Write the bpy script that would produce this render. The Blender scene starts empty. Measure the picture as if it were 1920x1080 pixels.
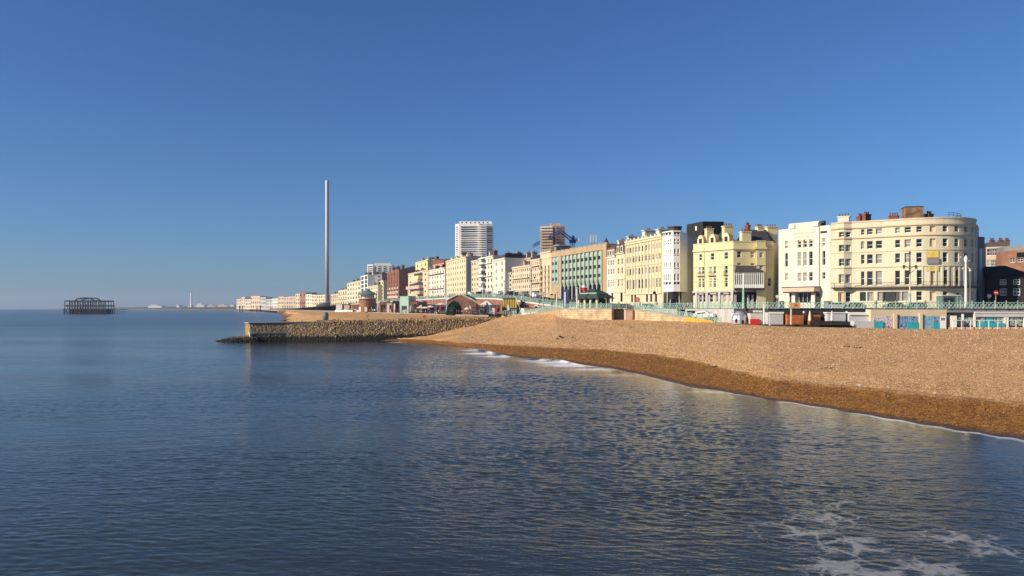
import bpy, bmesh, math, random
import numpy as np
from mathutils import Vector, Matrix
random.seed(7); np.random.seed(7)
R = math.radians
SC = bpy.context.scene
COL = SC.collection

# ------------------------------------------------------------------ camera, sky, sun, exposure
F, H, HZ, CX = 1480.0, 9.0, 578.0, 960.0          # focal length in photo pixels, eye height, horizon row
cam = bpy.data.cameras.new('camera'); cam.sensor_width = 36; cam.lens = F/1920*36
cam.shift_y = (HZ-540)/1920; cam.clip_start = 0.5; cam.clip_end = 40000
camo = bpy.data.objects.new('camera', cam); COL.objects.link(camo)
camo.location = (0, 0, H); camo.rotation_euler = (R(90), 0, 0); SC.camera = camo

SUN_EL, SUN_AZ = 25.0, -114.0                       # azimuth measured from +Y, positive towards +X
W = bpy.data.worlds.new('World'); SC.world = W; W.use_nodes = True
wn = W.node_tree.nodes; wl = W.node_tree.links
sky = wn.new('ShaderNodeTexSky'); sky.sky_type = 'NISHITA'; sky.sun_disc = False
sky.sun_elevation = R(SUN_EL); sky.sun_rotation = R(SUN_AZ)
sky.altitude = 0; sky.air_density = 1.0; sky.dust_density = 0.45; sky.ozone_density = 5.0
tint = wn.new('ShaderNodeVectorMath'); tint.operation = 'MULTIPLY'; tint.inputs[1].default_value = (.71, 1.02, 1.41)      # the blue cast of the winter air
wl.new(sky.outputs[0], tint.inputs[0]); wl.new(tint.outputs[0], wn['Background'].inputs[0]); wn['Background'].inputs[1].default_value = 0.060
sd = Vector((math.sin(R(SUN_AZ))*math.cos(R(SUN_EL)), math.cos(R(SUN_AZ))*math.cos(R(SUN_EL)), math.sin(R(SUN_EL))))
sl = bpy.data.lights.new('sun', 'SUN'); sl.energy = 5.0; sl.angle = R(0.5); sl.color = (1.0, 0.87, 0.68)
so = bpy.data.objects.new('sun', sl); COL.objects.link(so); so.rotation_euler = (-sd).to_track_quat('-Z', 'Y').to_euler()
so.location = (-300, -100, 300)
SC.view_settings.view_transform = 'Standard'; SC.view_settings.look = 'None'
SC.view_settings.exposure = 0.3; SC.view_settings.gamma = 1.0
SC.cycles.use_denoising = True; SC.cycles.denoiser = 'OPENIMAGEDENOISE'; SC.cycles.denoising_input_passes = 'RGB_ALBEDO_NORMAL'; SC.cycles.denoising_prefilter = 'ACCURATE'

# ------------------------------------------------------------------ coordinates
def X(px, Y): return (px-CX)/F*Y
def P(px, Y): return (X(px, Y), Y)
def Z(py, Y): return H+(HZ-py)*Y/F
def P3(px, py, Y): return (X(px, Y), Y, Z(py, Y))
def yfront(px): return 124/(0.355+(px-CX)/F)       # the line of house fronts west of the bend
def yedge(px): return 97/(0.355+(px-CX)/F)         # the edge of the upper promenade
def ylow(px): return 82/(0.355+(px-CX)/F)          # the beach edge of the lower promenade
ZU = [(0, 8.9), (205, 8.9), (215, 9.0), (240, 10.2), (270, 12.0), (300, 13.2), (350, 13.8), (450, 13.5), (650, 12.6), (900, 11), (1200, 9), (4000, 7)]
def zup(Y): return float(np.interp(Y, [a for a, b in ZU], [b for a, b in ZU]))

# ------------------------------------------------------------------ materials
M = {}
def nd(t, k, **kw):
    n = t.nodes.new(k)
    for a, b in kw.items(): setattr(n, a, b)
    return n
def rgba(c): return (c[0], c[1], c[2], 1)
def mat(name, col, rough=0.75, var=0.12, scale=0.8, streak=False, col2=None, bump=0.0, bscale=8.0, metal=0.0, spec=0.4, fine=0.0):
    if 'stucco' in name: col = tuple(c*k for c, k in zip(col, (.83, .82, .82)))
    m = bpy.data.materials.new(name); m.use_nodes = True; t = m.node_tree
    b = t.nodes['Principled BSDF']; b.inputs['Roughness'].default_value = rough
    b.inputs['Metallic'].default_value = metal; b.inputs['Specular IOR Level'].default_value = spec
    g = nd(t, 'ShaderNodeNewGeometry'); mp = nd(t, 'ShaderNodeMapping'); t.links.new(g.outputs['Position'], mp.inputs['Vector'])
    if streak: mp.inputs['Scale'].default_value = (1, 1, 0.18)
    n = nd(t, 'ShaderNodeTexNoise'); n.inputs['Scale'].default_value = scale; n.inputs['Detail'].default_value = 5
    n.inputs['Roughness'].default_value = 0.62
    t.links.new(mp.outputs[0], n.inputs['Vector'])
    r = nd(t, 'ShaderNodeValToRGB'); r.color_ramp.elements[0].position = 0.32; r.color_ramp.elements[1].position = 0.68
    c2 = col2 or tuple(min(1, c*(1+var)) for c in col)
    r.color_ramp.elements[0].color = rgba(tuple(c*(1-var) for c in col) if col2 is None else col); r.color_ramp.elements[1].color = rgba(c2)
    t.links.new(n.outputs['Fac'], r.inputs['Fac']); out = r.outputs[0]
    if fine:
        n3 = nd(t, 'ShaderNodeTexNoise'); n3.inputs['Scale'].default_value = bscale; n3.inputs['Detail'].default_value = 3
        t.links.new(g.outputs['Position'], n3.inputs['Vector'])
        mr = nd(t, 'ShaderNodeMapRange'); mr.inputs['From Min'].default_value = .3; mr.inputs['From Max'].default_value = .7
        mr.inputs['To Min'].default_value = 1-fine; mr.inputs['To Max'].default_value = 1+fine; t.links.new(n3.outputs['Fac'], mr.inputs['Value'])
        vm = nd(t, 'ShaderNodeVectorMath', operation='SCALE'); t.links.new(out, vm.inputs[0]); t.links.new(mr.outputs[0], vm.inputs['Scale']); out = vm.outputs[0]
    t.links.new(out, b.inputs['Base Color'])
    if bump:
        n2 = nd(t, 'ShaderNodeTexNoise'); n2.inputs['Scale'].default_value = bscale; n2.inputs['Detail'].default_value = 4
        t.links.new(g.outputs['Position'], n2.inputs['Vector'])
        bp = nd(t, 'ShaderNodeBump'); bp.inputs['Strength'].default_value = bump; bp.inputs['Distance'].default_value = 0.3
        t.links.new(n2.outputs['Fac'], bp.inputs['Height']); t.links.new(bp.outputs[0], b.inputs['Normal'])
    M[name] = m; return m
def brickmat(name, c1, c2, mortar, scale=1.0, bw=0.45, bh=0.15, msize=0.02, bump=0.3):
    m = bpy.data.materials.new(name); m.use_nodes = True; t = m.node_tree; b = t.nodes['Principled BSDF']; b.inputs['Roughness'].default_value = .85
    g = nd(t, 'ShaderNodeNewGeometry'); s = nd(t, 'ShaderNodeSeparateXYZ'); t.links.new(g.outputs['Position'], s.inputs[0])
    a = nd(t, 'ShaderNodeMath', operation='ADD'); mu = nd(t, 'ShaderNodeMath', operation='MULTIPLY'); mu.inputs[1].default_value = -1.0
    t.links.new(s.outputs['Y'], mu.inputs[0]); t.links.new(s.outputs['X'], a.inputs[0]); t.links.new(mu.outputs[0], a.inputs[1])
    c = nd(t, 'ShaderNodeCombineXYZ'); t.links.new(a.outputs[0], c.inputs['X']); t.links.new(s.outputs['Z'], c.inputs['Y'])
    br = nd(t, 'ShaderNodeTexBrick'); br.inputs['Scale'].default_value = scale; br.inputs['Brick Width'].default_value = bw; br.inputs['Row Height'].default_value = bh
    br.inputs['Mortar Size'].default_value = msize; br.inputs['Color1'].default_value = rgba(c1); br.inputs['Color2'].default_value = rgba(c2); br.inputs['Mortar'].default_value = rgba(mortar)
    t.links.new(c.outputs[0], br.inputs['Vector'])
    n = nd(t, 'ShaderNodeTexNoise'); n.inputs['Scale'].default_value = .5; n.inputs['Detail'].default_value = 6; t.links.new(g.outputs['Position'], n.inputs['Vector'])
    mr = nd(t, 'ShaderNodeMapRange'); mr.inputs['From Min'].default_value = .3; mr.inputs['From Max'].default_value = .7; mr.inputs['To Min'].default_value = .7; mr.inputs['To Max'].default_value = 1.25
    t.links.new(n.outputs['Fac'], mr.inputs['Value'])
    vm = nd(t, 'ShaderNodeVectorMath', operation='SCALE'); t.links.new(br.outputs['Color'], vm.inputs[0]); t.links.new(mr.outputs[0], vm.inputs['Scale'])
    t.links.new(vm.outputs[0], b.inputs['Base Color'])
    bp = nd(t, 'ShaderNodeBump'); bp.inputs['Strength'].default_value = bump; bp.inputs['Distance'].default_value = .05; bp.invert = True
    t.links.new(br.outputs['Fac'], bp.inputs['Height']); t.links.new(bp.outputs[0], b.inputs['Normal'])
    M[name] = m; return m
def glassmat(name, dark, pale, share):
    m = bpy.data.materials.new(name); m.use_nodes = True; t = m.node_tree; b = t.nodes['Principled BSDF']
    b.inputs['Roughness'].default_value = .08; b.inputs['IOR'].default_value = 1.5
    o = nd(t, 'ShaderNodeObjectInfo'); r = nd(t, 'ShaderNodeValToRGB'); r.color_ramp.interpolation = 'CONSTANT'
    e = r.color_ramp.elements; e[0].position = 0; e[0].color = rgba(dark); e[1].position = 1-share; e[1].color = rgba(pale)
    x = e.new(max(.01, (1-share)*.6)); x.color = rgba(tuple(d*2.2 for d in dark))
    t.links.new(o.outputs['Random'], r.inputs['Fac'])
    n = nd(t, 'ShaderNodeTexNoise'); n.inputs['Scale'].default_value = 1.2; g = nd(t, 'ShaderNodeNewGeometry'); t.links.new(g.outputs['Position'], n.inputs['Vector'])
    vm = nd(t, 'ShaderNodeVectorMath', operation='SCALE'); t.links.new(r.outputs[0], vm.inputs[0])
    mr = nd(t, 'ShaderNodeMapRange'); mr.inputs['To Min'].default_value = .4; mr.inputs['To Max'].default_value = 1.5; t.links.new(n.outputs['Fac'], mr.inputs['Value'])
    t.links.new(mr.outputs[0], vm.inputs['Scale']); t.links.new(vm.outputs[0], b.inputs['Base Color'])
    M[name] = m; return m

mat('cream_stucco', (.74, .685, .49), .8, .10, .35, True, fine=.05, bscale=3)
mat('peach_stucco', (.74, .60, .42), .8, .07, .4, True, fine=.05, bscale=3)
mat('white_stucco', (.80, .76, .62), .8, .08, .35, True, fine=.04, bscale=3)
mat('white_paint', (.80, .78, .72), .6, .05, .8)
mat('yellow_stucco', (.78, .69, .40), .8, .09, .4, True, fine=.04, bscale=3)
mat('terrace_stucco', (.74, .66, .44), .8, .10, .4, True, fine=.04, bscale=3)
mat('pink_stucco', (.62, .47, .36), .8, .1, .4, True)
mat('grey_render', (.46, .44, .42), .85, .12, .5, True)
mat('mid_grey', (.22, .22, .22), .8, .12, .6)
mat('slate_roof', (.055, .05, .052), .7, .3, 1.2, bump=.2, bscale=5)
mat('dark_paint', (.025, .024, .026), .6, .3, 1.0)
mat('black_timber', (.018, .016, .016), .8, .3, 1.0)
mat('iron', (.06, .045, .04), .6, .3, 3)
mat('rust_tank', (.13, .055, .03), .8, .2, .9, col2=(.36, .22, .12))
mat('chimney_pot', (.20, .07, .045), .85, .25, 3)
mat('brown_concrete', (.42, .30, .18), .85, .12, .5, True)
mat('teal_panel', (.30, .43, .37), .5, .1, .6)
mat('teal_paint', (.30, .47, .38), .5, .18, .9, fine=.12, bscale=6)
mat('concrete', (.36, .33, .29), .85, .15, .5, fine=.08, bscale=6)
mat('pale_concrete', (.55, .52, .47), .85, .1, .5)
mat('asphalt', (.055, .055, .058), .9, .2, .4, fine=.1, bscale=5)
mat('paving', (.30, .27, .24), .9, .15, .4, fine=.1, bscale=4)
mat('steel_tower', (.46, .45, .44), .45, .06, .3, metal=.35)
mat('rust_iron', (.016, .012, .012), .8, .4, 1.0)
mat('green_paint', (.03, .06, .045), .6, .25, .9)
mat('sage_green', (.12, .19, .17), .6, .15, 1.5)
mat('blue_paint', (.015, .04, .22), .5, .15, 1)
mat('turquoise', (.02, .36, .42), .55, .12, 1.2)
mat('orange_wood', (.42, .14, .04), .7, .25, 1.5)
mat('red_paint', (.55, .03, .03), .45, .12, 2)
mat('amber_plastic', (.72, .36, .02), .5, .2, 2)
mat('silver', (.55, .55, .57), .35, .15, 1.5, metal=.5)
mat('light_shutter', (.52, .52, .52), .6, .06, 1)
mat('canvas', (.72, .66, .56), .9, .08, 2)
mat('gold_panel', (.62, .46, .10), .6, .2, 1.0)
mat('blue_grey', (.10, .12, .17), .7, .2, .8)
mat('pink_wall', (.60, .42, .32), .85, .1, .7)
mat('peach_sign', (.66, .36, .18), .7, .12, 2)
mat('skin', (.45, .26, .18), .6, .05, 4)
mat('cloth_dark', (.02, .02, .025), .9, .2, 5)
mat('cloth_blue', (.04, .07, .18), .9, .2, 5)
mat('cloth_red', (.40, .03, .03), .9, .2, 5)
mat('cloth_pale', (.55, .52, .48), .9, .15, 5)
mat('cloth_brown', (.16, .09, .05), .9, .2, 5)
mat('cloth_green', (.05, .09, .05), .9, .2, 5)
mat('hair', (.03, .02, .015), .7, .2, 8)
mat('rubber', (.015, .015, .016), .8, .1, 4)
mat('car_white', (.72, .72, .72), .25, .03, 1); mat('car_black', (.015, .015, .018), .2, .1, 1)
mat('car_silver', (.38, .39, .41), .25, .04, 1, metal=.4); mat('car_red', (.30, .02, .02), .25, .05, 1); mat('car_blue', (.03, .06, .16), .25, .05, 1)
mat('weed', (.02, .02, .012), .9, .3, 4)
mat('leaf_green', (.025, .075, .03), .7, .45, .9)
mat('hill_green', (.06, .075, .05), .95, .3, .004, col2=(.13, .12, .08))
mat('tower_white', (.80, .76, .72), .75, .05, .1, True)
mat('scaffold_brown', (.46, .33, .25), .85, .2, .4)
mat('bird_white', (.75, .75, .73), .7, .05, 5)
mat('pale_far', (.66, .56, .42), .8, .12, .05)
mat('buff_far', (.56, .45, .30), .8, .12, .05)
mat('sand_render', (.60, .50, .34), .8, .08, .3, True)
brickmat('red_brick', (.25, .075, .045), (.32, .12, .075), (.26, .18, .13))
brickmat('brown_brick', (.26, .10, .05), (.32, .14, .08), (.24, .16, .11))
brickmat('sea_stone', (.46, .35, .20), (.56, .43, .26), (.26, .20, .13), 1, 1.3, .55, .03, .5)
glassmat('glass', (.012, .014, .018), (.30, .29, .27), .42)
glassmat('glass_dark', (.008, .009, .011), (.04, .04, .045), .3)

def mural(name, cols, scale):
    m = bpy.data.materials.new(name); m.use_nodes = True; t = m.node_tree; b = t.nodes['Principled BSDF']; b.inputs['Roughness'].default_value = .7
    g = nd(t, 'ShaderNodeNewGeometry'); n0 = nd(t, 'ShaderNodeTexNoise'); n0.inputs['Scale'].default_value = scale*.6; t.links.new(g.outputs['Position'], n0.inputs['Vector'])
    v = nd(t, 'ShaderNodeTexNoise'); v.inputs['Scale'].default_value = scale; v.inputs['Detail'].default_value = 2; v.inputs['Distortion'].default_value = 2.5
    t.links.new(g.outputs['Position'], v.inputs['Vector'])
    r = nd(t, 'ShaderNodeValToRGB'); r.color_ramp.interpolation = 'CONSTANT'; e = r.color_ramp.elements
    e[0].position = 0; e[0].color = rgba(cols[0]); e[1].position = .42; e[1].color = rgba(cols[1])
    for i, c in enumerate(cols[2:]): x = e.new(.5+i*.07); x.color = rgba(c)
    t.links.new(v.outputs['Fac'], r.inputs['Fac']); t.links.new(r.outputs[0], b.inputs['Base Color']); M[name] = m
mural('mural_pink', [(.05, .06, .16), (.6, .45, .45), (.7, .66, .66), (.5, .5, .6)], 2.2)
mural('mural_blue', [(.03, .05, .18), (.04, .08, .28), (.45, .55, .65), (.03, .30, .40)], 2.6)
mural('mural_sea', [(.03, .35, .40), (.5, .62, .64), (.04, .10, .25), (.10, .45, .48)], 2.4)
mural('mural_shop', [(.03, .03, .04), (.10, .25, .27), (.6, .62, .6), (.2, .35, .1)], 1.6)

def fabric_mesh_wall(name): pass

# ------------------------------------------------------------------ mesh builder and tagging
class MB:
    def __init__(s): s.v = []; s.f = []; s.m = []
    def add(s, vs, fs, mi=0):
        o = len(s.v); s.v += [tuple(v) for v in vs]
        for f in fs: s.f.append(tuple(o+i for i in f)); s.m.append(mi)
    def quad(s, a, b, c, d, mi=0): s.add([a, b, c, d], [(0, 1, 2, 3)], mi)
    def box(s, x0, x1, y0, y1, z0, z1, mi=0):
        s.add([(x0, y0, z0), (x1, y0, z0), (x1, y1, z0), (x0, y1, z0), (x0, y0, z1), (x1, y0, z1), (x1, y1, z1), (x0, y1, z1)],
              [(0, 3, 2, 1), (4, 5, 6, 7), (0, 1, 5, 4), (1, 2, 6, 5), (2, 3, 7, 6), (3, 0, 4, 7)], mi)
    def obox(s, c, w, d, z0, z1, a=0, mi=0, top=1.0):
        ca, sa = math.cos(a), math.sin(a); vs = []
        for k, z in ((1, z0), (top, z1)):
            for sx, sy in ((-1, -1), (1, -1), (1, 1), (-1, 1)):
                x, y = sx*w/2*k, sy*d/2*k; vs.append((c[0]+x*ca-y*sa, c[1]+x*sa+y*ca, z))
        s.add(vs, [(0, 3, 2, 1), (4, 5, 6, 7), (0, 1, 5, 4), (1, 2, 6, 5), (2, 3, 7, 6), (3, 0, 4, 7)], mi)
    def prism(s, pts, z0, z1, mi=0, bottom=True):
        n = len(pts); zt = z1 if isinstance(z1, (list, tuple)) else [z1]*n
        vs = [(p[0], p[1], z0) for p in pts]+[(p[0], p[1], zt[i]) for i, p in enumerate(pts)]
        fs = [(i, (i+1) % n, (i+1) % n+n, i+n) for i in range(n)]+[tuple(range(n, 2*n))]
        if bottom: fs.append(tuple(reversed(range(n))))
        s.add(vs, fs, mi)
    def tube(s, p, q, r, n=6, r2=None, mi=0):
        p, q = Vector(p), Vector(q); d = (q-p)
        if d.length < 1e-6: return
        d.normalize(); u = d.orthogonal().normalized(); w = d.cross(u); r2 = r if r2 is None else r2; vs = []
        for c, rr in ((p, r), (q, r2)):
            for i in range(n):
                a = 2*math.pi*(i+.5)/n; vs.append(c+u*math.cos(a)*rr+w*math.sin(a)*rr)
        s.add(vs, [(i, (i+1) % n, (i+1) % n+n, i+n) for i in range(n)]+[tuple(reversed(range(n))), tuple(range(n, 2*n))], mi)
    def lathe(s, c, prof, n=16, mi=0):
        vs = [];
        for r, z in prof:
            for i in range(n): a = 2*math.pi*i/n; vs.append((c[0]+r*math.cos(a), c[1]+r*math.sin(a), c[2]+z))
        k = len(prof); fs = []
        for j in range(k-1):
            for i in range(n): fs.append((j*n+i, j*n+(i+1) % n, (j+1)*n+(i+1) % n, (j+1)*n+i))
        fs += [tuple(reversed(range(n))), tuple(range((k-1)*n, k*n))]; s.add(vs, fs, mi)
    def ell(s, c, rx, ry, rz, n=10, m=6, mi=0):
        prof = [(max(.02, math.sin(math.pi*j/m)), -math.cos(math.pi*j/m)) for j in range(m+1)]
        t = MB(); t.lathe((0, 0, 0), prof, n); s.add([(c[0]+v[0]*rx, c[1]+v[1]*ry, c[2]+v[2]*rz) for v in t.v], t.f, mi)
    def build(s, name, mats, parent=None, smooth=False):
        if not isinstance(mats, (list, tuple)): mats = [mats]
        off = Vector(parent.location) if parent is not None else Vector((0, 0, 0))
        if parent is not None and parent.parent is not None: off = off+Vector(parent.parent.location)
        me = bpy.data.meshes.new(name); me.from_pydata([(v[0]-off.x, v[1]-off.y, v[2]-off.z) for v in s.v], [], s.f)
        for m in mats: me.materials.append(M[m] if isinstance(m, str) else m)
        if len(mats) > 1: me.polygons.foreach_set('material_index', s.m)
        if smooth: me.polygons.foreach_set('use_smooth', [True]*len(me.polygons))
        me.update(); o = bpy.data.objects.new(name, me); COL.objects.link(o)
        if parent is not None: o.parent = parent
        return o
def tag(o, label=None, cat=None, group=None, kind=None):
    if label: o['label'] = label
    if cat: o['category'] = cat
    if group: o['group'] = group
    if kind: o['kind'] = kind
    return o
def thing(name, label, cat, loc=(0, 0, 0), rz=0, group=None):
    o = bpy.data.objects.new(name, None); COL.objects.link(o); o.location = loc; o.rotation_euler = (0, 0, rz); o.empty_display_size = .3
    return tag(o, label, cat, group)
def dup(root, loc, rz=0, label=None, group=None, scale=None):
    r = root.copy(); COL.objects.link(r); r.location = loc; r.rotation_euler = (0, 0, rz)
    if scale: r.scale = (scale,)*3
    if label: r['label'] = label
    if group: r['group'] = group
    for ch in list(root.children):
        c = ch.copy(); COL.objects.link(c); c.parent = r
        for g in list(ch.children):
            d = g.copy(); COL.objects.link(d); d.parent = c
    return r
def struct(name, mb, m, smooth=False): return tag(mb.build(name, m, None, smooth), kind='structure')

# ------------------------------------------------------------------ facades
def vsub(a, b): return (a[0]-b[0], a[1]-b[1])
def seg(A, B):
    d = vsub(B, A); L = math.hypot(*d); d = (d[0]/L, d[1]/L); return d, (d[1], -d[0]), L      # direction, outward normal
def upx(A, B, px):                                   # where the sight line of photo column px crosses the wall A-B
    d, n, L = seg(A, B); k = (px-CX)/F; return (k*A[1]-A[0])/(d[0]-k*d[1])
def facade(mb, A, B, z0, z1, ops, depth=.25, mi=0):
    d, n, L = seg(A, B)
    us = sorted({0, round(L, 4)} | {round(x, 4) for o in ops for x in (o[0], o[1])}); zs = sorted({z0, z1} | {round(x, 4) for o in ops for x in (o[2], o[3])})
    us = [u for u in us if 0 <= u <= L+1e-3]; zs = [z for z in zs if z0 <= z <= z1]
    pt = lambda u, z, k=0: (A[0]+d[0]*u-n[0]*k, A[1]+d[1]*u-n[1]*k, z)
    for i in range(len(us)-1):
        j = 0
        while j < len(zs)-1:
            inside = lambda jj: any(o[0] < (us[i]+us[i+1])/2 < o[1] and o[2] < (zs[jj]+zs[jj+1])/2 < o[3] for o in ops)
            if inside(j): j += 1; continue
            k = j
            while k+1 < len(zs)-1 and not inside(k+1): k += 1
            mb.quad(pt(us[i], zs[j]), pt(us[i+1], zs[j]), pt(us[i+1], zs[k+1]), pt(us[i], zs[k+1]), mi); j = k+1
    for u0, u1, a, b in [o[:4] for o in ops]:
        mb.quad(pt(u0, a), pt(u0, b), pt(u0, b, depth), pt(u0, a, depth), mi); mb.quad(pt(u1, b), pt(u1, a), pt(u1, a, depth), pt(u1, b, depth), mi)
        mb.quad(pt(u0, b), pt(u1, b), pt(u1, b, depth), pt(u0, b, depth), mi); mb.quad(pt(u1, a), pt(u0, a), pt(u0, a, depth), pt(u1, a, depth), mi)
WC = {}
def win_meshes(w, h, style):
    key = (round(w, 2), round(h, 2), style)
    if key in WC: return WC[key]
    g = MB(); g.quad((-w/2, 0, -h/2), (w/2, 0, -h/2), (w/2, 0, h/2), (-w/2, 0, h/2))
    me = bpy.data.meshes.new('pane'); me.from_pydata(g.v, [], g.f); me.materials.append(M['glass_dark' if style.startswith('dark') else 'glass'])
    fm = None
    if 'sash' in style:
        f = MB(); t = .09; y0, y1 = -.05, .02
        f.box(-w/2, -w/2+t, y0, y1, -h/2, h/2); f.box(w/2-t, w/2, y0, y1, -h/2, h/2)
        f.box(-w/2+t, w/2-t, y0, y1, h/2-t, h/2); f.box(-w/2+t, w/2-t, y0, y1, -h/2, -h/2+t*1.4); f.box(-w/2+t, w/2-t, y0-.01, y1, -t*.5, t*.5)
        if w > 1.35: f.box(-.03, .03, y0+.01, y1, -h/2+t*1.4, -t*.5); f.box(-.03, .03, y0+.01, y1, t*.5, h/2-t)
        fm = bpy.data.meshes.new('window_frame'); fm.from_pydata(f.v, [], f.f); fm.materials.append(M['white_paint'])
    WC[key] = (me, fm); return WC[key]
def window(parent, A, B, u0, u1, a, b, depth, style):
    d, n, L = seg(A, B); me, fm = win_meshes(u1-u0, b-a, style); u = (u0+u1)/2; ang = math.atan2(d[1], d[0])
    loc = Vector((A[0]+d[0]*u-n[0]*(depth-.015), A[1]+d[1]*u-n[1]*(depth-.015), (a+b)/2))-Vector(parent.location)
    if fm:
        w = bpy.data.objects.new('window', fm); COL.objects.link(w); w.parent = parent; w.location = loc; w.rotation_euler = (0, 0, ang)
        p = bpy.data.objects.new('pane', me); COL.objects.link(p); p.parent = w
    else:
        w = bpy.data.objects.new('window', me); COL.objects.link(w); w.parent = parent; w.location = loc; w.rotation_euler = (0, 0, ang)
    return w
def offset(pts, k):
    out = []
    for i, p in enumerate(pts):
        ns = []
        if i > 0: ns.append(seg(pts[i-1], p)[1])
        if i < len(pts)-1: ns.append(seg(p, pts[i+1])[1])
        if len(ns) == 2:
            m = (ns[0][0]+ns[1][0], ns[0][1]+ns[1][1]); q = m[0]*ns[0][0]+m[1]*ns[0][1]; m = (m[0]/q, m[1]/q)
        else: m = ns[0]
        out.append((p[0]+m[0]*k, p[1]+m[1]*k))
    return out
def band(mb, pts, z0, z1, proj, mi=0, back=0.0):
    o = offset(pts, proj); i_ = offset(pts, -back) if back else pts; n = len(pts); vs = []
    for q, z in ((i_, z0), (o, z0), (o, z1), (i_, z1)): vs += [(p[0], p[1], z) for p in q]
    fs = []
    for k in range(n-1):
        for r in range(3): fs.append((r*n+k, r*n+k+1, (r+1)*n+k+1, (r+1)*n+k))
        if back: fs.append((3*n+k, 3*n+k+1, k+1, k))
    fs += [(0, n, 2*n, 3*n), (n-1, 4*n-1, 3*n-1, 2*n-1)]; mb.add(vs, fs, mi)
BACK = (.93, .36)
def walls(root, front, zb, zt, ops, m, depth=12, wdepth=.25, style='plain', back=BACK, side_ops=None, roofm='slate_roof', name='wall', sidem=None, parapet=.6):
    """front: plan points left to right; ops: per segment list of (u0, u1, z0, z1[, style])"""
    mb = MB()
    for i in range(len(front)-1):
        facade(mb, front[i], front[i+1], zb, zt, ops.get(i, []), wdepth)
        for o in ops.get(i, []): window(root, front[i], front[i+1], o[0], o[1], o[2], o[3], wdepth, o[4] if len(o) > 4 else style)
    Bk = (front[-1][0]+back[0]*depth, front[-1][1]+back[1]*depth); Ak = (front[0][0]+back[0]*depth, front[0][1]+back[1]*depth)
    facade(mb, front[-1], Bk, zb, zt, side_ops or [], wdepth, 1)
    for o in side_ops or []: window(root, front[-1], Bk, o[0], o[1], o[2], o[3], wdepth, o[4] if len(o) > 4 else style)
    facade(mb, Bk, Ak, zb, zt, [], 0, 1); facade(mb, Ak, front[0], zb, zt, [], 0, 1)
    mb.build(name, [m, sidem or m], root)
    rf = MB(); ring = list(front)+[Bk, Ak]; rf.add([(p[0], p[1], zt-parapet) for p in ring], [tuple(range(len(ring)))])
    rf.build('roof', roofm, root); return Bk, Ak
def grid_ops(A, B, cols, w, rows, style='plain'):
    """cols: photo columns of the window centres; rows: (z0, z1)"""
    d, n, L = seg(A, B); out = []
    for c in cols:
        u = upx(A, B, c)
        if u-w/2 < .1 or u+w/2 > L-.1: continue
        for z0, z1 in rows: out.append((u-w/2, u+w/2, z0, z1, style))
    return out
def even_ops(A, B, n, w, rows, style='plain', m0=None):
    d, nn, L = seg(A, B); m0 = L/n/2 if m0 is None else m0; out = []
    for i in range(n):
        u = m0+(L-2*m0)*(i/(n-1) if n > 1 else .5)
        for z0, z1 in rows: out.append((u-w/2, u+w/2, z0, z1, style))
    return out
def zrows(Y, pys): return [(Z(b, Y), Z(a, Y)) for a, b in pys]      # photo rows (top, bottom) at distance Y -> heights
def chimney(root, x, y, z0, z1, w, d, ang=0, m='white_stucco', pots=3):
    mb = MB(); mb.obox((x, y), w, d, z0, z1, ang); mb.obox((x, y), w*1.14, d*1.2, z1, z1+.25, ang); c = mb.build('chimney', m, root)
    pm = MB(); ca, sa = math.cos(ang), math.sin(ang)
    for i in range(pots):
        k = (i-(pots-1)/2)*w/pots; pm.lathe((x+k*ca, y+k*sa, z1+.25), [(.19, 0), (.15, .5), (.2, .62), (.14, .7)], 8)
    pm.build('chimney_pot', 'chimney_pot', c)
def pitched(root, ring4, z0, rise, inset=.45, m='slate_roof', name='pitched_roof'):
    """hipped roof over four plan corners"""
    c = [sum(p[0] for p in ring4)/4, sum(p[1] for p in ring4)/4]; a, b, cc, d = ring4
    mid = lambda p, q, t=.5: (p[0]+(q[0]-p[0])*t, p[1]+(q[1]-p[1])*t)
    l, r = mid(a, d), mid(b, cc); r1, r2 = mid(l, r, inset*.5), mid(l, r, 1-inset*.5); mb = MB()
    vs = [(p[0], p[1], z0) for p in ring4]+[(r1[0], r1[1], z0+rise), (r2[0], r2[1], z0+rise)]
    mb.add(vs, [(0, 1, 5, 4), (1, 2, 5), (2, 3, 4, 5), (3, 0, 4), (3, 2, 1, 0)]); return mb.build(name, m, root)
def railing_mesh(pts, h=1.1, bay=2.4, posts=True):
    """pts: 3-D points along the foot of the railing; returns rails, lattice, list of post meshes' positions"""
    rails = MB(); lat = MB(); pp = []
    for a, b in zip(pts[:-1], pts[1:]):
        a, b = Vector(a), Vector(b); L = (b-a).length; n = max(1, round(L/bay)); up = Vector((0, 0, 1))
        rails.tube(a+up*h, b+up*h, .055, 5); rails.tube(a+up*.12, b+up*.12, .045, 5)
        for i in range(n):
            p, q = a.lerp(b, i/n), a.lerp(b, (i+1)/n); pp.append(p)
            for k in range(3):
                s, e = p.lerp(q, k/3), p.lerp(q, (k+1)/3)
                lat.tube(s+up*.15, e+up*(h-.05), .04, 4); lat.tube(e+up*.15, s+up*(h-.05), .04, 4)
                c = s.lerp(e, .5)+up*(h*.53); dd = (e-s).normalized()
                ring = [c+(dd*math.cos(t)+up*math.sin(t))*.19 for t in [2*math.pi*j/8 for j in range(8)]]
                for j in range(8): lat.tube(ring[j], ring[(j+1) % 8], .035, 3)
    pp.append(Vector(pts[-1])); return rails, lat, pp
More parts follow.
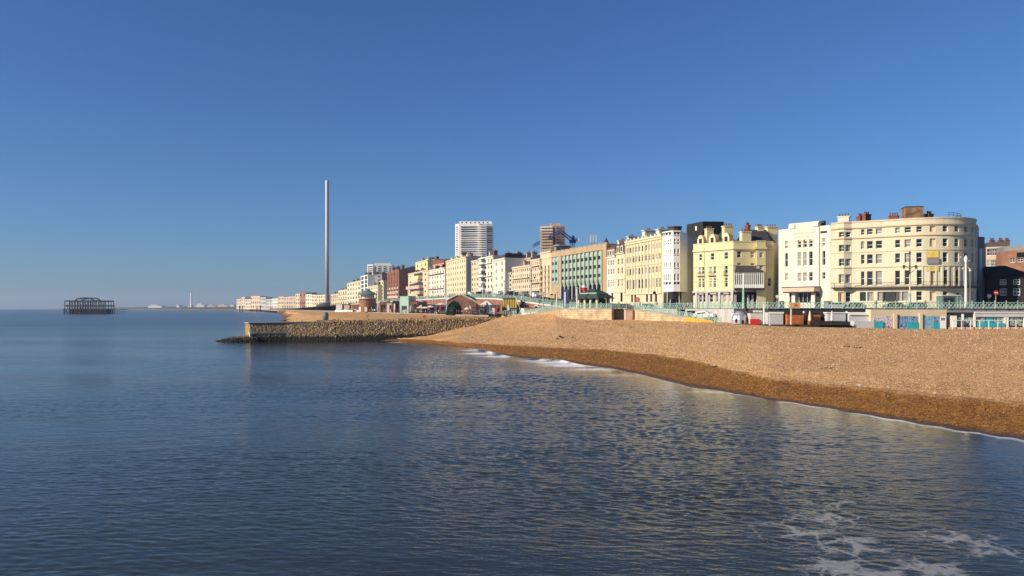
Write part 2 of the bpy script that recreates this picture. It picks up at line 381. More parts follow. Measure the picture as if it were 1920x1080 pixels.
def railing(label, pts, h=1.1, bay=2.4, post_h=1.5, group='teal seafront railings', maxposts=95):
    root = thing('railing', label, 'railing', pts[0], 0, group); r, l, pp = railing_mesh(pts, h, bay)
    r.build('rail', 'teal_paint', root); l.build('lattice', 'teal_paint', root); me = None
    for p in pp[:maxposts]:
        if me is None:
            pm = MB(); pm.lathe((0, 0, 0), [(.13, 0), (.13, .2), (.07, .28), (.07, post_h-.25), (.11, post_h-.2), (.09, post_h-.05), (.02, post_h)], 6)
            me = bpy.data.meshes.new('post'); me.from_pydata(pm.v, [], pm.f); me.materials.append(M['teal_paint'])
        o = bpy.data.objects.new('post', me); COL.objects.link(o); o.parent = root; o.location = p-Vector(pts[0])
    return root

# ------------------------------------------------------------------ shore profile (photo columns -> plan)
PXS = [690, 740, 800, 870, 940, 1000, 1050, 1100, 1150, 1210, 1290, 1350, 1440, 1500, 1600, 1700, 1780, 1920, 2200, 2700]
YW = [226, 217, 202, 184, 152, 141, 137, 124.5, 117, 106, 90, 86, 78, 74.4, 68, 62.8, 59, 54, 46, 37]
YWET = [228, 225, 209, 187, 173.5, 164, 158, 154, 149, 138, 122, 106, 89, 85, 79.5, 74.3, 71, 65, 56, 46]
ZWET = [.2, .35, .6, .8, .9, 1] + [1.0]*14
YTOP = [231, 231, 234, 239, 244, 226, 206, 197, 189, 185, 170, 162, 152.5, 150, 147.5, 146.2, 146, 145.2, 142, 138]
ZTOP = [.3, .5, 1.1, 3.35, 5.0, 6.3, 6.6, 6.2, 6.2, 6.3, 6.25, 6.1, 5.6, 5.45, 5.35, 5.15, 5.05, 5.2, 5.2, 5.2]
def bump1(x, seed=0):
    return (np.sin(x*.9+seed)+.6*np.sin(x*2.1+1.3*seed)+.4*np.sin(x*4.7+2*seed))/2
def mesh_np(name, verts, nr, nc, mats, attrs=None, smooth=True, wrap=False):
    me = bpy.data.meshes.new(name); nv = len(verts); me.vertices.add(nv); me.vertices.foreach_set('co', verts.astype(np.float32).ravel())
    i = np.arange(nr-1)[:, None]*nc+np.arange(nc-1)[None, :]; q = np.stack([i, i+1, i+1+nc, i+nc], -1).reshape(-1, 4)
    me.loops.add(q.size); me.polygons.add(len(q)); me.loops.foreach_set('vertex_index', q.ravel().astype(np.int32))
    me.polygons.foreach_set('loop_start', np.arange(0, q.size, 4, dtype=np.int32)); me.polygons.foreach_set('loop_total', np.full(len(q), 4, dtype=np.int32))
    me.polygons.foreach_set('use_smooth', np.full(len(q), smooth)); me.update(calc_edges=True); me.validate()
    for k, a in (attrs or {}).items():
        at = me.attributes.new(k, 'FLOAT', 'POINT'); at.data.foreach_set('value', a.astype(np.float32).ravel())
    for m in mats: me.materials.append(m)
    o = bpy.data.objects.new(name, me); COL.objects.link(o); return o

# --- beach shingle
def shingle_mat():
    m = bpy.data.materials.new('shingle'); m.use_nodes = True; t = m.node_tree; b = t.nodes['Principled BSDF']
    g = nd(t, 'ShaderNodeNewGeometry'); at = nd(t, 'ShaderNodeAttribute'); at.attribute_name = 'wet'
    nz = nd(t, 'ShaderNodeTexNoise'); nz.inputs['Scale'].default_value = .8; nz.inputs['Detail'].default_value = 8; nz.inputs['Roughness'].default_value = .7; t.links.new(g.outputs['Position'], nz.inputs['Vector'])
    a1 = nd(t, 'ShaderNodeMath', operation='MULTIPLY_ADD'); a1.inputs[1].default_value = .36; a1.inputs[2].default_value = -.18; t.links.new(nz.outputs['Fac'], a1.inputs[0])
    a2 = nd(t, 'ShaderNodeMath', operation='ADD'); t.links.new(at.outputs['Fac'], a2.inputs[0]); t.links.new(a1.outputs[0], a2.inputs[1])
    mr = nd(t, 'ShaderNodeMapRange'); mr.interpolation_type = 'SMOOTHSTEP'; mr.inputs['From Min'].default_value = .38; mr.inputs['From Max'].default_value = .62; t.links.new(a2.outputs[0], mr.inputs['Value'])
    v = nd(t, 'ShaderNodeTexVoronoi'); v.inputs['Scale'].default_value = 7.0; t.links.new(g.outputs['Position'], v.inputs['Vector'])
    vb = nd(t, 'ShaderNodeTexVoronoi'); vb.inputs['Scale'].default_value = 3.2; t.links.new(g.outputs['Position'], vb.inputs['Vector'])
    bw = nd(t, 'ShaderNodeSeparateXYZ'); t.links.new(v.outputs['Color'], bw.inputs[0]); bw2 = nd(t, 'ShaderNodeSeparateXYZ'); t.links.new(vb.outputs['Color'], bw2.inputs[0])
    mx = nd(t, 'ShaderNodeMath', operation='MULTIPLY_ADD'); mx.inputs[1].default_value = .46; t.links.new(bw2.outputs['X'], mx.inputs[0])
    sc = nd(t, 'ShaderNodeMath', operation='MULTIPLY'); sc.inputs[1].default_value = .54; t.links.new(bw.outputs['X'], sc.inputs[0]); t.links.new(sc.outputs[0], mx.inputs[2])
    dry = nd(t, 'ShaderNodeValToRGB'); e = dry.color_ramp.elements; e[0].position = .08; e[0].color = (.20, .10, .035, 1); e[1].position = .92; e[1].color = (.76, .53, .29, 1)
    x = e.new(.3); x.color = (.49, .265, .105, 1); x = e.new(.65); x.color = (.60, .345, .145, 1)
    wet = nd(t, 'ShaderNodeValToRGB'); e = wet.color_ramp.elements; e[0].position = .1; e[0].color = (.065, .025, .006, 1); e[1].position = .95; e[1].color = (.48, .23, .05, 1)
    x = e.new(.5); x.color = (.22, .09, .016, 1)
    t.links.new(mx.outputs[0], dry.inputs[0]); t.links.new(mx.outputs[0], wet.inputs[0])
    # broad patches of coarser, greyer and finer stones
    n2 = nd(t, 'ShaderNodeTexNoise'); n2.inputs['Scale'].default_value = .12; n2.inputs['Detail'].default_value = 6; t.links.new(g.outputs['Position'], n2.inputs['Vector'])
    m2 = nd(t, 'ShaderNodeMapRange'); m2.inputs['From Min'].default_value = .3; m2.inputs['From Max'].default_value = .7; m2.inputs['To Min'].default_value = .8; m2.inputs['To Max'].default_value = 1.15; t.links.new(n2.outputs['Fac'], m2.inputs['Value'])
    vm = nd(t, 'ShaderNodeVectorMath', operation='SCALE'); t.links.new(dry.outputs[0], vm.inputs[0]); t.links.new(m2.outputs[0], vm.inputs['Scale'])
    mix = nd(t, 'ShaderNodeMix', data_type='RGBA'); t.links.new(mr.outputs[0], mix.inputs['Factor']); t.links.new(vm.outputs[0], mix.inputs['A']); t.links.new(wet.outputs[0], mix.inputs['B'])
    sk_ = nd(t, 'ShaderNodeAttribute'); sk_.attribute_name = 'soak'; mix2 = nd(t, 'ShaderNodeMix', data_type='RGBA'); t.links.new(sk_.outputs['Fac'], mix2.inputs['Factor']); t.links.new(mix.outputs['Result'], mix2.inputs['A']); mix2.inputs['B'].default_value = (.045, .028, .02, 1)
    t.links.new(mix2.outputs['Result'], b.inputs['Base Color'])
    # soaked strip at the water's edge is smooth and shiny
    s2 = nd(t, 'ShaderNodeAttribute'); s2.attribute_name = 'soak'
    ro = nd(t, 'ShaderNodeMapRange'); ro.inputs['To Min'].default_value = .9; ro.inputs['To Max'].default_value = .3; t.links.new(s2.outputs['Fac'], ro.inputs['Value']); t.links.new(ro.outputs[0], b.inputs['Roughness'])
    b.inputs['Specular IOR Level'].default_value = .2
    bp = nd(t, 'ShaderNodeBump'); bp.inputs['Strength'].default_value = .55; bp.inputs['Distance'].default_value = .12
    ad = nd(t, 'ShaderNodeMath', operation='MULTIPLY_ADD'); ad.inputs[1].default_value = .35; t.links.new(vb.outputs['Distance'], ad.inputs[0]); t.links.new(v.outputs['Distance'], ad.inputs[2]); t.links.new(ad.outputs[0], bp.inputs['Height']); t.links.new(bp.outputs[0], b.inputs['Normal'])
    return m
SH = shingle_mat()
def smoothn(x, y, seed, s):
    """cheap smooth 2-D noise from a few random sines"""
    r = np.random.RandomState(seed); o = 0
    for k in range(7):
        a = r.uniform(0, 6.28); f = s*r.uniform(.5, 2.2); o = o+np.sin((x*np.cos(a)+y*np.sin(a))*f+r.uniform(0, 6.28))/(1+.4*k)
    return o/2.6
pxs = np.concatenate([np.arange(690, 1960, 1.6), np.arange(1960, 2701, 12)]); NT = 170
yw = np.interp(pxs, PXS, YW); ywet = np.interp(pxs, PXS, YWET); zwet = np.interp(pxs, PXS, ZWET); ytop = np.interp(pxs, PXS, YTOP); ztop = np.interp(pxs, PXS, ZTOP)
k = np.ones(9)/9
for a in (yw, ywet, ytop): a[4:-4] = np.convolve(a, k, 'valid')
yw = yw+.5*np.sin(pxs*.035)*np.clip((1500-pxs)/300, 0, 1)+.25*np.sin(pxs*.09)
ywet = np.maximum(ywet+.35*bump1(pxs*.06, 3), yw+.8)
rows = []; wets = []; soaks = []
ts = np.concatenate([np.linspace(-1, 0, 12, endpoint=False), np.linspace(0, 1, 36, endpoint=False), np.linspace(1, 2, NT-48)])
for t in ts:
    if t < 0: y = yw+t*9; z = t*1.1
    elif t < 1: y = yw+(ywet-yw)*t; z = zwet*(t*.85+.15*t*t)
    else: q = t-1; y = ywet+(ytop-ywet)*q; z = zwet+(ztop-zwet)*(q*1.22-.22*q*q)
    z = z+np.interp(pxs, [890, 940, 1000, 1036, 1049, 1060], [0, 1.3, 1.0, 1.1, .2, 0])*max(0, t-1)**6          # shingle banked up against the ramp wall
    x = (pxs-CX)/F*y
    if t > 0: z = z+(.10*smoothn(x, y, 5, .35)+.05*smoothn(x, y, 6, 1.3)+.02*smoothn(x, y, 8, 4))*min(1, t*1.2)*np.clip((ytop-y)/3, 0, 1)+(.28*np.exp(-((t-1.10)/.035)**2)+.16*np.exp(-((t-1.42-.04*np.sin(pxs*.006))/.03)**2)+.14*np.exp(-((t-1.72)/.04)**2))*(.7+.3*np.sin(pxs*.013))
    rows.append(np.stack([x, y, z], -1)); wets.append(np.clip((1.5-t/1.0)*1.0, 0, 1)+0*pxs); soaks.append(np.clip(1-t*6, 0, 1)+0*pxs)
# the last two rows run on under the walls and shops
for dy, dz in ((6, 0), (30, -2.0)):
    y = ytop+dy; rows.append(np.stack([(pxs-CX)/F*y, y, ztop+dz-.02+np.interp(pxs, [890, 940, 1000, 1036, 1049, 1060], [0, 1.3, 1.0, 1.1, .2, 0])*(1 if dz == 0 else 0)], -1)); wets.append(0*pxs); soaks.append(0*pxs)
V = np.stack(rows, 0); beach = mesh_np('beach', V.reshape(-1, 3), len(rows), len(pxs), [SH], {'wet': np.stack(wets), 'soak': np.stack(soaks)})
tag(beach, kind='structure')

# --- loose stones on top of the shingle: one mesh of many small pebbles for the dry part, one for the wet strip
def stone_mat(name, cols):
    m = bpy.data.materials.new(name); m.use_nodes = True; t = m.node_tree; b = t.nodes['Principled BSDF']; b.inputs['Roughness'].default_value = .8; g = nd(t, 'ShaderNodeNewGeometry'); r = nd(t, 'ShaderNodeValToRGB'); e = r.color_ramp.elements
    e[0].color = rgba(cols[0]); e[1].color = rgba(cols[-1])
    for i, c in enumerate(cols[1:-1]): x = e.new((i+1)/(len(cols)-1)); x.color = rgba(c)
    t.links.new(g.outputs['Random Per Island'], r.inputs[0]); t.links.new(r.outputs[0], b.inputs['Base Color']); return m
def stones(n, t0, t1, m, smin, smax, px0=860):
    rs = np.random.RandomState(int(t0*100)+n); V3 = V.reshape(len(ts)+2, len(pxs), 3); pi = rs.uniform(np.searchsorted(pxs, px0), np.searchsorted(pxs, 1958), n); yt = None
    tq = t0+(t1-t0)*rs.rand(n)**(1.0 if t1 <= 1 else 1.5); ti = np.interp(tq, ts, np.arange(len(ts))); i0 = np.clip(ti.astype(int), 0, len(ts)-2); j0 = pi.astype(int); f = (ti-i0)[:, None]; h = (pi-j0)[:, None]
    C = (V3[i0, j0]*(1-h)+V3[i0, j0+1]*h)*(1-f)+(V3[i0+1, j0]*(1-h)+V3[i0+1, j0+1]*h)*f
    s = (smin+(smax-smin)*rs.rand(n)**3)*np.clip(C[:, 1]/80, .7, 1.7); a = rs.uniform(0, 6.28, n); vs = np.zeros((n, 5, 3))
    for k in range(4): vs[:, k, 0] = C[:, 0]+np.cos(a+k*1.571+rs.normal(0, .25, n))*s*rs.uniform(.7, 1.2, n); vs[:, k, 1] = C[:, 1]+np.sin(a+k*1.571)*s*rs.uniform(.7, 1.2, n); vs[:, k, 2] = C[:, 2]-.02
    vs[:, 4] = C+np.stack([rs.normal(0, .2, n)*s, rs.normal(0, .2, n)*s, s*rs.uniform(.6, 1.1, n)], -1)
    b = np.arange(n)[:, None, None]*5; fc = (b+np.array([[0, 1, 4], [1, 2, 4], [2, 3, 4], [3, 0, 4]])[None]).reshape(-1, 3); me = bpy.data.meshes.new('pebbles'); me.vertices.add(n*5); me.vertices.foreach_set('co', vs.astype(np.float32).ravel()); me.loops.add(fc.size); me.polygons.add(len(fc))
    me.loops.foreach_set('vertex_index', fc.ravel().astype(np.int32)); me.polygons.foreach_set('loop_start', np.arange(0, fc.size, 3, dtype=np.int32)); me.polygons.foreach_set('loop_total', np.full(len(fc), 3, dtype=np.int32)); me.update(calc_edges=True); me.validate(); me.materials.append(m)
    o = bpy.data.objects.new('pebbles', me); COL.objects.link(o); return tag(o, kind='stuff')
stones(75000, 1.02, 1.98, stone_mat('dry_stone', [(.26, .145, .065), (.42, .24, .11), (.52, .31, .15), (.58, .36, .18), (.70, .52, .33)]), .04, .125)
stones(22000, .12, 1.0, stone_mat('wet_stone', [(.05, .02, .005), (.16, .064, .012), (.27, .115, .022), (.38, .18, .04), (.50, .29, .10)]), .035, .10)

# --- farther beach west of the groyne, by distance
YB = np.concatenate([np.linspace(226, 700, 160), np.geomspace(706, 3600, 90)])
xw = np.interp(YB, [226, 300, 400, 500, 605, 800, 1110, 1600, 2100, 2600, 3600], [-52, -80, -118, -146, -171, -232, -318, -480, -650, -850, -1300])
xw = xw+2.5*np.sin(YB*.05)+4*np.sin(YB*.017+1)
xl = 82-.355*YB; us = np.concatenate([np.linspace(-.25, 0, 6, endpoint=False), np.linspace(0, 1, 54)]); rows = []; wets = []; soaks = []
for u in us:
    wdt = xl-xw+2; bw = np.minimum(22, wdt*.35)
    x = xw+u*wdt if u > 0 else xw+u*40; dist = x-xw
    z = np.where(dist < 0, dist*.12, np.where(dist < bw, 5.0*(dist/bw)**.9, 5.0+1.5*(dist-bw)/np.maximum(1, wdt-bw)))
    z = z*np.interp(YB, [226, 1200, 2000, 3600], [1, 1, .8, .5])+.15*smoothn(x, YB, 15, .2)*np.clip(dist/5, 0, 1)
    yb_ = np.maximum(YB, 211+.507*(x+70.2)+4.5)          # starts behind the groyne
    rows.append(np.stack([x, yb_, z], -1)); wets.append(np.clip(1.2-dist/7, 0, 1)); soaks.append(np.clip(1-dist/2, 0, 1))
x = xl+40; rows.append(np.stack([x, np.maximum(YB, 211+.507*(x+70.2)+4.5), np.full_like(YB, 5.2)], -1)); wets.append(0*YB); soaks.append(0*YB)
V = np.stack(rows, 0)[:, ::-1]; wb = mesh_np('beach', V.reshape(-1, 3), len(rows), len(YB), [SH], {'wet': np.stack(wets)[:, ::-1], 'soak': np.stack(soaks)[:, ::-1]}); tag(wb, kind='structure')

# --- sea: one sheet, real waves near the camera, ripples in the material everywhere
def sea_mat():
    m = bpy.data.materials.new('sea'); m.use_nodes = True; t = m.node_tree; b = t.nodes['Principled BSDF']
    b.inputs['Base Color'].default_value = (.028, .030, .015, 1); b.inputs['IOR'].default_value = 1.333; b.inputs['Specular IOR Level'].default_value = .5
    g = nd(t, 'ShaderNodeNewGeometry')
    n3 = nd(t, 'ShaderNodeTexNoise'); n3.inputs['Scale'].default_value = .012; n3.inputs['Detail'].default_value = 5; n3.inputs['Roughness'].default_value = .6
    mp3 = nd(t, 'ShaderNodeMapping'); mp3.inputs['Scale'].default_value = (.45, 1.6, 1); t.links.new(g.outputs['Position'], mp3.inputs['Vector']); t.links.new(mp3.outputs[0], n3.inputs['Vector'])
    wind = nd(t, 'ShaderNodeMapRange'); wind.inputs['From Min'].default_value = .38; wind.inputs['From Max'].default_value = .62; wind.inputs['To Min'].default_value = .22; wind.inputs['To Max'].default_value = 1; t.links.new(n3.outputs['Fac'], wind.inputs['Value'])
    hs = None
    for sc, w, (sx, sy) in ((.55, .46, (.5, 1.3)), (1.9, .24, (.6, 1.5)), (5.0, .11, (.7, 1.5))):
        mp = nd(t, 'ShaderNodeMapping'); mp.inputs['Scale'].default_value = (sx, sy, 1); mp.inputs['Rotation'].default_value = (0, 0, R(14)); t.links.new(g.outputs['Position'], mp.inputs['Vector'])
        n = nd(t, 'ShaderNodeTexNoise'); n.inputs['Scale'].default_value = sc; n.inputs['Detail'].default_value = 3; n.inputs['Distortion'].default_value = .4; t.links.new(mp.outputs[0], n.inputs['Vector'])
        k = nd(t, 'ShaderNodeMath', operation='MULTIPLY'); k.inputs[1].default_value = w; t.links.new(n.outputs['Fac'], k.inputs[0])
        if hs is None: hs = k
        else:
            a = nd(t, 'ShaderNodeMath', operation='ADD'); t.links.new(hs.outputs[0], a.inputs[0]); t.links.new(k.outputs[0], a.inputs[1]); hs = a
    bp = nd(t, 'ShaderNodeBump'); bp.inputs['Distance'].default_value = .42; t.links.new(hs.outputs[0], bp.inputs['Height'])
    st = nd(t, 'ShaderNodeMath', operation='MULTIPLY'); st.inputs[1].default_value = .72; t.links.new(wind.outputs[0], st.inputs[0])
    sh = nd(t, 'ShaderNodeAttribute'); sh.attribute_name = 'calm'; s2 = nd(t, 'ShaderNodeMath', operation='MULTIPLY'); t.links.new(st.outputs[0], s2.inputs[0]); t.links.new(sh.outputs['Fac'], s2.inputs[1])
    t.links.new(s2.outputs[0], bp.inputs['Strength']); t.links.new(bp.outputs[0], b.inputs['Normal'])
    ra = nd(t, 'ShaderNodeAttribute'); ra.attribute_name = 'rough'; t.links.new(ra.outputs['Fac'], b.inputs['Roughness'])      # ripples finer than the mesh, by distance
    # foam: lacy cells where the foam attribute is high
    fo = nd(t, 'ShaderNodeAttribute'); fo.attribute_name = 'foam'
    nn = nd(t, 'ShaderNodeTexNoise'); nn.inputs['Scale'].default_value = .55; nn.inputs['Detail'].default_value = 4; t.links.new(g.outputs['Position'], nn.inputs['Vector'])
    dv = nd(t, 'ShaderNodeVectorMath', operation='SCALE'); dv.inputs['Scale'].default_value = 2.6; t.links.new(nn.outputs['Color'], dv.inputs[0])
    av = nd(t, 'ShaderNodeVectorMath', operation='ADD'); t.links.new(g.outputs['Position'], av.inputs[0]); t.links.new(dv.outputs[0], av.inputs[1])
    def lace(scale):
        vo = nd(t, 'ShaderNodeTexVoronoi', feature='DISTANCE_TO_EDGE'); vo.inputs['Scale'].default_value = scale; t.links.new(av.outputs[0], vo.inputs['Vector'])
        mr = nd(t, 'ShaderNodeMapRange'); mr.inputs['From Min'].default_value = 0; mr.inputs['From Max'].default_value = .38; mr.inputs['To Min'].default_value = 1; mr.inputs['To Max'].default_value = 0; t.links.new(vo.outputs['Distance'], mr.inputs['Value']); return mr
    l1, l2 = lace(.75), lace(2.3)
    mxl = nd(t, 'ShaderNodeMath', operation='MULTIPLY_ADD'); mxl.inputs[1].default_value = .35; t.links.new(l2.outputs[0], mxl.inputs[0]); t.links.new(l1.outputs[0], mxl.inputs[2])
    nb = nd(t, 'ShaderNodeTexNoise'); nb.inputs['Scale'].default_value = .28; nb.inputs['Detail'].default_value = 4; t.links.new(g.outputs['Position'], nb.inputs['Vector'])
    mb_ = nd(t, 'ShaderNodeMath', operation='MULTIPLY_ADD'); mb_.inputs[1].default_value = 1.2; mb_.inputs[2].default_value = -.6; t.links.new(nb.outputs['Fac'], mb_.inputs[0])
    s_ = nd(t, 'ShaderNodeMath', operation='ADD'); t.links.new(mxl.outputs[0], s_.inputs[0]); t.links.new(mb_.outputs[0], s_.inputs[1])
    f1 = nd(t, 'ShaderNodeMath', operation='MULTIPLY'); f1.inputs[1].default_value = 1.25; t.links.new(fo.outputs['Fac'], f1.inputs[0])
    s3 = nd(t, 'ShaderNodeMath', operation='ADD'); t.links.new(s_.outputs[0], s3.inputs[0]); t.links.new(f1.outputs[0], s3.inputs[1])
    mk = nd(t, 'ShaderNodeMapRange'); mk.interpolation_type = 'SMOOTHSTEP'; mk.inputs['From Min'].default_value = 1.36; mk.inputs['From Max'].default_value = 1.85; t.links.new(s3.outputs[0], mk.inputs['Value'])
    gate = nd(t, 'ShaderNodeMapRange'); gate.inputs['From Min'].default_value = .04; gate.inputs['From Max'].default_value = .25; t.links.new(fo.outputs['Fac'], gate.inputs['Value'])
    mk2 = nd(t, 'ShaderNodeMath', operation='MULTIPLY'); t.links.new(mk.outputs[0], mk2.inputs[0]); t.links.new(gate.outputs[0], mk2.inputs[1])
    fs = nd(t, 'ShaderNodeBsdfDiffuse'); fs.inputs['Color'].default_value = (.78, .76, .76, 1); mxs = nd(t, 'ShaderNodeMixShader')
    th_ = nd(t, 'ShaderNodeMapRange'); th_.inputs['From Min'].default_value = .6; th_.inputs['From Max'].default_value = 1.3; th_.inputs['To Min'].default_value = .26; th_.inputs['To Max'].default_value = .92; t.links.new(fo.outputs['Fac'], th_.inputs['Value'])
    mk3 = nd(t, 'ShaderNodeMath', operation='MULTIPLY'); t.links.new(th_.outputs[0], mk3.inputs[1]); t.links.new(mk2.outputs[0], mk3.inputs[0])
    out = t.nodes['Material Output']; t.links.new(mk3.outputs[0], mxs.inputs[0]); t.links.new(b.outputs[0], mxs.inputs[1]); t.links.new(fs.outputs[0], mxs.inputs[2]); t.links.new(mxs.outputs[0], out.inputs['Surface'])
    return m
rr = np.concatenate([np.linspace(4, 20, 30, endpoint=False), np.geomspace(20, 260, 1250, endpoint=False), np.geomspace(260, 12500, 190)])
aa = np.concatenate([np.linspace(-100, -40, 30, endpoint=False), np.linspace(-40, 40, 760, endpoint=False), np.linspace(40, 100, 31)])*math.pi/180
RR, AA = np.meshgrid(rr, aa, indexing='ij'); SX = RR*np.sin(AA); SY = RR*np.cos(AA)
dr = np.gradient(rr)[:, None]; sp = np.maximum(dr, RR*.0017)
wz = np.zeros_like(SX); rs = np.random.RandomState(3)
patch = np.clip(.66+.5*smoothn(SX, SY*1.7, 21, .05)+.25*smoothn(SX, SY*1.5, 22, .15), .15, 1.3)
for i in range(100):
    lam = math.exp(rs.uniform(math.log(.34), math.log(4.0))); th = R(62)+rs.normal(0, .62); kx, ky = math.cos(th)*2*math.pi/lam, math.sin(th)*2*math.pi/lam
    amp = .0047*lam**.62*(1.0 if lam < 1.0 else .30); fade = np.clip((lam/sp-2.0)/2.0, 0, 1)
    wz += amp*fade*np.sin(kx*SX+ky*SY+rs.uniform(0, 6.28)+.5*smoothn(SX, SY, 40+i % 5, .1))
wz *= patch
for lam, th, amp in ((26, R(28), .06), (17, R(40), .03), (41, R(20), .08)):
    wz += amp*np.sin((math.cos(th)*SX+math.sin(th)*SY)*2*math.pi/lam+1.2*smoothn(SX, SY, 60, .03))*np.clip((lam/sp-3)/3, 0, 1)
# distance seaward of the waterline, along the sight line
pxg = np.where(SY > 1, CX+F*SX/np.maximum(SY, 1), 5000); ywl = np.interp(pxg, pxs, yw, left=999, right=yw[-1])
sea_d = np.where((pxg > 690) & (pxg < 2700), ywl-SY, 60)
calm = np.clip(.16+sea_d/30, .12, 1); wz *= np.clip(.10+sea_d/38, .08, 1)
foam = np.zeros_like(SX)
foam = np.maximum(foam, 1.05*np.exp(-((sea_d-.35)/.7)**2)*np.clip(.72+.5*smoothn(SX, SY, 77, .5), .1, 1.1))
wz += .42*np.exp(-((sea_d-3.2)/1.1)**2)*np.clip((pxg-850)/60, 0, 1)*np.clip((1150-pxg)/60, 0, 1)*(.6+.4*np.sin(pxg*.05))      # low breaker running up the beach                      # thin foam line at the waterline
def blob(px, py, rx, ry, k):
    y = 13320/(py-578); x = X(px, y); return k*np.exp(-(((SX-x)/rx)**2+((SY-y)/ry)**2))
for b in ((1078, 685, 5.5, 4.2, 1.7), (1045, 680, 5, 2.8, 1.5), (1005, 677, 4, 2.0, 1.1), (900, 663, 4, 4.5, 1.5), (930, 669, 4, 3, 1.4), (880, 657, 2.5, 4, 1.1), (1115, 693, 5, 3.4, 1.1), (1160, 704, 5, 3, .7), (1325, 735, 3, 1.2, 1.0), (745, 642, 3, 2.5, 1.0)): foam = np.maximum(foam, blob(*b))
for b in ((1500, 1000, 1.9, 2.0, .60), (1440, 1000, 1.2, 1.2, .40), (1600, 1020, 2.2, 1.8, .62), (1545, 970, 2.0, 1.6, .52), (1570, 1060, 1.6, 1.6, .55), (1660, 1075, 1.5, 1.3, .5), (1790, 1010, 2.0, 1.8, .55), (1850, 1030, 1.2, 1.5, .58), (1740, 1060, 1.6, 1.5, .5), (1560, 945, 2.4, 1.2, .34), (1420, 930, 2.4, 1.0, .25), (1680, 940, 2.4, 1.0, .22)):
    foam = np.maximum(foam, blob(*b))
gy = 13320/(644-578); foam = np.maximum(foam, .9*np.exp(-(((SX-X(408, gy))/2.6)**2+((SY-gy)/.9)**2)))       # wash breaking off the end of the groyne
sea = mesh_np('sea', np.stack([SX, SY, wz-.02], -1)[:, ::-1].reshape(-1, 3), len(rr), len(aa), [sea_mat()], {'calm': calm[:, ::-1], 'foam': foam[:, ::-1], 'rough': np.clip(.045+.0004*(RR-70), .045, .20)[:, ::-1]*np.clip(calm+.3, 0, 1)[:, ::-1]})
tag(sea, kind='structure')

# --- upper ground behind the sea walls: promenade, road and the town
EDGE = [(2700, 140), (2200, 146), (1920, 151), (1780, 152), (1600, 153.5), (1440, 157), (1375, 163), (1310, 178), (1190, 191), (1147, 190.5), (1049, 205.5)]
EP = [P(a, b) for a, b in EDGE]+[(21, 214)]+[(97-.355*y, y) for y in (225, 240, 255, 270, 285, 300, 330, 360, 400, 450, 520, 600, 700, 850, 1000, 1200, 1500, 2000, 2600, 3600)]
mb = MB(); rd = MB(); prev = None
for p in EP:
    z = zup(p[1]) if p[1] > 205.6 else 8.9; rings = [(0, 0), (6, .0), (6.01, -.12), (27, -.12), (27.5, .02), (60, .3), (160, 3), (420, 9), (900, 14)]
    k = 1+max(0, p[1]-700)/1500
    row = [(p[0]+.94*d*k, p[1]+.34*d*k, z+dz) for d, dz in rings]
    if prev:
        for i in range(len(rings)-1): (rd if 2 <= i < 3 else mb).quad(prev[i], prev[i+1], row[i+1], row[i])
    prev = row
struct('promenade', mb, 'paving'); struct('road', rd, 'asphalt')
# lower promenade deck west of the stone wall
lp = MB(); prev = None
for y in (252, 260, 300, 400, 520, 700, 900, 1200, 1800, 2600):
    a, b = (82-.355*y, y, 6.75), (97-.355*y+1, y, 6.78); c = (82-.355*y, y, 4.0)
    if prev: lp.quad(prev[0], prev[1], b, a); lp.quad(prev[2], prev[0], a, c)
    prev = (a, b, c)
struct('lower_promenade', lp, 'paving')
# far hills and the flat coast beyond
hl = MB(); HXs = np.linspace(-2600, 2400, 90); hz = [[], [], []]
for x in HXs:
    pk = 72*math.exp(-((x+2050)/330)**2)+125*math.exp(-((x+1420)/430)**2)+90*math.exp(-((x-300)/900)**2)+8*math.sin(x*.011)+5*math.sin(x*.031)
    e = min(1, max(0, (x+2500)/900)); hz[0].append((x, 5600, -2)); hz[1].append((x*1.05, 6500+200*math.sin(x*.002), pk*.7*e+2)); hz[2].append((x*1.1, 7600, pk*1.0*e-2))
for r in range(2):
    for i in range(len(HXs)-1): hl.quad(hz[r][i], hz[r][i+1], hz[r+1][i+1], hz[r+1][i])
struct('hills', hl, 'hill_green', True)
cst = MB(); prev = None
for y, x0 in ((2400, -760), (2800, -1010), (3400, -1420), (4200, -1950), (4700, -2380), (5200, -2900), (5600, -3300)):
    row = [(x0-6, y, -1), (x0+6, y, 6), (x0+900, y+250, 24)]
    if prev:
        for i in range(2): cst.quad(prev[i], prev[i+1], row[i+1], row[i])
    prev = row
struct('far_coast', cst, 'hill_green')

# ------------------------------------------------------------------ near buildings
# A: the long cream hotel whose end curves round
real_window = window
def window(parent, A, B, u0, u1, a, b, depth, style):
    if style.startswith('blind'):                     # a bricked-up opening: the recess keeps a rendered back
        d, n, L = seg(A, B); mbb = MB(); q = lambda u, z: (A[0]+d[0]*u-n[0]*(depth-.01), A[1]+d[1]*u-n[1]*(depth-.01), z)
        mbb.quad(q(u0, a), q(u1, a), q(u1, b), q(u0, b)); return mbb.build('blind_window', 'peach_stucco' if style == 'blind' else style.split()[1], parent)
    return real_window(parent, A, B, u0, u1, a, b, depth, style)
A0, A1 = P(1558, 190.5), P(1711, 180.3)
root = thing('hotel', 'cream six storey hotel with a curved corner end and an iron balcony', 'hotel', (90, 185, 8.9))
th0 = math.atan2(A1[1]-A0[1], A1[0]-A0[0]); RC = 11.6; BAY = 2.72; NB = 8
arc = []; t = th0; wseg = []
for k in range(NB):
    for j, w in enumerate((.71, 1.3, .71)):
        t += w/RC; arc.append((A1[0]+RC*(math.sin(t)-math.sin(th0)), A1[1]-RC*(math.cos(t)-math.cos(th0))))
        if j == 1: wseg.append(len(arc)-1)
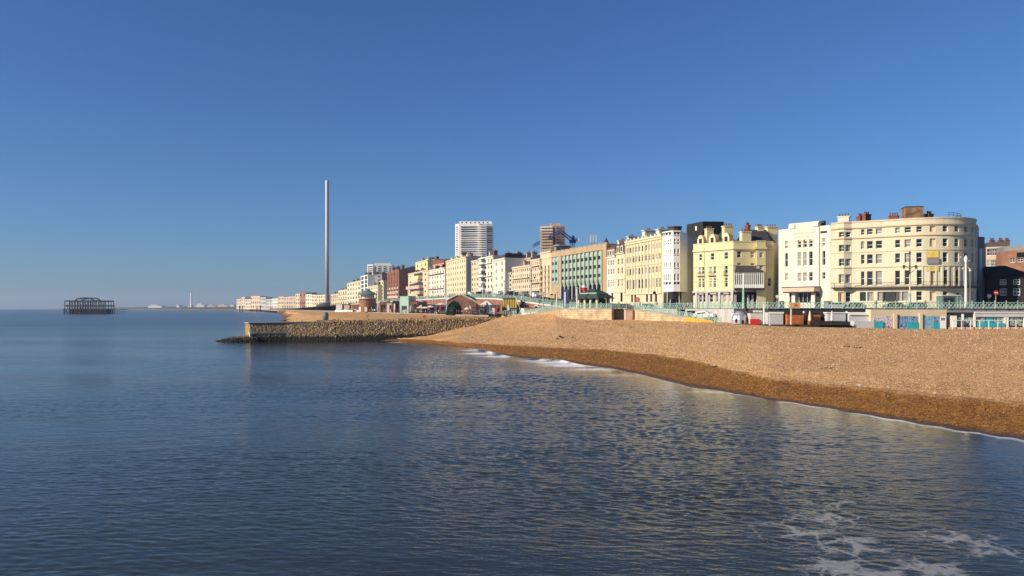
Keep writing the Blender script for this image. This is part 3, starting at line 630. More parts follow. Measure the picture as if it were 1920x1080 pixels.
d, n, L = seg(A0, A1); bayL, bayR = upx(A0, A1, 1573), upx(A0, A1, 1597)
on = lambda u, k=0: (A0[0]+d[0]*u+n[0]*k, A0[1]+d[1]*u+n[1]*k)
front = [A0, on(bayL), on(bayL+.35, 1.0), on(bayR-1.55, 1.0), on(bayR), on(upx(A0, A1, 1609)), A1]+arc
zt, zb = 29.3, 8.4
RW = zrows(184, [(428, 438.5), (451, 465.5), (476, 494), (508, 535)]); RG = zrows(184, [(547, 564)])
RB = zrows(189, [(435.5, 445), (459.5, 472), (485.5, 499), (514.5, 530.5), (548, 566)])
ops = {}
def cols(i, cs, w, rows, st='sash'): ops.setdefault(i, []).extend(grid_ops(front[i], front[i+1], cs, w, rows, st))
ub_ = math.hypot(*vsub(front[3], front[2])); ops[2] = [(ub_/2-.7, ub_/2+.7, a, b, 'sash') for a, b in RB[:4]]+[(ub_/2-.85, ub_/2+.85, a, b, 'blind pink_stucco') for a, b in RB[4:]]; cols(3, [1591], 1.25, RB)
cols(4, [1604], 1.1, zrows(188, [(551, 565)]), 'sash')
for c, w in ((1617.5, .75), (1631, 1.25), (1648, 1.35), (1683, 1.05), (1702, 1.3)): cols(5, [c], w, RW); 
for c in (1618, 1632, 1651, 1684, 1697): cols(5, [c], 1.35, RG, 'plain')
cols(5, [1669], 3.3, zrows(184, [(547, 566)]), 'dark')
for k, j in enumerate(wseg):
    i = 6+j; La = math.hypot(*vsub(front[i+1], front[i]))
    ops[i] = [(.06, La-.06, a, b, 'blind' if k == 1 else 'dark sash') for a, b in RW+(RG if k != 3 else [])]
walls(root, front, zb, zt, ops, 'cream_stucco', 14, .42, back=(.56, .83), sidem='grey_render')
cn = MB(); band(cn, front, 29.3, 29.62, .14, back=.35); band(cn, front, 27.95, 28.3, .34); band(cn, front, 25.55, 25.85, .3); cn.build('cornice', 'peach_stucco', root)
sc = MB(); band(sc, front, 22.2, 22.4, .12); band(sc, front, 18.55, 18.8, .2); band(sc, front, 13.4, 13.55, .1); sc.build('string_course', 'cream_stucco', root)
bl = MB(); bf = [on(upx(A0, A1, 1561)), on(bayL-.05), on(bayL+.3, 1.1), on(bayR-1.5, 1.1), on(bayR+.05)]+front[5:]; band(bl, bf, 13.7, 13.95, 1.15); bal = bl.build('balcony', 'iron', root)
br = MB(); bo = offset(bf, 1.08)
for a, b in zip(bo[:-1], bo[1:]):
    br.tube((a[0], a[1], 14.95), (b[0], b[1], 14.95), .04, 4); br.tube((a[0], a[1], 14.05), (b[0], b[1], 14.05), .03, 4); l_ = math.hypot(*vsub(a, b)); q = max(1, int(l_/.28))
    for k in range(q): x, y = a[0]+(b[0]-a[0])*k/q, a[1]+(b[1]-a[1])*k/q; br.tube((x, y, 13.95), (x, y, 14.95), .016, 3)
br.build('balcony_railing', 'iron', bal)
sd_ = MB(); k7 = upx(A0, A1, 1744)
yb = MB(); i1 = 6+wseg[1]; aa_, bb_ = front[i1], front[i1+1]; dd_, nn_, La = seg(aa_, bb_); q = lambda u, k, z: (aa_[0]+dd_[0]*u+nn_[0]*k, aa_[1]+dd_[1]*u+nn_[1]*k, z)

for k_, z0, z1 in ((.09, 20.5, 22.1), (.13, 17.4, 18.5)): yb = MB(); yb.quad(q(-.6, k_, z0), q(La+.6, k_, z0), q(La+.6, k_, z1), q(-.6, k_, z1)); yb.build('painted_panel', 'gold_panel', root)
sg = MB(); sg.obox(((aa_[0]+bb_[0])/2+nn_[0]*.3, (aa_[1]+bb_[1])/2+nn_[1]*.3), 2.5, .2, 19.05, 20.4, math.atan2(dd_[1], dd_[0])); sg.build('wall_sign', 'mid_grey', root)
ang = math.atan2(d[1], d[0])
for px, z1, w, pots in ((1575, 31.2, 2.6, 4), (1607, 30.9, 1.6, 3), (1618, 31.3, 1.8, 3), (1670, 30.6, 2.0, 4)):
    u = upx(A0, A1, px); x, y = on(u, -4); chimney(root, x, y, 28.5, z1, w, 1.1, ang+R(60) if pots != 4 else ang, 'chimney_pot' if px != 1575 else 'white_stucco', pots)
tk = MB(); tc = P(1710.5, 189); tk.obox(tc, 3.9, 3.9, 28.6, 33.0, R(-12)); tkb = tk.build('water_tank', 'rust_tank', root); t2 = MB(); t2.obox(tc, 4.05, 4.05, 33.0, 33.2, R(-12)); t2.build('tank_lid', 'iron', tkb)
hx = MB(); hc = P(1736, 189); hx.obox(hc, 2.2, 2.2, 28.6, 31.5, R(-12)); hx.build('lift_housing', 'grey_render', root)
chimney(root, *P(1742, 188), 28.6, 31.2, 1.5, 1.2, R(20), 'chimney_pot', 3)
rr_ = MB(); rc = (A1[0]-RC*math.sin(th0), A1[1]+RC*math.cos(th0))
for k in range(15):
    a0, a1 = R(-75+k*10), R(-65+k*10)
    for zz in (30.5, 31.0): rr_.tube((rc[0]+8.6*math.cos(a0), rc[1]+8.6*math.sin(a0), zz), (rc[0]+8.6*math.cos(a1), rc[1]+8.6*math.sin(a1), zz), .05, 4)
    rr_.tube((rc[0]+8.6*math.cos(a0), rc[1]+8.6*math.sin(a0), 28.6), (rc[0]+8.6*math.cos(a0), rc[1]+8.6*math.sin(a0), 31.0), .05, 4)
rr_.build('roof_railing', 'iron', root)
dome = MB(); dome.lathe((rc[0]+1, rc[1], 28.6), [(7.2, 0), (6.6, .8), (4.5, 1.6), (2, 2.1), (.2, 2.2)], 20); dome.build('roof_deck', 'slate_roof', root)
# pilasters on the first floor of the curve
pl = MB()
for j in wseg:
    i = 6+j
    for k, s in ((i, -1), (i+1, 1)):
        p = front[k]; o = offset(front, .1)[k]; pl.obox(((p[0]+o[0])/2, (p[1]+o[1])/2), .34, .22, 14.0, 18.5, math.atan2(seg(front[i], front[i+1])[0][1], seg(front[i], front[i+1])[0][0]))
pl.build('pilaster', 'cream_stucco', root)
# grey glass box porch by the curve
gp = thing('kiosk', 'pale grey glazed kiosk in front of the curved hotel corner', 'kiosk', (*P(1778, 166), 8.9)); g_ = MB(); c_ = P(1777.5, 167); g_.obox(c_, 3.5, 2.6, 8.9, 11.6, R(-3)); g_.build('body', 'sage_green', gp)
g_ = MB(); g_.obox(c_, 3.75, 2.9, 11.6, 11.8, R(-3)); g_.build('roof', 'pale_concrete', gp); g_ = MB(); g_.obox((c_[0]-.55, c_[1]-1.31), 2.1, .06, 9.2, 11.3, R(-3)); g_.build('window', 'glass', gp); g_ = MB(); g_.obox((c_[0]+1.1, c_[1]-1.25), .8, .06, 8.95, 11.2, R(-3)); g_.build('door', 'mid_grey', gp)

# B: white moderne building with a raised centre and an entrance canopy
B0, B1 = P(1460, 203), P(1557.4, 191.2); root = thing('hotel', 'white hotel with a raised lettered parapet and dark entrance canopy', 'hotel', (73, 197, 8.9))
d, n, L = seg(B0, B1); u1, u2 = upx(B0, B1, 1481), upx(B0, B1, 1537); on = lambda u, k=0: (B0[0]+d[0]*u+n[0]*k, B0[1]+d[1]*u+n[1]*k); ang = math.atan2(d[1], d[0])
front = [B0, on(u1), on(u1+.01, .35), on(u2-.01, .35), on(u2), B1]; ops = {}
RL = zrows(201, [(451.5, 466), (474.5, 500.5), (512, 525.5)]); RCn = zrows(197, [(449.5, 464.5), (472.5, 499), (511, 527.5)]); RR_ = zrows(193, [(446, 462), (470.5, 497.5), (510.5, 523.5)])
cols(0, [1474.5], .85, RL, 'sash'); cols(0, [1474], 2.0, zrows(201, [(438.7, 442.3)]), 'dark')
for c in (1498.8, 1509.3, 1520.2): cols(2, [c], 1.0, RCn, 'sash')
cols(4, [1544.7], .8, RR_, 'sash'); cols(4, [1544.5], 1.8, zrows(193, [(433.3, 437.6)]), 'dark')
cols(2, [1510.5], 4.6, zrows(197, [(546.5, 568)]), 'dark')
walls(root, front, 8.4, 29.1, ops, 'white_stucco', 13, .3, back=(.56, .83))
pr = MB(); pr.obox(on((u1+u2)/2, -.15), u2-u1, .9, 29.1, 30.4, ang); pr.obox(on(u1+.9, .0), 1.7, 1.3, 29.1, 30.1, ang); pr.obox(on(u2-.9, .0), 1.7, 1.3, 29.1, 30.1, ang); pr.build('parapet', 'white_stucco', root)
tx = MB()
for r_, (z, h_, n_) in enumerate(((27.6, .42, 15), (26.75, .26, 11), (25.7, .34, 4))):
    for k in range(n_):
        u = u1+1.0+(u2-u1-2.0)*(k+.5)/n_; w_ = (u2-u1-2)/n_*random.uniform(.55, .8); tx.obox(on(u, .38), w_, .06, z, z+h_*random.uniform(.8, 1), ang)
tx.build('raised_lettering', 'peach_stucco', root)
for pts_, z0, z1 in ((front, 24.95, 25.1), (front, 14.4, 14.55), ([front[0], front[1]], 28.8, 29.15), ([front[4], front[5]], 28.8, 29.15)): cn = MB(); band(cn, pts_, z0, z1, .11); cn.build('string_course', 'white_stucco', root)
cp = MB(); cp.obox(on((u1+u2)/2-.1, 1.5), u2-u1+.6, 2.4, 13.1, 14.15, ang); can = cp.build('canopy', 'pink_wall', root); cp = MB(); cp.obox(on((u1+u2)/2-.1, 1.5), u2-u1+.8, 2.6, 14.15, 14.35, ang); cp.build('canopy_trim', 'iron', can)
cp = MB(); cp.obox(on((u1+u2)/2-.1, 1.5), u2-u1+.3, 2.2, 12.8, 13.1, ang); cp.build('canopy_soffit', 'dark_paint', can)
for px in (1493, 1530): cp = MB(); cp.obox(on(upx(B0, B1, px), .9), .95, .8, 8.4, 12.8, ang); cp.build('column', 'white_stucco', root)
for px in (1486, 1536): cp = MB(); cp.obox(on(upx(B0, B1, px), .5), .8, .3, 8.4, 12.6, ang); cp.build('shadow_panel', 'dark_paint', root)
cp = MB(); cp.obox(on(upx(B0, B1, 1534), -2), 1.0, 1.0, 28.5, 30.6, ang); cp.build('vent', 'dark_paint', root)
ent = MB()
for px in (1500, 1508, 1516, 1523): ent.obox(on(upx(B0, B1, px), .42), .1, .1, 8.6, 12.8, ang)
ent.build('door_frame', 'grey_render', root)

# D: yellow corner pub hotel
D0, D1, D2, D3, D4, D5 = P(1300, 215.5), P(1375, 205), (63.6, 205.9), None, None, None
D2 = P(1418, 205.8); bw0 = P(1419, 203.4); bw1 = P(1435.5, 203.6); D5 = P(1436, 206); D6 = P(1450, 206.4)
front = [D0, D1, D2, bw0, bw1, D5, D6]; root = thing('hotel', 'yellow corner hotel with dormers, tall chimneys and a grey pub ground floor', 'hotel', (62, 208, 8.9)); ops = {}
ref = 209
RS3 = zrows(ref, [(474, 487)]); RS2 = zrows(ref, [(498.5, 513)]); RS1 = zrows(ref, [(521, 539)]); RS0 = zrows(ref, [(551, 566.5)])
cols(0, [1313.5], .9, RS3, 'sash'); cols(0, [1335.5, 1361.5], 1.15, RS3, 'sash')
for c in (1312, 1318.5, 1332.5, 1340): cols(0, [c], .72, RS2+RS1, 'sash')
cols(0, [1361.5], .95, RS2+RS1, 'sash')
for c in (1314, 1321.5, 1334, 1345, 1359, 1370): cols(0, [c], .95, RS0, 'sash')
for c in (1386, 1411): cols(1, [c], 1.15, zrows(205, [(470.5, 483), (493, 508.5)]), 'sash')
ops[3] = [(.7, 1.75, a, b, 'sash') for a, b in zrows(203.5, [(473, 483), (497, 505)])]
cols(5, [1443], .9, zrows(206, [(521, 537)]), 'sash')
walls(root, front, 8.4, 26.3, ops, 'yellow_stucco', 12, .22, back=(.45, .9), parapet=.5)
cn = MB(); band(cn, front, 24.3, 24.75, .4); band(cn, front, 20.1, 20.3, .14); band(cn, front, 26.3, 26.5, .12, back=.3); band(cn, front[:3], 16.2, 16.4, .1); cn.build('cornice', 'yellow_stucco', root)
d, n, L = seg(D0, D1); on = lambda u, k=0: (D0[0]+d[0]*u+n[0]*k, D0[1]+d[1]*u+n[1]*k); ang = math.atan2(d[1], d[0])
gm = MB()                                             # grey pub front, panelled
pub = [(D0[0]+n[0]*.03, D0[1]+n[1]*.03), D1, D2]; band(gm, front[:3], 13.2, 13.7, .42); gm.build('fascia', 'grey_render', root)
gs = MB(); band(gs, front[:3], 12.55, 13.19, .22); gs.build('sign_board', 'dark_paint', root)
pm = MB()
for px in (1307, 1326.5, 1350, 1374): u = upx(D0, D1, px); pm.obox(on(u, .2), .75, .4, 8.5, 13.2, ang)
for px in (1310, 1317.8, 1325, 1330, 1339.5, 1349, 1354, 1364.5): u = upx(D0, D1, px); pm.obox(on(u, .06), .5, .12, 8.5, 12.55, ang)
pm.build('pilaster', 'grey_render', root)
for px, w_ in ((1315.5, 2.0), (1338.5, 2.3), (1362.5, 2.1)): l_ = MB(); [l_.obox(on(upx(D0, D1, px)+k*.28-w_/2+.3, .24), .18, .04, 12.72, 13.02, ang) for k in range(int(w_/.28)-1)]; l_.build('lettering', 'canvas', root)
dg = MB(); d2, n2, L2 = seg(D1, D2); on2 = lambda u, k=0: (D1[0]+d2[0]*u+n2[0]*k, D1[1]+d2[1]*u+n2[1]*k); a2 = math.atan2(d2[1], d2[0])
dg.obox(on2(3.8, .15), 8.0, .3, 8.5, 12.5, a2); dg.build('shop_front', 'glass_dark', root); dg = MB()
for px in (1379, 1403, 1411, 1419.5, 1428, 1433): dg = MB(); dg.obox((X(px, 204.6), 204.6), .45, .35, 8.5, 12.5, a2); dg.build('column', 'grey_render', root)
vb = MB(); vc = [(X(1377, 204.9), 204.9), (X(1377.5, 202.4), 202.4), (X(1432, 201.6), 201.6), (X(1434, 203.3), 203.3)]; vb.prism(vc, 13.7, 14.2); vb.build('veranda_floor', 'dark_paint', root)
vr = MB(); vr.add([(p[0], p[1], 18.2) for p in vc]+[(X(1380, 205), 205, 20.0), (X(1418, 204.7), 204.7, 20.0)], [(0, 1, 4), (1, 2, 5, 4), (2, 3, 5), (3, 2, 1, 0), (0, 4, 5, 3)]); vr.build('veranda_roof', 'slate_roof', root)
vp = MB()
for k in range(16): p = (vc[1][0]+(vc[2][0]-vc[1][0])*k/15, vc[1][1]+(vc[2][1]-vc[1][1])*k/15+.15); vp.box(p[0]-.09, p[0]+.09, p[1]-.08, p[1]+.08, 14.2, 18.2)
vp.box(vc[1][0], vc[2][0], vc[1][1]+.02, vc[1][1]+.14, 17.6, 17.75); vp.obox(((vc[1][0]+vc[2][0])/2, (vc[1][1]+vc[2][1])/2+.18), vc[2][0]-vc[1][0], .1, 14.2, 15.1, math.atan2(vc[2][1]-vc[1][1], vc[2][0]-vc[1][0])); vp.build('veranda_post', 'white_paint', root)
vg = MB(); vg.obox(((vc[1][0]+vc[2][0])/2, 203.1), vc[2][0]-vc[1][0]-.4, .1, 14.2, 18.1, math.atan2(-.8, 7.5)); vg.build('veranda_window', 'glass_dark', root)
for px in (1313.5, 1335.5, 1361.5):                    # round-topped dormer gables
    u = upx(D0, D1, px); g_ = MB(); pts = [(-1.05, 26.2), (1.05, 26.2), (1.05, 27.6), (.75, 28.3), (.3, 28.75), (-.3, 28.75), (-.75, 28.3), (-1.05, 27.6)]; p0 = on(u, .05); q0 = on(u, -1.6); m_ = len(pts)
    g_.add([(p0[0]+d[0]*a, p0[1]+d[1]*a, z) for a, z in pts]+[(q0[0]+d[0]*a, q0[1]+d[1]*a, z) for a, z in pts], [tuple(range(m_))]+[(i, i+m_, (i+1) % m_+m_, (i+1) % m_) for i in range(m_)]); dm = g_.build('dormer', 'yellow_stucco', root)
    w_ = MB(); w_.obox(on(u, .07), .95, .06, 26.5, 27.8, ang); w_.build('window', 'glass', dm)
bk = (.45, .9); rg = [on(.2, -1.2), (D1[0]-1, D1[1]+.9), (D1[0]+bk[0]*11-.5, D1[1]+bk[1]*11), on(.2, -1.2)]; rg[3] = (rg[0][0]+bk[0]*10, rg[0][1]+bk[1]*10)
pitched(root, rg, 26.4, 3.2); pitched(root, [(D1[0]+.4, D1[1]+1.2), (D6[0]-.5, D6[1]+.8), (D6[0]+bk[0]*9, D6[1]+bk[1]*9), (D1[0]+bk[0]*9.6, D1[1]+bk[1]*9.6)], 26.0, 3.9)
for px, py, w_, Y in ((1329.5, 430.5, 1.9, 214), (1364.5, 425.5, 2.6, 210), (1397.5, 436, 2.5, 206.6), (1424, 427, 1.7, 211), (1446, 427, 2.9, 214), (1402, 424, .8, 212)):
    chimney(root, *P(px, Y), 25.4, Z(py, Y), w_, 1.6, R(10), 'yellow_stucco' if px != 1402 else 'chimney_pot', 4)
pp_ = MB(); u = upx(D0, D1, 1321); pp_.tube((*on(u, .08), 13.7), (*on(u, .08), 25.2), .09, 5); pp_.build('drainpipe', 'sand_render', root)
for c in (1315, 1336, 1361.5):                          # little iron balconies
    u = upx(D0, D1, c); w_ = 1.1 if c > 1350 else 2.2; g_ = MB(); 
    for k in range(9): g_.tube((*on(u-w_/2+w_*k/8, .5), 17.7), (*on(u-w_/2+w_*k/8, .5), 18.7), .025, 3)
    g_.obox(on(u, .28), w_+.1, .5, 17.55, 17.7, ang); g_.obox(on(u, .5), w_+.05, .06, 18.68, 18.74, ang); g_.build('balcony', 'iron', root)

# dark modern penthouse block behind the terrace and the pub
root = thing('building', 'black flat roofed modern block rising behind the yellow corner hotel', 'building', (*P(1322, 246), 8)); b_ = MB(); a, b, c = P(1288, 244), P(1318, 239), P(1357, 241)
b_.prism([a, b, c, (c[0]+3, c[1]+12), (a[0]+3, a[1]+14)], 8, [Z(421, 244), Z(415, 239), Z(415.5, 241), Z(415, 241), Z(420, 244)]); b_.build('wall', 'black_timber', root)
w_ = MB(); w_.obox(P(1305.7, 241.2), .6, .3, Z(432, 241), Z(424, 241), R(-50)); w_.build('window', 'white_paint', root)

# E: cream terrace with the white corner bay tower
E0, E1 = P(1172, 250.4), P(1241, 226.5)
root = thing('hotel', 'long cream five storey terrace hotel ending in a white rounded bay tower', 'hotel', (42, 237, 8.9))
bt = [P(1243.5, 224.4), P(1247, 222.6), P(1259, 219.9), P(1262.5, 219.5), P(1275, 219.6), P(1277.5, 221)]; front = [E0, E1, (E1[0]+.3, E1[1]-.7)]; ops = {}
ER = [(z0, z1) for z0, z1 in zrows(233, [(458, 468.5), (476, 488), (500, 512.5), (522, 540), (550, 566)])]
for c in (1176.5, 1182, 1188, 1193.5, 1199, 1204.5, 1211.5, 1218, 1224.5, 1231, 1237): cols(0, [c], .95, ER[:4], 'sash' if c > 1190 else 'plain')
for c in (1185, 1191, 1213, 1221, 1230): cols(0, [c], 1.3, ER[4:], 'dark')
walls(root, front, 8.4, 29.6, ops, 'terrace_stucco', 13, .2)
cn = MB(); band(cn, front[:2], 29.6, 30.2, .25, back=.3); band(cn, front[:2], 28.9, 29.2, .3); band(cn, front[:2], 21.9, 22.15, .2); band(cn, front[:2], 24.6, 24.75, .12); band(cn, front[:2], 13.2, 13.5, .3); cn.build('cornice', 'terrace_stucco', root)
gf = MB(); band(gf, front[:2], 8.45, 13.19, .07); 
d, n, L = seg(E0, E1); on = lambda u, k=0: (E0[0]+d[0]*u+n[0]*k, E0[1]+d[1]*u+n[1]*k); ang = math.atan2(d[1], d[0])
pl = MB(); k = 0
for c in np.linspace(1173.5, 1240, 12): u = upx(E0, E1, c); pl.obox(on(min(max(u, .3), L-.3), .1), .3, .2, 13.5, 28.9, ang)
pl.build('pilaster', 'terrace_stucco', root)
cr = MB()
for k in range(9): cr.obox(on(L*(k+.5)/9, -.1), .9, .5, 30.2, 30.75, ang)
cr.build('parapet', 'terrace_stucco', root)
for c, py, w_ in ((1188.5, 433.5, 3.4), (1213, 431.5, 3.0), (1239, 430, 2.2)): u = upx(E0, E1, c); u = min(u, L-1); x, y = on(u, -5); chimney(root, x, y, 28.5, Z(py, y), 2.0, w_, ang, 'white_stucco' if c < 1230 else 'chimney_pot', 5)
tw = thing('bay_tower', 'white corner bay tower with stacked windows and arched top lights', 'tower', (*P(1262, 222), 9)); tops = {}; front = bt
TR = zrows(221, [(448.5, 459), (467, 480.5), (492.5, 505), (513.5, 526.5)]); TA = zrows(221, [(436, 443)]); TP = zrows(221, [(529, 533.5)])
for i, nn_ in ((0, 1), (1, 3), (3, 2)):
    La = math.hypot(*vsub(bt[i+1], bt[i])); tops[i] = even_ops(bt[i], bt[i+1], nn_, La/nn_*.58, TR, 'dark sash' if i == 3 else 'sash')
    tops[i] += even_ops(bt[i], bt[i+1], nn_ if nn_ != 3 else 2, La/(nn_ if nn_ != 3 else 2)*.74, TA+TP, 'dark')
walls(tw, bt, 13.6, 30.3, tops, 'white_paint', 4, .18, back=(.6, .8), sidem='white_paint')
cn = MB(); 
for z in (13.7, 16.35, 20.2, 23.9, 27.3, 29.3): band(cn, bt, z, z+.22, .12)
band(cn, bt, 30.3, 30.6, .3, back=.4); cn.build('cornice', 'white_paint', tw)
gb = MB(); c_ = P(1261.5, 222.6); gb.lathe((c_[0], c_[1], 8.4), [(1.7, 0), (1.7, 3.2)], 14); gb.build('entrance_porch', 'glass_dark', tw); gb = MB(); gb.lathe((c_[0], c_[1], 11.6), [(1.9, 0), (2.0, 1.9)], 14); gb.build('porch_fascia', 'dark_paint', tw)
gb = MB(); gb.lathe((X(1265, 224), 224, 30.5), [(2.0, 0), (1.8, 1.3)], 10); gb.lathe((X(1265, 224), 224, 31.8), [(2.1, 0), (2.1, .35)], 10); gb.build('roof_hut', 'slate_roof', tw)
for k in range(5): p = P(1251+k*5.6, 221.2); g_ = MB(); g_.obox(p, .16, .16, 8.4, 13.6); g_.build('column', 'white_paint', tw)
# its plain side wing in the lane
root = thing('building', 'grey rendered side wing in the lane behind the white bay tower', 'building', (*P(1290, 226), 9)); a, b = P(1277.8, 223), P(1300, 226.5); front = [a, b]; ops = {0: []}
for z0, z1 in TR: ops[0] += [(.9, 1.7, z0, z1, 'sash')]
walls(root, front, 8.4, 29.9, ops, 'grey_render', 9, .2, back=(.3, .95)); cn = MB(); band(cn, front, 29.2, 29.5, .25); cn.build('cornice', 'grey_render', root)

# F: two narrow white houses with dormered mansard roofs
for nm, pa, pb, ya, yb_, zc, lab, m_, cs in (('townhouse', 1137.5, 1154.5, 263, 256.4, 25.6, 'narrow white townhouse with red topped dormers beside the teal ribbed building', 'white_stucco', (1141.5, 1146, 1150.5)), ('townhouse', 1155, 1171.6, 256.2, 250.6, 26.4, 'narrow pale yellow townhouse between the white townhouse and the long terrace', 'terrace_stucco', (1159.5, 1166.5))):
    a, b = P(pa, ya), P(pb, yb_); root = thing(nm, lab, 'house', (*P((pa+pb)/2, ya), 9.5)); front = [a, b]; ops = {}
    for c in cs: cols(0, [c], 1.0, zrows(257, [(486, 497), (503, 514), (524, 538)]), 'sash')
    cols(0, [(pa+pb)/2+2], 1.4, zrows(257, [(548, 566)]), 'dark')
    walls(root, front, 9, zc, ops, m_, 12, .2); cn = MB(); band(cn, front, zc, zc+.35, .35, back=.3); band(cn, front, zc-8.1, zc-7.9, .15); band(cn, front, 14, 14.3, .2); cn.build('cornice', m_, root)
    d, n, L = seg(a, b); B2 = (b[0]+BACK[0]*10, b[1]+BACK[1]*10); A2 = (a[0]+BACK[0]*10, a[1]+BACK[1]*10); mr_ = MB(); top = [(a[0]-n[0]*1.6, a[1]-n[1]*1.6), (b[0]-n[0]*1.6, b[1]-n[1]*1.6), B2, A2]
    mr_.add([(p[0], p[1], zc+.3) for p in (a, b, B2, A2)]+[(p[0], p[1], zc+4.4) for p in top], [(0, 1, 5, 4), (1, 2, 6, 5), (2, 3, 7, 6), (3, 0, 4, 7), (4, 5, 6, 7)]); rf = mr_.build('mansard_roof', 'slate_roof', root)
    for c in cs: 
        u = upx(a, b, c); p = (a[0]+d[0]*u-n[0]*.5, a[1]+d[1]*u-n[1]*.5); dm = MB(); dm.obox(p, 1.5, 1.4, zc+.5, zc+2.7, math.atan2(d[1], d[0])); o = dm.build('dormer', 'white_stucco', root)
        g_ = MB(); g_.obox((p[0]+n[0]*.71, p[1]+n[1]*.71), .8, .04, zc+.8, zc+2.3, math.atan2(d[1], d[0])); g_.build('window', 'glass_dark', o); g_ = MB(); g_.lathe((p[0], p[1], zc+2.7), [(.95, 0), (.75, .45), (.3, .8), (.05, .85)], 8); g_.build('dormer_roof', 'chimney_pot', o)
    chimney(root, (a[0]+b[0])/2+4, (a[1]+b[1])/2+2, zc+2, zc+5.6, 1.2, 3.0, math.atan2(d[1], d[0]), 'white_stucco', 3)

# G: brown concrete hotel with teal ribbed bays
G0, G1 = P(1033, 307), P(1137, 263.2); root = thing('hotel', 'brown concrete hotel with tall round topped teal ribbed bays', 'hotel', (22, 285, 10)); d, n, L = seg(G0, G1); ang = math.atan2(d[1], d[0])
on = lambda u, k=0: (G0[0]+d[0]*u+n[0]*k, G0[1]+d[1]*u+n[1]*k); front = [G0, G1]; zt = 30.6; zb = 9.5
ua = [upx(G0, G1, c) for c in (1035.5, 1047.5, 1053.5, 1129.5)]
g0, g1 = 17.2, 28.7; wall = MB()
ops = {0: [(ua[2], ua[3], zb+.5, g1, 'x'), (ua[0], ua[1], g0+1.2, g1, 'x')]}
facade(wall, G0, G1, zb, zt, ops[0], .9); Bk = (G1[0]+BACK[0]*14, G1[1]+BACK[1]*14); Ak = (G0[0]+BACK[0]*14, G0[1]+BACK[1]*14)
for p, q in ((G1, Bk), (Bk, Ak), (Ak, G0)): facade(wall, p, q, zb, zt, [], 0)
wall.add([(p[0], p[1], zt-.4) for p in (G0, G1, Bk, Ak)], [(0, 1, 2, 3)]); wall.build('wall', 'brown_concrete', root)
tpm = MB(); tpm.quad((*on(ua[2], -.88), g0), (*on(ua[3], -.88), g0), (*on(ua[3], -.88), g1), (*on(ua[2], -.88), g1)); tpm.quad((*on(ua[0], -.88), g0), (*on(ua[1], -.88), g0), (*on(ua[1], -.88), g1), (*on(ua[0], -.88), g1)); tpm.build('back_panel', 'dark_paint', root)
lo = MB(); lo.quad((*on(ua[2], -.86), zb), (*on(ua[3], -.86), zb), (*on(ua[3], -.86), g0), (*on(ua[2], -.86), g0)); lo.build('lobby_glass', 'glass_dark', root)
def bay(u0, u1):
    b_ = MB(); w_ = u1-u0; k0, k1 = -.2, .45; seg_ = 8; prof = []
    for j in range(seg_+1):                              # bowed rib seen in plan, arched at the head
        a = math.pi*j/seg_; prof.append((u0+w_/2-w_/2*.86*math.cos(a), k0+(k1-k0)*math.sin(a)))
    zs_ = [(g0-.2, .35), (g0+1.6, 1.0), (g1-1.1, 1.0), (g1-.5, .8), (g1-.15, .45)]; vs = []
    for z, s in zs_: vs += [(*on((u0+u1)/2+(p[0]-(u0+u1)/2)*(1 if z > g0+1 or s == 1 else .8), -.5+(p[1]+.5)*s), z) for p in prof]
    m_ = len(prof); b_.add(vs, [(r*m_+i, r*m_+i+1, (r+1)*m_+i+1, (r+1)*m_+i) for r in range(len(zs_)-1) for i in range(m_-1)]); o = b_.build('bay', 'teal_panel', root)
    for z0 in (19.6, 22.6, 25.6): w = MB(); w.obox(on((u0+u1)/2, k1-.18), w_*.5, .45, z0, z0+1.15, ang); w.build('window', 'glass_dark', o)
nb = 10
for i in range(nb): w_ = (ua[3]-ua[2])/nb; bay(ua[2]+w_*i+.18, ua[2]+w_*(i+1)-.18)
for i in range(2): w_ = (ua[1]-ua[0])/2; bay(ua[0]+w_*i+.15, ua[0]+w_*(i+1)-.15)
for i in range(nb+1): w_ = (ua[3]-ua[2])/nb; co = MB(); co.obox(on(ua[2]+w_*i, .3), .42, .42, zb, g0+.1, ang); co.build('column', 'pale_concrete', root)
for i in range(nb+1): w_ = (ua[3]-ua[2])/nb; rb = MB(); rb.obox(on(ua[2]+w_*i, -.1), .24, .9, g0+.4, g1+.1, ang); rb.build('rib', 'brown_concrete', root)
for k in range(12): fn = MB(); fn.obox(on(L*(k+.5)/12, -.6), 1.6, .14, zt-.4, zt+.5, ang+R(35)); fn.build('roof_fin', 'brown_concrete', root)
pod = MB(); pod.obox(on((ua[0]+ua[1])/2-1.5, .6), 7, 1.2, zb, 14.6, ang); pod.build('porch', 'brown_concrete', root); pod = MB(); pod.obox(on(upx(G0, G1, 1040), 1.25), 2.2, .1, 14.0, 14.5, ang); pod.build('lettering', 'dark_paint', root)
an = thing('antenna_mast', 'green and white phone antenna mast on the teal ribbed hotel roof', 'antenna', (*P(1112.5, 277), 30.2)); a_ = MB(); p = P(1112.5, 277)
a_.tube((p[0], p[1], 30.1), (p[0], p[1], 34.4), .14, 6); a_.build('mast', 'mid_grey', an); a_ = MB(); a_.tube((p[0]-1, p[1], 32.2), (p[0]+1, p[1], 32.2), .09, 5); a_.build('crossbar', 'mid_grey', an)
for k in (-.95, 0, .95): a_ = MB(); a_.obox((p[0]+k, p[1]-.2), .4, .3, 32.0, 34.8); a_.build('panel_antenna', 'pale_concrete', an)
tr = thing('rooftop_turret', 'small dark pointed turret above the ribbed hotel roof', 'turret', (*P(1136.5, 285), 29)); a_ = MB(); p = P(1136.5, 285); a_.lathe((p[0], p[1], 29), [(1.6, 0), (1.4, 2.4), (.8, 4.0), (.05, 5.6)], 8); a_.build('spire', 'slate_roof', tr)

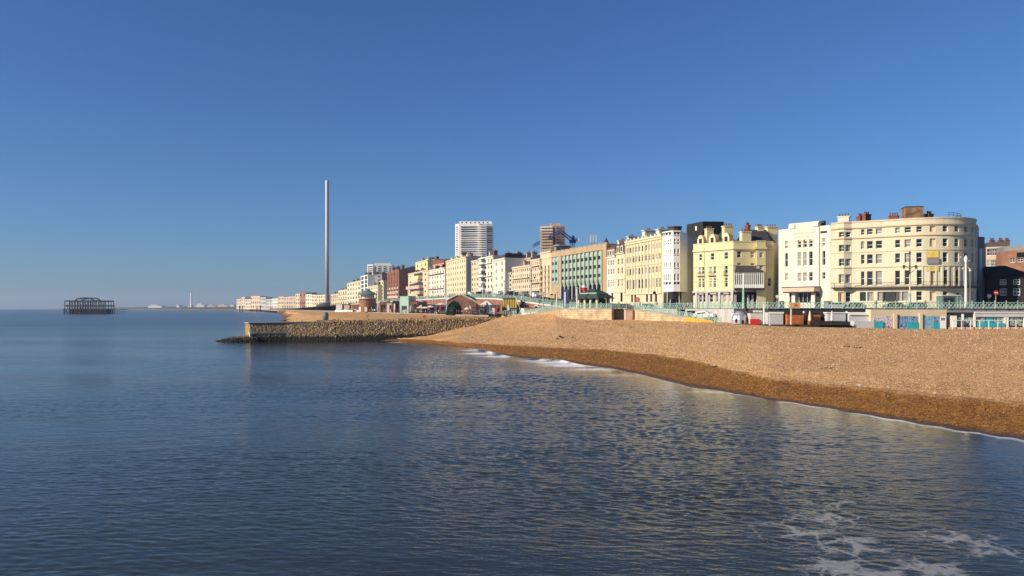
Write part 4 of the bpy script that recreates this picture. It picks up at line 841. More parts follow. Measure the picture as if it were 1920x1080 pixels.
# H: pale hotel whose windows sit in deep rounded hoods
H0, H1 = P(1013, 319.5), P(1033, 307.6); root = thing('hotel', 'pale hotel with three columns of hooded bow windows', 'hotel', (13, 313, 10)); front = [H0, H1]; ops = {}
zt = Z(474.5, 313)
HR = zrows(313, [(498, 505), (508.5, 515.5), (519, 526), (530, 537), (543, 549)])
for c in (1016, 1022.5, 1029): cols(0, [c], 1.5, HR, 'dark')
walls(root, front, 11, zt, ops, 'peach_stucco', 12, .5, parapet=.3); d, n, L = seg(H0, H1); hb = MB()
for c in (1016, 1022.5, 1029):
    u = upx(H0, H1, c)
    for z0, z1 in HR: hb.lathe((H0[0]+d[0]*u+n[0]*.0, H0[1]+d[1]*u+n[1]*.0, z0-.75), [(1.0, 0), (1.15, .6), (1.15, .7)], 12)
hb.build('bow_balcony', 'peach_stucco', root); cn = MB(); band(cn, front, zt, zt+.5, .3, back=.3); band(cn, front, zt-2.2, zt-1.9, .2); cn.build('cornice', 'peach_stucco', root)
cn = MB()
for k in range(6): cn.obox((H0[0]+d[0]*L*(k+.5)/6, H0[1]+d[1]*L*(k+.5)/6), .5, .5, zt+.5, zt+1.6)
cn.build('finial', 'peach_stucco', root)

# ------------------------------------------------------------------ right end of the front, beyond the curved hotel
a, b = P(1826, 196), P(1848.5, 195); root = thing('building', 'grey rendered building in shade with a bright downpipe beside the curved hotel', 'building', (*P(1837, 196), 9)); front = [a, b]; ops = {0: []}
cols(0, [1829], .7, zrows(196, [(476, 490), (503, 516)]), 'dark')
walls(root, front, 8.4, Z(466, 196), ops, 'grey_render', 14, .2, back=(.45, .9)); m_ = MB(); d, n, L = seg(a, b); m_.prism([(a[0], a[1]), (b[0]-.3, b[1]), (b[0]+5, b[1]+12), (a[0]+5, a[1]+12)], Z(466, 196)+.02, [Z(443, 196), Z(445, 196), Z(446, 196), Z(443, 196)]); m_.build('mansard_roof', 'mid_grey', root)
m_ = MB(); m_.tube((X(1838.5, 195.2), 195.2, 9), (X(1838.5, 195.2), 195.2, Z(466, 196)), .3, 8); m_.build('downpipe', 'white_paint', root)  # white colour stands for the light on this strip of wall
chimney(root, *P(1822, 199), Z(466, 199), Z(433, 199), 1.4, 1.2, 0, 'grey_render', 3)
a, b = P(1849, 236), P(1893, 232); root = thing('building', 'buff terrace with a dark roof behind the black timbered cottages', 'building', (*P(1865, 236), 9)); front = [a, b]; ops = {0: []}
for c in (1856, 1864, 1871): cols(0, [c], 1.6, zrows(235, [(466, 479), (487, 499)]), 'sash')
walls(root, front, 8.4, Z(463, 235), ops, 'pink_stucco', 14, .2, back=(.45, .9)); m_ = MB(); m_.prism([a, b, (b[0]+5, b[1]+12), (a[0]+5, a[1]+12)], Z(463, 235)+.02, [Z(455, 235), Z(453, 235), Z(450, 235), Z(452, 235)]); m_.build('pitched_roof', 'slate_roof', root)
for px in (1860, 1876, 1888): chimney(root, *P(px, 240), Z(460, 240), Z(452, 240), 1.2, 1, 0, 'chimney_pot', 3)
a, b = P(1877, 222), P(1960, 214); root = thing('building', 'brown brick building with a dark mansard roof at the right edge', 'building', (*P(1900, 220), 9)); front = [a, b]; ops = {0: []}
cols(0, [1898, 1913], 1.4, zrows(220, [(483, 492)]), 'sash'); cols(0, [1914, 1932], 2.0, zrows(220, [(474, 486)]), 'dark')
walls(root, front, 8.4, Z(470, 220), ops, 'brown_brick', 14, .2, back=(.45, .9)); m_ = MB(); m_.prism([(a[0]+1, a[1]+.4), b, (b[0]+5, b[1]+12), (a[0]+6, a[1]+12)], Z(470, 220)+.02, [Z(461, 220), Z(458, 220), Z(456, 220), Z(458, 220)]); m_.build('mansard_roof', 'mid_grey', root)
a, b = P(1850, 190), P(1990, 182); root = thing('cottage', 'black timbered cottages with white framed windows and a big dark roof', 'house', (*P(1885, 188), 8.9)); front = [a, b]; ops = {0: []}
for c in (1856.5, 1881, 1906, 1933): cols(0, [c], 1.35, zrows(188, [(524, 534), (541, 554)]), 'dark sash')
walls(root, front, 8.4, Z(521, 188), ops, 'black_timber', 9, .15, back=(.45, .9)); d, n, L = seg(a, b); m_ = MB(); A2, B2 = (a[0]+4, a[1]+9), (b[0]+4, b[1]+9); zz = Z(521, 188)
m_.add([(a[0], a[1]-.3, zz), (b[0], b[1]-.3, zz), (B2[0], B2[1], zz), (A2[0], A2[1], zz), (a[0]+2, a[1]+4.5, Z(497, 188)), (X(1889, 189), 190, Z(497, 188)), (X(1925, 189), 188, Z(513, 189)), (b[0]+2, b[1]+4, Z(514, 188))], [(0, 1, 7, 6, 5, 4), (1, 2, 7), (2, 3, 4, 5, 6, 7), (3, 0, 4)]); m_.build('pitched_roof', 'black_timber', root)

# ------------------------------------------------------------------ house fronts farther west
def far_house(label, px0, px1, top, m, nw=5, nf=6, name='building', cat='building', dy=0, topR=None, st='plain', roofm='slate_roof', depth=14, base=None, wfrac=.42, hfrac=.5, sidem=None, sidewin=0, Y0=None, Y1=None, cor=True, z1=None):
    y0 = (Y0 or yfront(px0))+dy; y1 = (Y1 or yfront(px1))+dy; a, b = P(px0, y0), P(px1, y1); base = zup(y1)-1 if base is None else base
    zt = Z(top, y0) if z1 is None else z1
    root = thing(name, label, cat, (*P((px0+px1)/2, y0), base)); d, n, L = seg(a, b); fh = (zt-1.2-base-1.5)/nf; rows_ = [(base+2.0+fh*i+fh*(1-hfrac)/2, base+2.0+fh*i+fh*(1+hfrac)/2) for i in range(nf)]
    ops = {0: even_ops(a, b, nw, L/nw*wfrac, rows_, st)} if nw else {}
    so_ = None
    if sidewin:
        b2 = (b[0]+BACK[0]*depth, b[1]+BACK[1]*depth); so_ = even_ops(b, b2, sidewin, 1.3, rows_, 'dark')
    walls(root, [a, b], base, zt, ops, m, depth, .2, roofm=roofm, sidem=sidem, side_ops=so_)
    rg_ = random.Random(int(px0*7+top)); ang_ = math.atan2(d[1], d[0])
    if cor and L > 9:
        for k in range(1+int(L > 18)+int(L > 40)):                                          # chimneys along the party walls
            u = L*(k+rg_.uniform(.2, .8))/(1+int(L > 18)+int(L > 40)); chimney(root, a[0]+d[0]*u-n[0]*4, a[1]+d[1]*u-n[1]*4, zt-.6, zt+rg_.uniform(1.6, 3), 1.1, rg_.uniform(1.6, 3), ang_, rg_.choice([m, 'chimney_pot']), 3)
        if rg_.random() < .6: u = L*rg_.uniform(.3, .7); h_ = MB(); h_.obox((a[0]+d[0]*u-n[0]*6, a[1]+d[1]*u-n[1]*6), rg_.uniform(3, 5), 3, zt-.6, zt+rg_.uniform(1.4, 2.6), ang_); h_.build('roof_hut', rg_.choice(['mid_grey', m, 'slate_roof']), root)
        if nw >= 4 and rg_.random() < .75:                                                  # shallow balconies on one or two floors
            for i in sorted(rg_.sample(range(nf), min(2, nf))): h_ = MB(); h_.obox((a[0]+d[0]*L/2+n[0]*.45, a[1]+d[1]*L/2+n[1]*.45), L*.9, .9, rows_[i][0]-.55, rows_[i][0]-.25, ang_); h_.build('balcony', rg_.choice(['iron', m, 'mid_grey']), root)
        h_ = MB(); h_.obox((a[0]+d[0]*L*.5+n[0]*.08, a[1]+d[1]*L*.5+n[1]*.08), L*.8, .16, base+1.2, base+3.6, ang_); h_.build('shop_front', rg_.choice(['glass_dark', 'dark_paint', 'blue_grey']), root)
    if cor: cn = MB(); band(cn, [a, b], zt-.7, zt-.2, .35); band(cn, [a, b], base+2+fh-.2, base+2+fh+.1, .2); cn.build('cornice', m, root)
    return root, a, b, d, n, L, zt, base, rows_
far_house('tall peach block with a pale arcade, left of the hooded window hotel', 995.5, 1012.6, 487, 'peach_stucco', 5, 6, 'hotel', 'hotel', 0, st='plain')
r, a, b, d, n, L, zt, base, rw = far_house('wide peach hotel with faint windows, stepping down to the left', 960.5, 995, 501, 'peach_stucco', 9, 5, 'hotel', 'hotel')
for c, py in ((963.5, 478), (992, 486)): chimney(r, *P(c, 372), zt-1, Z(py, 372), 3.5, 3, 0, 'pink_stucco', 3)
far_house('pink rendered block with a dark flat roof behind the peach hotel', 968, 996, 487, 'pink_stucco', 4, 5, dy=28)
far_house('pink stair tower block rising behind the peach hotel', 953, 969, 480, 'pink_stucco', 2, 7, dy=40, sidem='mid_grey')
far_house('pale shaded block with round windows in the gap left of the peach hotel', 947.5, 960, 512, 'grey_render', 2, 5, dy=6, st='dark')
r, a, b, d, n, L, zt, base, rw = far_house('white gabled house with two dark window columns', 925, 947, 487, 'white_stucco', 2, 5, 'house', 'house', 0, st='dark', wfrac=.16)
m_ = MB(); m_.prism([a, b, (b[0]+8, b[1]+4), (a[0]+8, a[1]+4)], zt+.02, [zt+.6, zt+1.6, zt+2.4, zt+1.2]); m_.build('gable_roof', 'slate_roof', r)
r, a, b, d, n, L, zt, base, rw = far_house('white hotel with stacked dark balconies', 897.5, 924.5, 484, 'white_stucco', 5, 6, 'hotel', 'hotel', st='plain')
for z0, z1 in rw: bm_ = MB(); u = L*.33; bm_.obox((a[0]+d[0]*u+n[0]*.9, a[1]+d[1]*u+n[1]*.9), L*.32, 1.6, z0-.5, z0+.45, math.atan2(d[1], d[0])); bm_.build('balcony', 'white_paint', r); bm_ = MB(); bm_.obox((a[0]+d[0]*u+n[0]*.05, a[1]+d[1]*u+n[1]*.05), L*.28, .08, z0+.5, z0+2.3, math.atan2(d[1], d[0])); bm_.build('balcony_window', 'glass_dark', r)
far_house('buff block between the cream hotel and the balconied hotel', 884, 897, 489, 'sand_render', 3, 7, st='plain')
r, a, b, d, n, L, zt, base, rw = far_house('big cream hotel with many small windows and a shaded side', 836, 874, 489, 'terrace_stucco', 9, 7, 'hotel', 'hotel', st='plain', wfrac=.3, sidem='grey_render', sidewin=2, depth=18, roofm='pale_concrete')  # grey side wall colour stands in for the shade on that side
for k in range(4): m_ = MB(); u = L*(k+.5)/4; m_.obox((a[0]+d[0]*u-n[0]*3, a[1]+d[1]*u-n[1]*3), 2.6, 2, zt-.6, zt+1.6, math.atan2(d[1], d[0])); m_.build('roof_hut', 'sand_render', r)
far_house('white hotel with a stepped gable left of the big cream hotel', 803.5, 834, 507, 'white_stucco', 6, 6, 'hotel', 'hotel', st='plain', wfrac=.3)
r, a, b, d, n, L, zt, base, rw = far_house('pinkish rear block with a red mansard roof behind the white gabled hotel', 812, 833, 497, 'pink_stucco', 2, 5, dy=22, st='dark')
m_ = MB(); m_.prism([a, b, (b[0]+12, b[1]+5), (a[0]+12, a[1]+5)], zt+.02, [zt+3.4, zt+1.6, zt+3, zt+4]); m_.build('mansard_roof', 'chimney_pot', r)
r, a, b, d, n, L, zt, base, rw = far_house('yellow and cream conference hotel with long dark canopies', 765.5, 802.5, 513, 'sand_render', 4, 5, 'hotel', 'hotel', st='dark', wfrac=.25, hfrac=.3)
for py, u0, u1, m2 in ((516, .35, .75, 'yellow_stucco'), (522.5, .4, .72, 'sand_render'), (534.5, .1, .78, 'pink_stucco'), (545, .5, .8, 'pink_stucco')):
    z = Z(py, 510); m_ = MB(); m_.obox((a[0]+d[0]*L*(u0+u1)/2+n[0]*1.4, a[1]+d[1]*L*(u0+u1)/2+n[1]*1.4), L*(u1-u0), 3, z-2.2, z, math.atan2(d[1], d[0])); m_.build('balcony', m2, r); m_ = MB(); m_.obox((a[0]+d[0]*L*(u0+u1)/2+n[0]*.3, a[1]+d[1]*L*(u0+u1)/2+n[1]*.3), L*(u1-u0)*.98, .4, z+.05, z+1.8, math.atan2(d[1], d[0])); m_.build('balcony_window', 'glass_dark', r)
far_house('ochre topped rear block of the conference hotel', 779, 802, 492, 'yellow_stucco', 3, 6, dy=26, wfrac=.2)
far_house('peach brick topped block behind the conference hotel', 794, 815, 490, 'pink_stucco', 4, 6, dy=44, wfrac=.25)
r, a, b, d, n, L, zt, base, rw = far_house('tall red brick hotel with pale banded lower floors and a shaded side', 727.5, 748, 509.5, 'red_brick', 4, 7, 'hotel', 'hotel', st='plain', wfrac=.4, sidem='red_brick', depth=26)
for i in (0, 1, 2): m_ = MB(); band(m_, [a, b], rw[i][1]+.4, rw[i][1]+2.0, .6); m_.build('balcony', 'pink_wall', r)
pitched(r, [(a[0]+BACK[0], a[1]+BACK[1]), (b[0]+BACK[0], b[1]+BACK[1]), (b[0]+BACK[0]*25, b[1]+BACK[1]*25), (a[0]+BACK[0]*25, a[1]+BACK[1]*25)], zt, 3)
for k in range(4): m_ = MB(); u = L*(k+.5)/4; m_.lathe((a[0]+d[0]*u, a[1]+d[1]*u, base+12), [(1.6, 0), (1.6, zt-base-14), (.6, zt-base-12.6), (.05, zt-base-12)], 10); m_.build('bow_bay', 'red_brick', r)
far_house('thin cream block left of the red brick hotel', 711, 719, 527, 'cream_stucco', 2, 6, st='dark')
far_house('yellow low block under the dark stair block', 690.5, 709, 537, 'terrace_stucco', 4, 4, st='plain', dy=-20)
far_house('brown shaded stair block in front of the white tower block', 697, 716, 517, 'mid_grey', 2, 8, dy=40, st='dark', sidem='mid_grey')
far_house('glass fronted dark block with a white frame', 676.5, 689.5, 518, 'white_paint', 2, 7, st='dark', wfrac=.7, hfrac=.8)
far_house('stepped white hotel left of the dark glass block', 651, 676, 531, 'cream_stucco', 5, 5, 'hotel', 'hotel', st='plain')
far_house('cream terrace of low houses beside the stepped white hotel', 634, 651, 545, 'terrace_stucco', 4, 3, 'house', 'house', st='plain')
far_house('pale block on the front to the right of the viewing tower', 620, 634, 552, 'buff_far', 4, 3, st='plain')
fars = [('cream seafront block beside the foot of the viewing tower', 594, 611, 553, 'terrace_stucco'), ('yellow seafront house row near the viewing tower', 584, 593.5, 553, 'terrace_stucco'), ('white block with a flat roof among the distant houses', 573, 584, 551.5, 'white_stucco'), ('dark striped block of flats among the distant houses', 562.5, 573, 549, 'brown_brick'), ('yellowish square block of flats among the distant houses', 554, 562, 551, 'sand_render'),
        ('pink distant house row with dark doorways', 541, 553.6, 556, 'pink_stucco'), ('reddish distant house row beside the pink row', 532.5, 541, 557, 'pink_stucco'), ('distant cream house with a small white turret', 522, 532, 556.5, 'buff_far'), ('distant white gabled house by the shore', 509.5, 521.5, 560, 'white_stucco'), ('distant dark brick house row', 499, 509, 561, 'grey_render'),
        ('distant grey block of flats facing east', 488, 498.5, 557.5, 'grey_render'), ('distant tall cream block near the end of the town', 470.5, 487.5, 555.5, 'peach_stucco'), ('distant row of peach blocks', 460, 470, 561, 'pale_far'), ('distant narrow cream block', 453, 459.5, 557.5, 'pale_far'), ('last distant peach block at the end of the town', 443.5, 452.5, 561, 'peach_stucco')]  # the east-facing flats are coloured grey for their shade
for i, (lab, p0, p1, top, m) in enumerate(fars):
    y = float(np.interp((p0+p1)/2, [443, 500, 560, 611], [2500, 2050, 1480, 1130])); far_house(lab, p0, p1, top, m, max(2, int((p1-p0)/3)), 4 if top < 555 else 3, 'seafront_house', 'building', Y0=y*1.02, Y1=y, base=6, st='plain', wfrac=.45, cor=False, depth=20)

# --- tall blocks behind
def tower_block(label, px0, px1, Y, top, floors, m, corners=1, base=8):
    a, b = P(px0, Y), P(px1, Y); zt = Z(top, Y); root = thing('tower_block', label, 'tower block', (*P((px0+px1)/2, Y), base)); return root, a, b, zt
root, a, b, zt = tower_block('very tall white tower block with balcony bands and a shaded recess', 853, 925, 980, 420, 24, 'tower_white'); Y = 980
sx = lambda p: X(p, Y)
m_ = MB(); m_.prism([(sx(853.5), Y+1), (sx(860), Y-2), (sx(899), Y-4), (sx(899), Y+2), (sx(912), Y+2), (sx(912), Y-4), (sx(924.5), Y-2), (sx(924.5), Y+16), (sx(854), Y+18)], 8, zt); m_.build('wall', 'tower_white', root)
m_ = MB(); m_.prism([(sx(861), Y+1), (sx(922), Y+1), (sx(922), Y+14), (sx(861), Y+14)], zt, Z(414.8, Y)); m_.build('penthouse', 'tower_white', root)
fl = 27
for i in range(fl):
    z0 = Z(424, Y)-i*(Z(424, Y)-Z(495, Y))/17.0
    if z0 < 20: break
    w_ = MB(); w_.prism([(sx(864), Y-3.4), (sx(897), Y-4.4), (sx(897), Y-3.6), (sx(864), Y-2.4)], z0-1.75, z0-.75); w_.build('window', 'glass', root)
    w_ = MB(); w_.prism([(sx(855), Y-.5), (sx(858.5), Y-2), (sx(858.5), Y-.8), (sx(855), Y+.6)], z0-1.75, z0-.8); w_.build('window', 'glass', root)
    w_ = MB(); w_.prism([(sx(913.5), Y-4.6), (sx(923), Y-3), (sx(923), Y-2), (sx(913.5), Y-3)], z0-1.75, z0-.75); w_.build('window', 'glass', root)
    w_ = MB(); w_.prism([(sx(895), Y-5.4), (sx(903), Y-6), (sx(912.5), Y-5.0), (sx(912.5), Y-3), (sx(895), Y-3)], z0-.9+2.0-2.2, z0+.7-.2); w_.build('balcony', 'tower_white', root)
    w_ = MB(); w_.box(sx(899.2), sx(911.8), Y+1.7, Y+1.95, z0-2.4, z0-.3); w_.build('window', 'glass_dark', root)
w_ = MB()
for k in range(7): w_.box(sx(865+k*8), sx(867.5+k*8), Y+.8, Y+1.0, zt+1, zt+2.4)
w_.build('penthouse_window', 'glass_dark', root); w_ = MB(); w_.tube((sx(889), Y+6, Z(415, Y)), (sx(889), Y+6, Z(408, Y)), .35, 5); w_.build('aerial', 'mid_grey', root)

Y = 1150; root, a, b, zt = tower_block('white tower block with a shaded stair slot, far along the front', 688, 742, Y, 496, 14, 'tower_white')
m_ = MB(); m_.prism([(sx(688.5), Y), (sx(700), Y-3), (sx(700), Y+6), (sx(706), Y+6), (sx(706), Y-1), (sx(735), Y+3), (sx(735), Y+22), (sx(689), Y+18)], 8, zt); m_.prism([(sx(735), Y+4), (sx(741.5), Y+6), (sx(741.5), Y+22), (sx(735), Y+21)], 8, zt-3); m_.build('wall', 'tower_white', root)
m_ = MB(); m_.prism([(sx(700), Y+8), (sx(732), Y+8), (sx(732), Y+17), (sx(700), Y+17)], zt, zt+2.2); m_.build('penthouse', 'pale_concrete', root)
for i in range(13):
    z0 = zt-2.2-i*3.1
    w_ = MB(); w_.prism([(sx(689.5), Y-.7), (sx(699), Y-3.2), (sx(699), Y-2.4), (sx(689.5), Y+.2)], z0-1.4, z0); w_.build('window', 'glass', root)
    for p0, p1 in ((709, 714), (719, 724), (729, 733)): yy = Y-1+(p0-706)*.138; w_ = MB(); w_.prism([(sx(p0), yy-.4), (sx(p1), yy+.2), (sx(p1), yy+1.4), (sx(p0), yy+.8)], z0-1.4, z0); w_.build('window', 'glass', root)

Y = 450; root, a, b, zt = tower_block('tower block wrapped in brown scaffolding behind the peach hotel', 1013, 1060, Y, 424, 14, 'scaffold')
m_ = MB(); m_.prism([(sx(1014), Y+1), (sx(1035), Y-.5), (sx(1037), Y+2.5), (sx(1041), Y+2.5), (sx(1042), Y-.5), (sx(1059), Y+1), (sx(1059), Y+13), (sx(1014), Y+13)], 10, zt); m_.build('wall', 'pink_stucco', root)
m_ = MB(); m_.prism([(sx(1033), Y+2), (sx(1051), Y+2), (sx(1051), Y+9), (sx(1033), Y+9)], zt, Z(417.5, Y)); m_.build('lift_housing', 'scaffold_brown', root)
for i in range(13):
    z0 = zt-.4-i*(zt-Z(475, Y))/9.6
    w_ = MB(); w_.prism([(sx(1012.6), Y-.2), (sx(1035.5), Y-1.9), (sx(1035.5), Y-.8), (sx(1012.6), Y+.9)], z0-.6, z0+.25); w_.prism([(sx(1041), Y-1.9), (sx(1060), Y-.2), (sx(1060), Y+.9), (sx(1041), Y-.8)], z0-.6, z0+.25); w_.build('scaffold_deck', 'canvas' if i < 2 else 'pink_stucco', root)
    w_ = MB(); w_.prism([(sx(1019), Y-.05), (sx(1034), Y-1), (sx(1034), Y), (sx(1019), Y+1)], z0-1.5, z0-.75); w_.build('window', 'dark_paint', root); w_ = MB(); w_.prism([(sx(1043), Y-.9), (sx(1057), Y+.4), (sx(1057), Y+1.2), (sx(1043), Y)], z0-1.5, z0-.75); w_.build('window', 'dark_paint', root)
m_ = MB()
for k in range(9):
    for p0, p1, q0, q1 in ((1012.8, 1035.5, -.2, -1.9), (1041, 1060, -1.9, -.2)): px = p0+(p1-p0)*k/8; y = Y+q0+(q1-q0)*k/8; m_.tube((sx(px), y-.1, 20), (sx(px), y-.1, zt+1), .07, 4)
m_.build('scaffold_pole', 'scaffold_brown', root)
Y = 420; root = thing('building', 'dark grey plant building with a flat roof below the scaffolded tower', 'building', (*P(1055, Y), 10)); m_ = MB(); m_.prism([P(1038, Y), P(1048, Y-2), P(1069, Y), P(1069, Y+12), P(1038, Y+12)], 10, Z(461, Y)); m_.build('wall', 'mid_grey', root); m_ = MB(); m_.prism([P(1037, Y-1), P(1048, Y-3), P(1070, Y-1), P(1070, Y+13), P(1037, Y+13)], Z(461, Y), Z(460, Y)); m_.build('roof', 'pale_concrete', root)
m_ = MB(); m_.prism([P(1043, Y-1.6), P(1047, Y-2.2), P(1047, Y-1), P(1043, Y)], Z(475, Y), Z(463, Y)); m_.build('window', 'glass_dark', root)
# blue crane beside the scaffolded tower
cr = thing('crane', 'blue luffing tower crane with a white counterweight by the scaffolded tower', 'crane', (*P(1073, 440), 10)); Y = 440
def lattice(mb, p, q, w, n, r=.14):
    p, q = Vector(p), Vector(q); d = (q-p).normalized(); u = d.orthogonal().normalized(); v = d.cross(u); cs = [(u+v)*w/2, (u-v)*w/2, (-u-v)*w/2, (v-u)*w/2]
    for c in cs: mb.tube(p+c, q+c, r, 4)
    for i in range(n):
        s, e = p.lerp(q, i/n), p.lerp(q, (i+1)/n)
        for k in range(4): mb.tube(s+cs[k], e+cs[(k+1) % 4], r*.7, 3)
m_ = MB(); lattice(m_, (sx(1073), Y, 10), (sx(1073), Y, Z(456, Y)), 1.6, 12); m_.build('mast', 'blue_grey', cr)
m_ = MB(); lattice(m_, (sx(1074), Y, Z(451.5, Y)), (sx(1048), Y-16, Z(439, Y)), 1.5, 7, .2); m_.build('jib', 'blue_paint', cr)
m_ = MB(); lattice(m_, (sx(1048), Y-15, Z(438, Y)), (sx(1004), Y+45, Z(449, Y)), 1.2, 12, .16); m_.build('jib_tip', 'blue_paint', cr)
m_ = MB(); m_.obox((sx(1073.5), Y), 3.6, 2.2, Z(456, Y), Z(450, Y), 0); m_.obox((sx(1074.3), Y-1.2), 1.6, 1.4, Z(450, Y), Z(442.5, Y)); m_.build('cab', 'blue_paint', cr); m_ = MB(); m_.obox((sx(1081), Y), 2.8, 2.0, Z(452.5, Y), Z(447, Y)); m_.build('counterweight', 'white_paint', cr)
m_ = MB(); m_.obox((sx(1078), Y), 3.5, 1.2, Z(452, Y), Z(450, Y)); m_.build('counter_jib', 'blue_paint', cr)
# silver viewing tower
Y = 1012; vt = thing('viewing_tower', 'very tall slender silver viewing tower standing on the distant front', 'tower', (*P(613.5, Y), 8)); c = P(613.5, Y)
m_ = MB(); m_.lathe((c[0], c[1], 8), [(2.55, 0), (2.5, 80), (2.4, Z(339, Y)-9.5), (2.3, Z(338, Y)-8)], 24); m_.build('shaft', 'steel_tower', vt, True)
m_ = MB(); m_.lathe((c[0], c[1], Z(574, Y)), [(13, 0), (14, 1.4), (14, 1.8), (9, 2.4), (6, 2.5)], 28); m_.build('base_deck', 'blue_grey', vt); m_ = MB(); m_.lathe((c[0], c[1], Z(570, Y)-.3), [(9, 0), (10.4, 1.6), (10.4, 2.4), (7.5, 3.0)], 28); m_.build('passenger_pod', 'glass', vt, True)
m_ = MB(); m_.lathe((c[0], c[1], 6), [(15, 0), (15, Z(574, Y)-6.05)], 28); m_.build('pavilion', 'dark_paint', vt)

# ------------------------------------------------------------------ ruined pier out at sea and its lone columns
Y = 1300; rp = thing('pier_ruin', 'burnt iron skeleton of a pier pavilion standing alone in the sea', 'pier', (X(160, Y), Y, 0)); rs = random.Random(5); sx = lambda p: X(p, Y)
lv = [Z(580, Y), Z(573.5, Y), Z(564.5, Y)]
dk = MB(); dk.box(sx(119.5), sx(199), Y, Y+30, lv[0]-.4, lv[0]+.5); dk.build('deck', 'rust_iron', rp)
for px in np.linspace(120.5, 198, 17):
    for yy in (Y, Y+15, Y+30): m_ = MB(); m_.tube((sx(px)+rs.uniform(-.4, .4), yy, -3), (sx(px), yy, lv[0]), .8 if rs.random() < .7 else 1.2, 5); m_.build('pile', 'rust_iron', rp)
m_ = MB()
for px in np.linspace(121, 194, 15): m_.tube((sx(px), Y, 1), (sx(px+5), Y, lv[0]), .36, 4); m_.tube((sx(px+5), Y+15, 1), (sx(px), Y+15, lv[0]), .36, 4)
for k in range(9): px = rs.uniform(150, 196); m_.box(sx(px), sx(px)+rs.uniform(.8, 2), Y+2, Y+2.6, rs.uniform(0, 3), lv[0])
for k in range(34): px = rs.uniform(121, 198); m_.box(sx(px), sx(px)+rs.uniform(.5, 2.4), Y+rs.choice([4, 11, 19, 26]), Y+rs.choice([5, 12, 20, 27]), -2, lv[0])
m_.build('bracing', 'rust_iron', rp)
m_ = MB()
for k in range(7): px = rs.uniform(122, 186); m_.box(sx(px), sx(px+rs.uniform(4, 9)), Y+3, Y+27, lv[1]-.15+.02*k, lv[1]+.1+.02*k)
for k in range(4): px = rs.uniform(123, 183); m_.box(sx(px), sx(px+rs.uniform(3, 7)), Y+3, Y+27, lv[2]-.15+.02*k, lv[2]+.1+.02*k)
m_.build('floor_remnant', 'rust_iron', rp)
for (z, p0, p1, t) in ((lv[1], 120.5, 198.5, 1.5), (lv[2], 121, 196, 1.5)):
    m_ = MB()
    for yy in (Y, Y+15, Y+30): m_.box(sx(p0), sx(p1), yy-.3, yy+.3, z-t*.7, z+t*.7)
    for px in np.linspace(p0+1, p1-1, 9): m_.box(sx(px)-.3, sx(px)+.3, Y+.31, Y+29.6, z-t*.6, z+t*.6)
    m_.build('floor_beam', 'rust_iron', rp)
for px in np.linspace(121.5, 196, 16):
    for yy in (Y, Y+13, Y+30):
        top = lv[2] if rs.random() < .85 else lv[1]+3; m_ = MB(); m_.tube((sx(px), yy, lv[0]), (sx(px)+rs.uniform(-.5, .5), yy, top), .62, 4); m_.build('column', 'rust_iron', rp)
m_ = MB(); pr_ = [(138, 563.5), (142, 560.3), (150, 558.8), (160, 558.5), (168, 559.5), (173, 563)]
for yy in (Y+4, Y+26):
    for (p, z), (q, w) in zip(pr_[:-1], pr_[1:]): m_.tube((sx(p), yy, Z(z, Y)), (sx(q), yy, Z(w, Y)), .9, 4)
    for p, z in pr_[1:-1]: m_.tube((sx(p), yy, Z(z, Y)), (sx(p), yy, lv[2]), .55, 4)
for p, z in pr_: m_.tube((sx(p), Y+4, Z(z, Y)), (sx(p), Y+26, Z(z, Y)), .3, 4)
m_.build('roof_frame', 'rust_iron', rp)
m_ = MB(); m_.tube((sx(149), Y+2, lv[0]), (sx(156), Y+2, lv[1]), .6, 4); m_.build('fallen_stair', 'rust_iron', rp)
m_ = MB(); m_.box(sx(199), sx(231), Y+8, Y+16, lv[0]-.5, lv[0]+.3); m_.build('walkway', 'rust_iron', rp)
for px in (202, 206, 210, 214.5, 219, 224, 229): m_ = MB(); m_.tube((sx(px), Y+9, -3), (sx(px+.6), Y+9, lv[0]), .3, 5); m_.build('pile', 'rust_iron', rp)
m_ = MB(); m_.box(sx(111), sx(119.5), Y+6, Y+9, lv[0]-.9, lv[0]-.1); m_.build('broken_walkway', 'rust_iron', rp)
for i, px in enumerate((449.5, 455, 482, 488)):
    y = 1900; m_ = MB(); m_.lathe((X(px, y), y, -4), [(1.5, 0), (1.2, 6), (1.2, Z(573, y)+3.4), (1.6, Z(573, y)+3.5), (1.6, Z(573, y)+4)], 8); tag(m_.build('pier_column', 'rust_iron'), 'bare pier column standing in the sea before the distant town', 'column', 'lone pier columns')
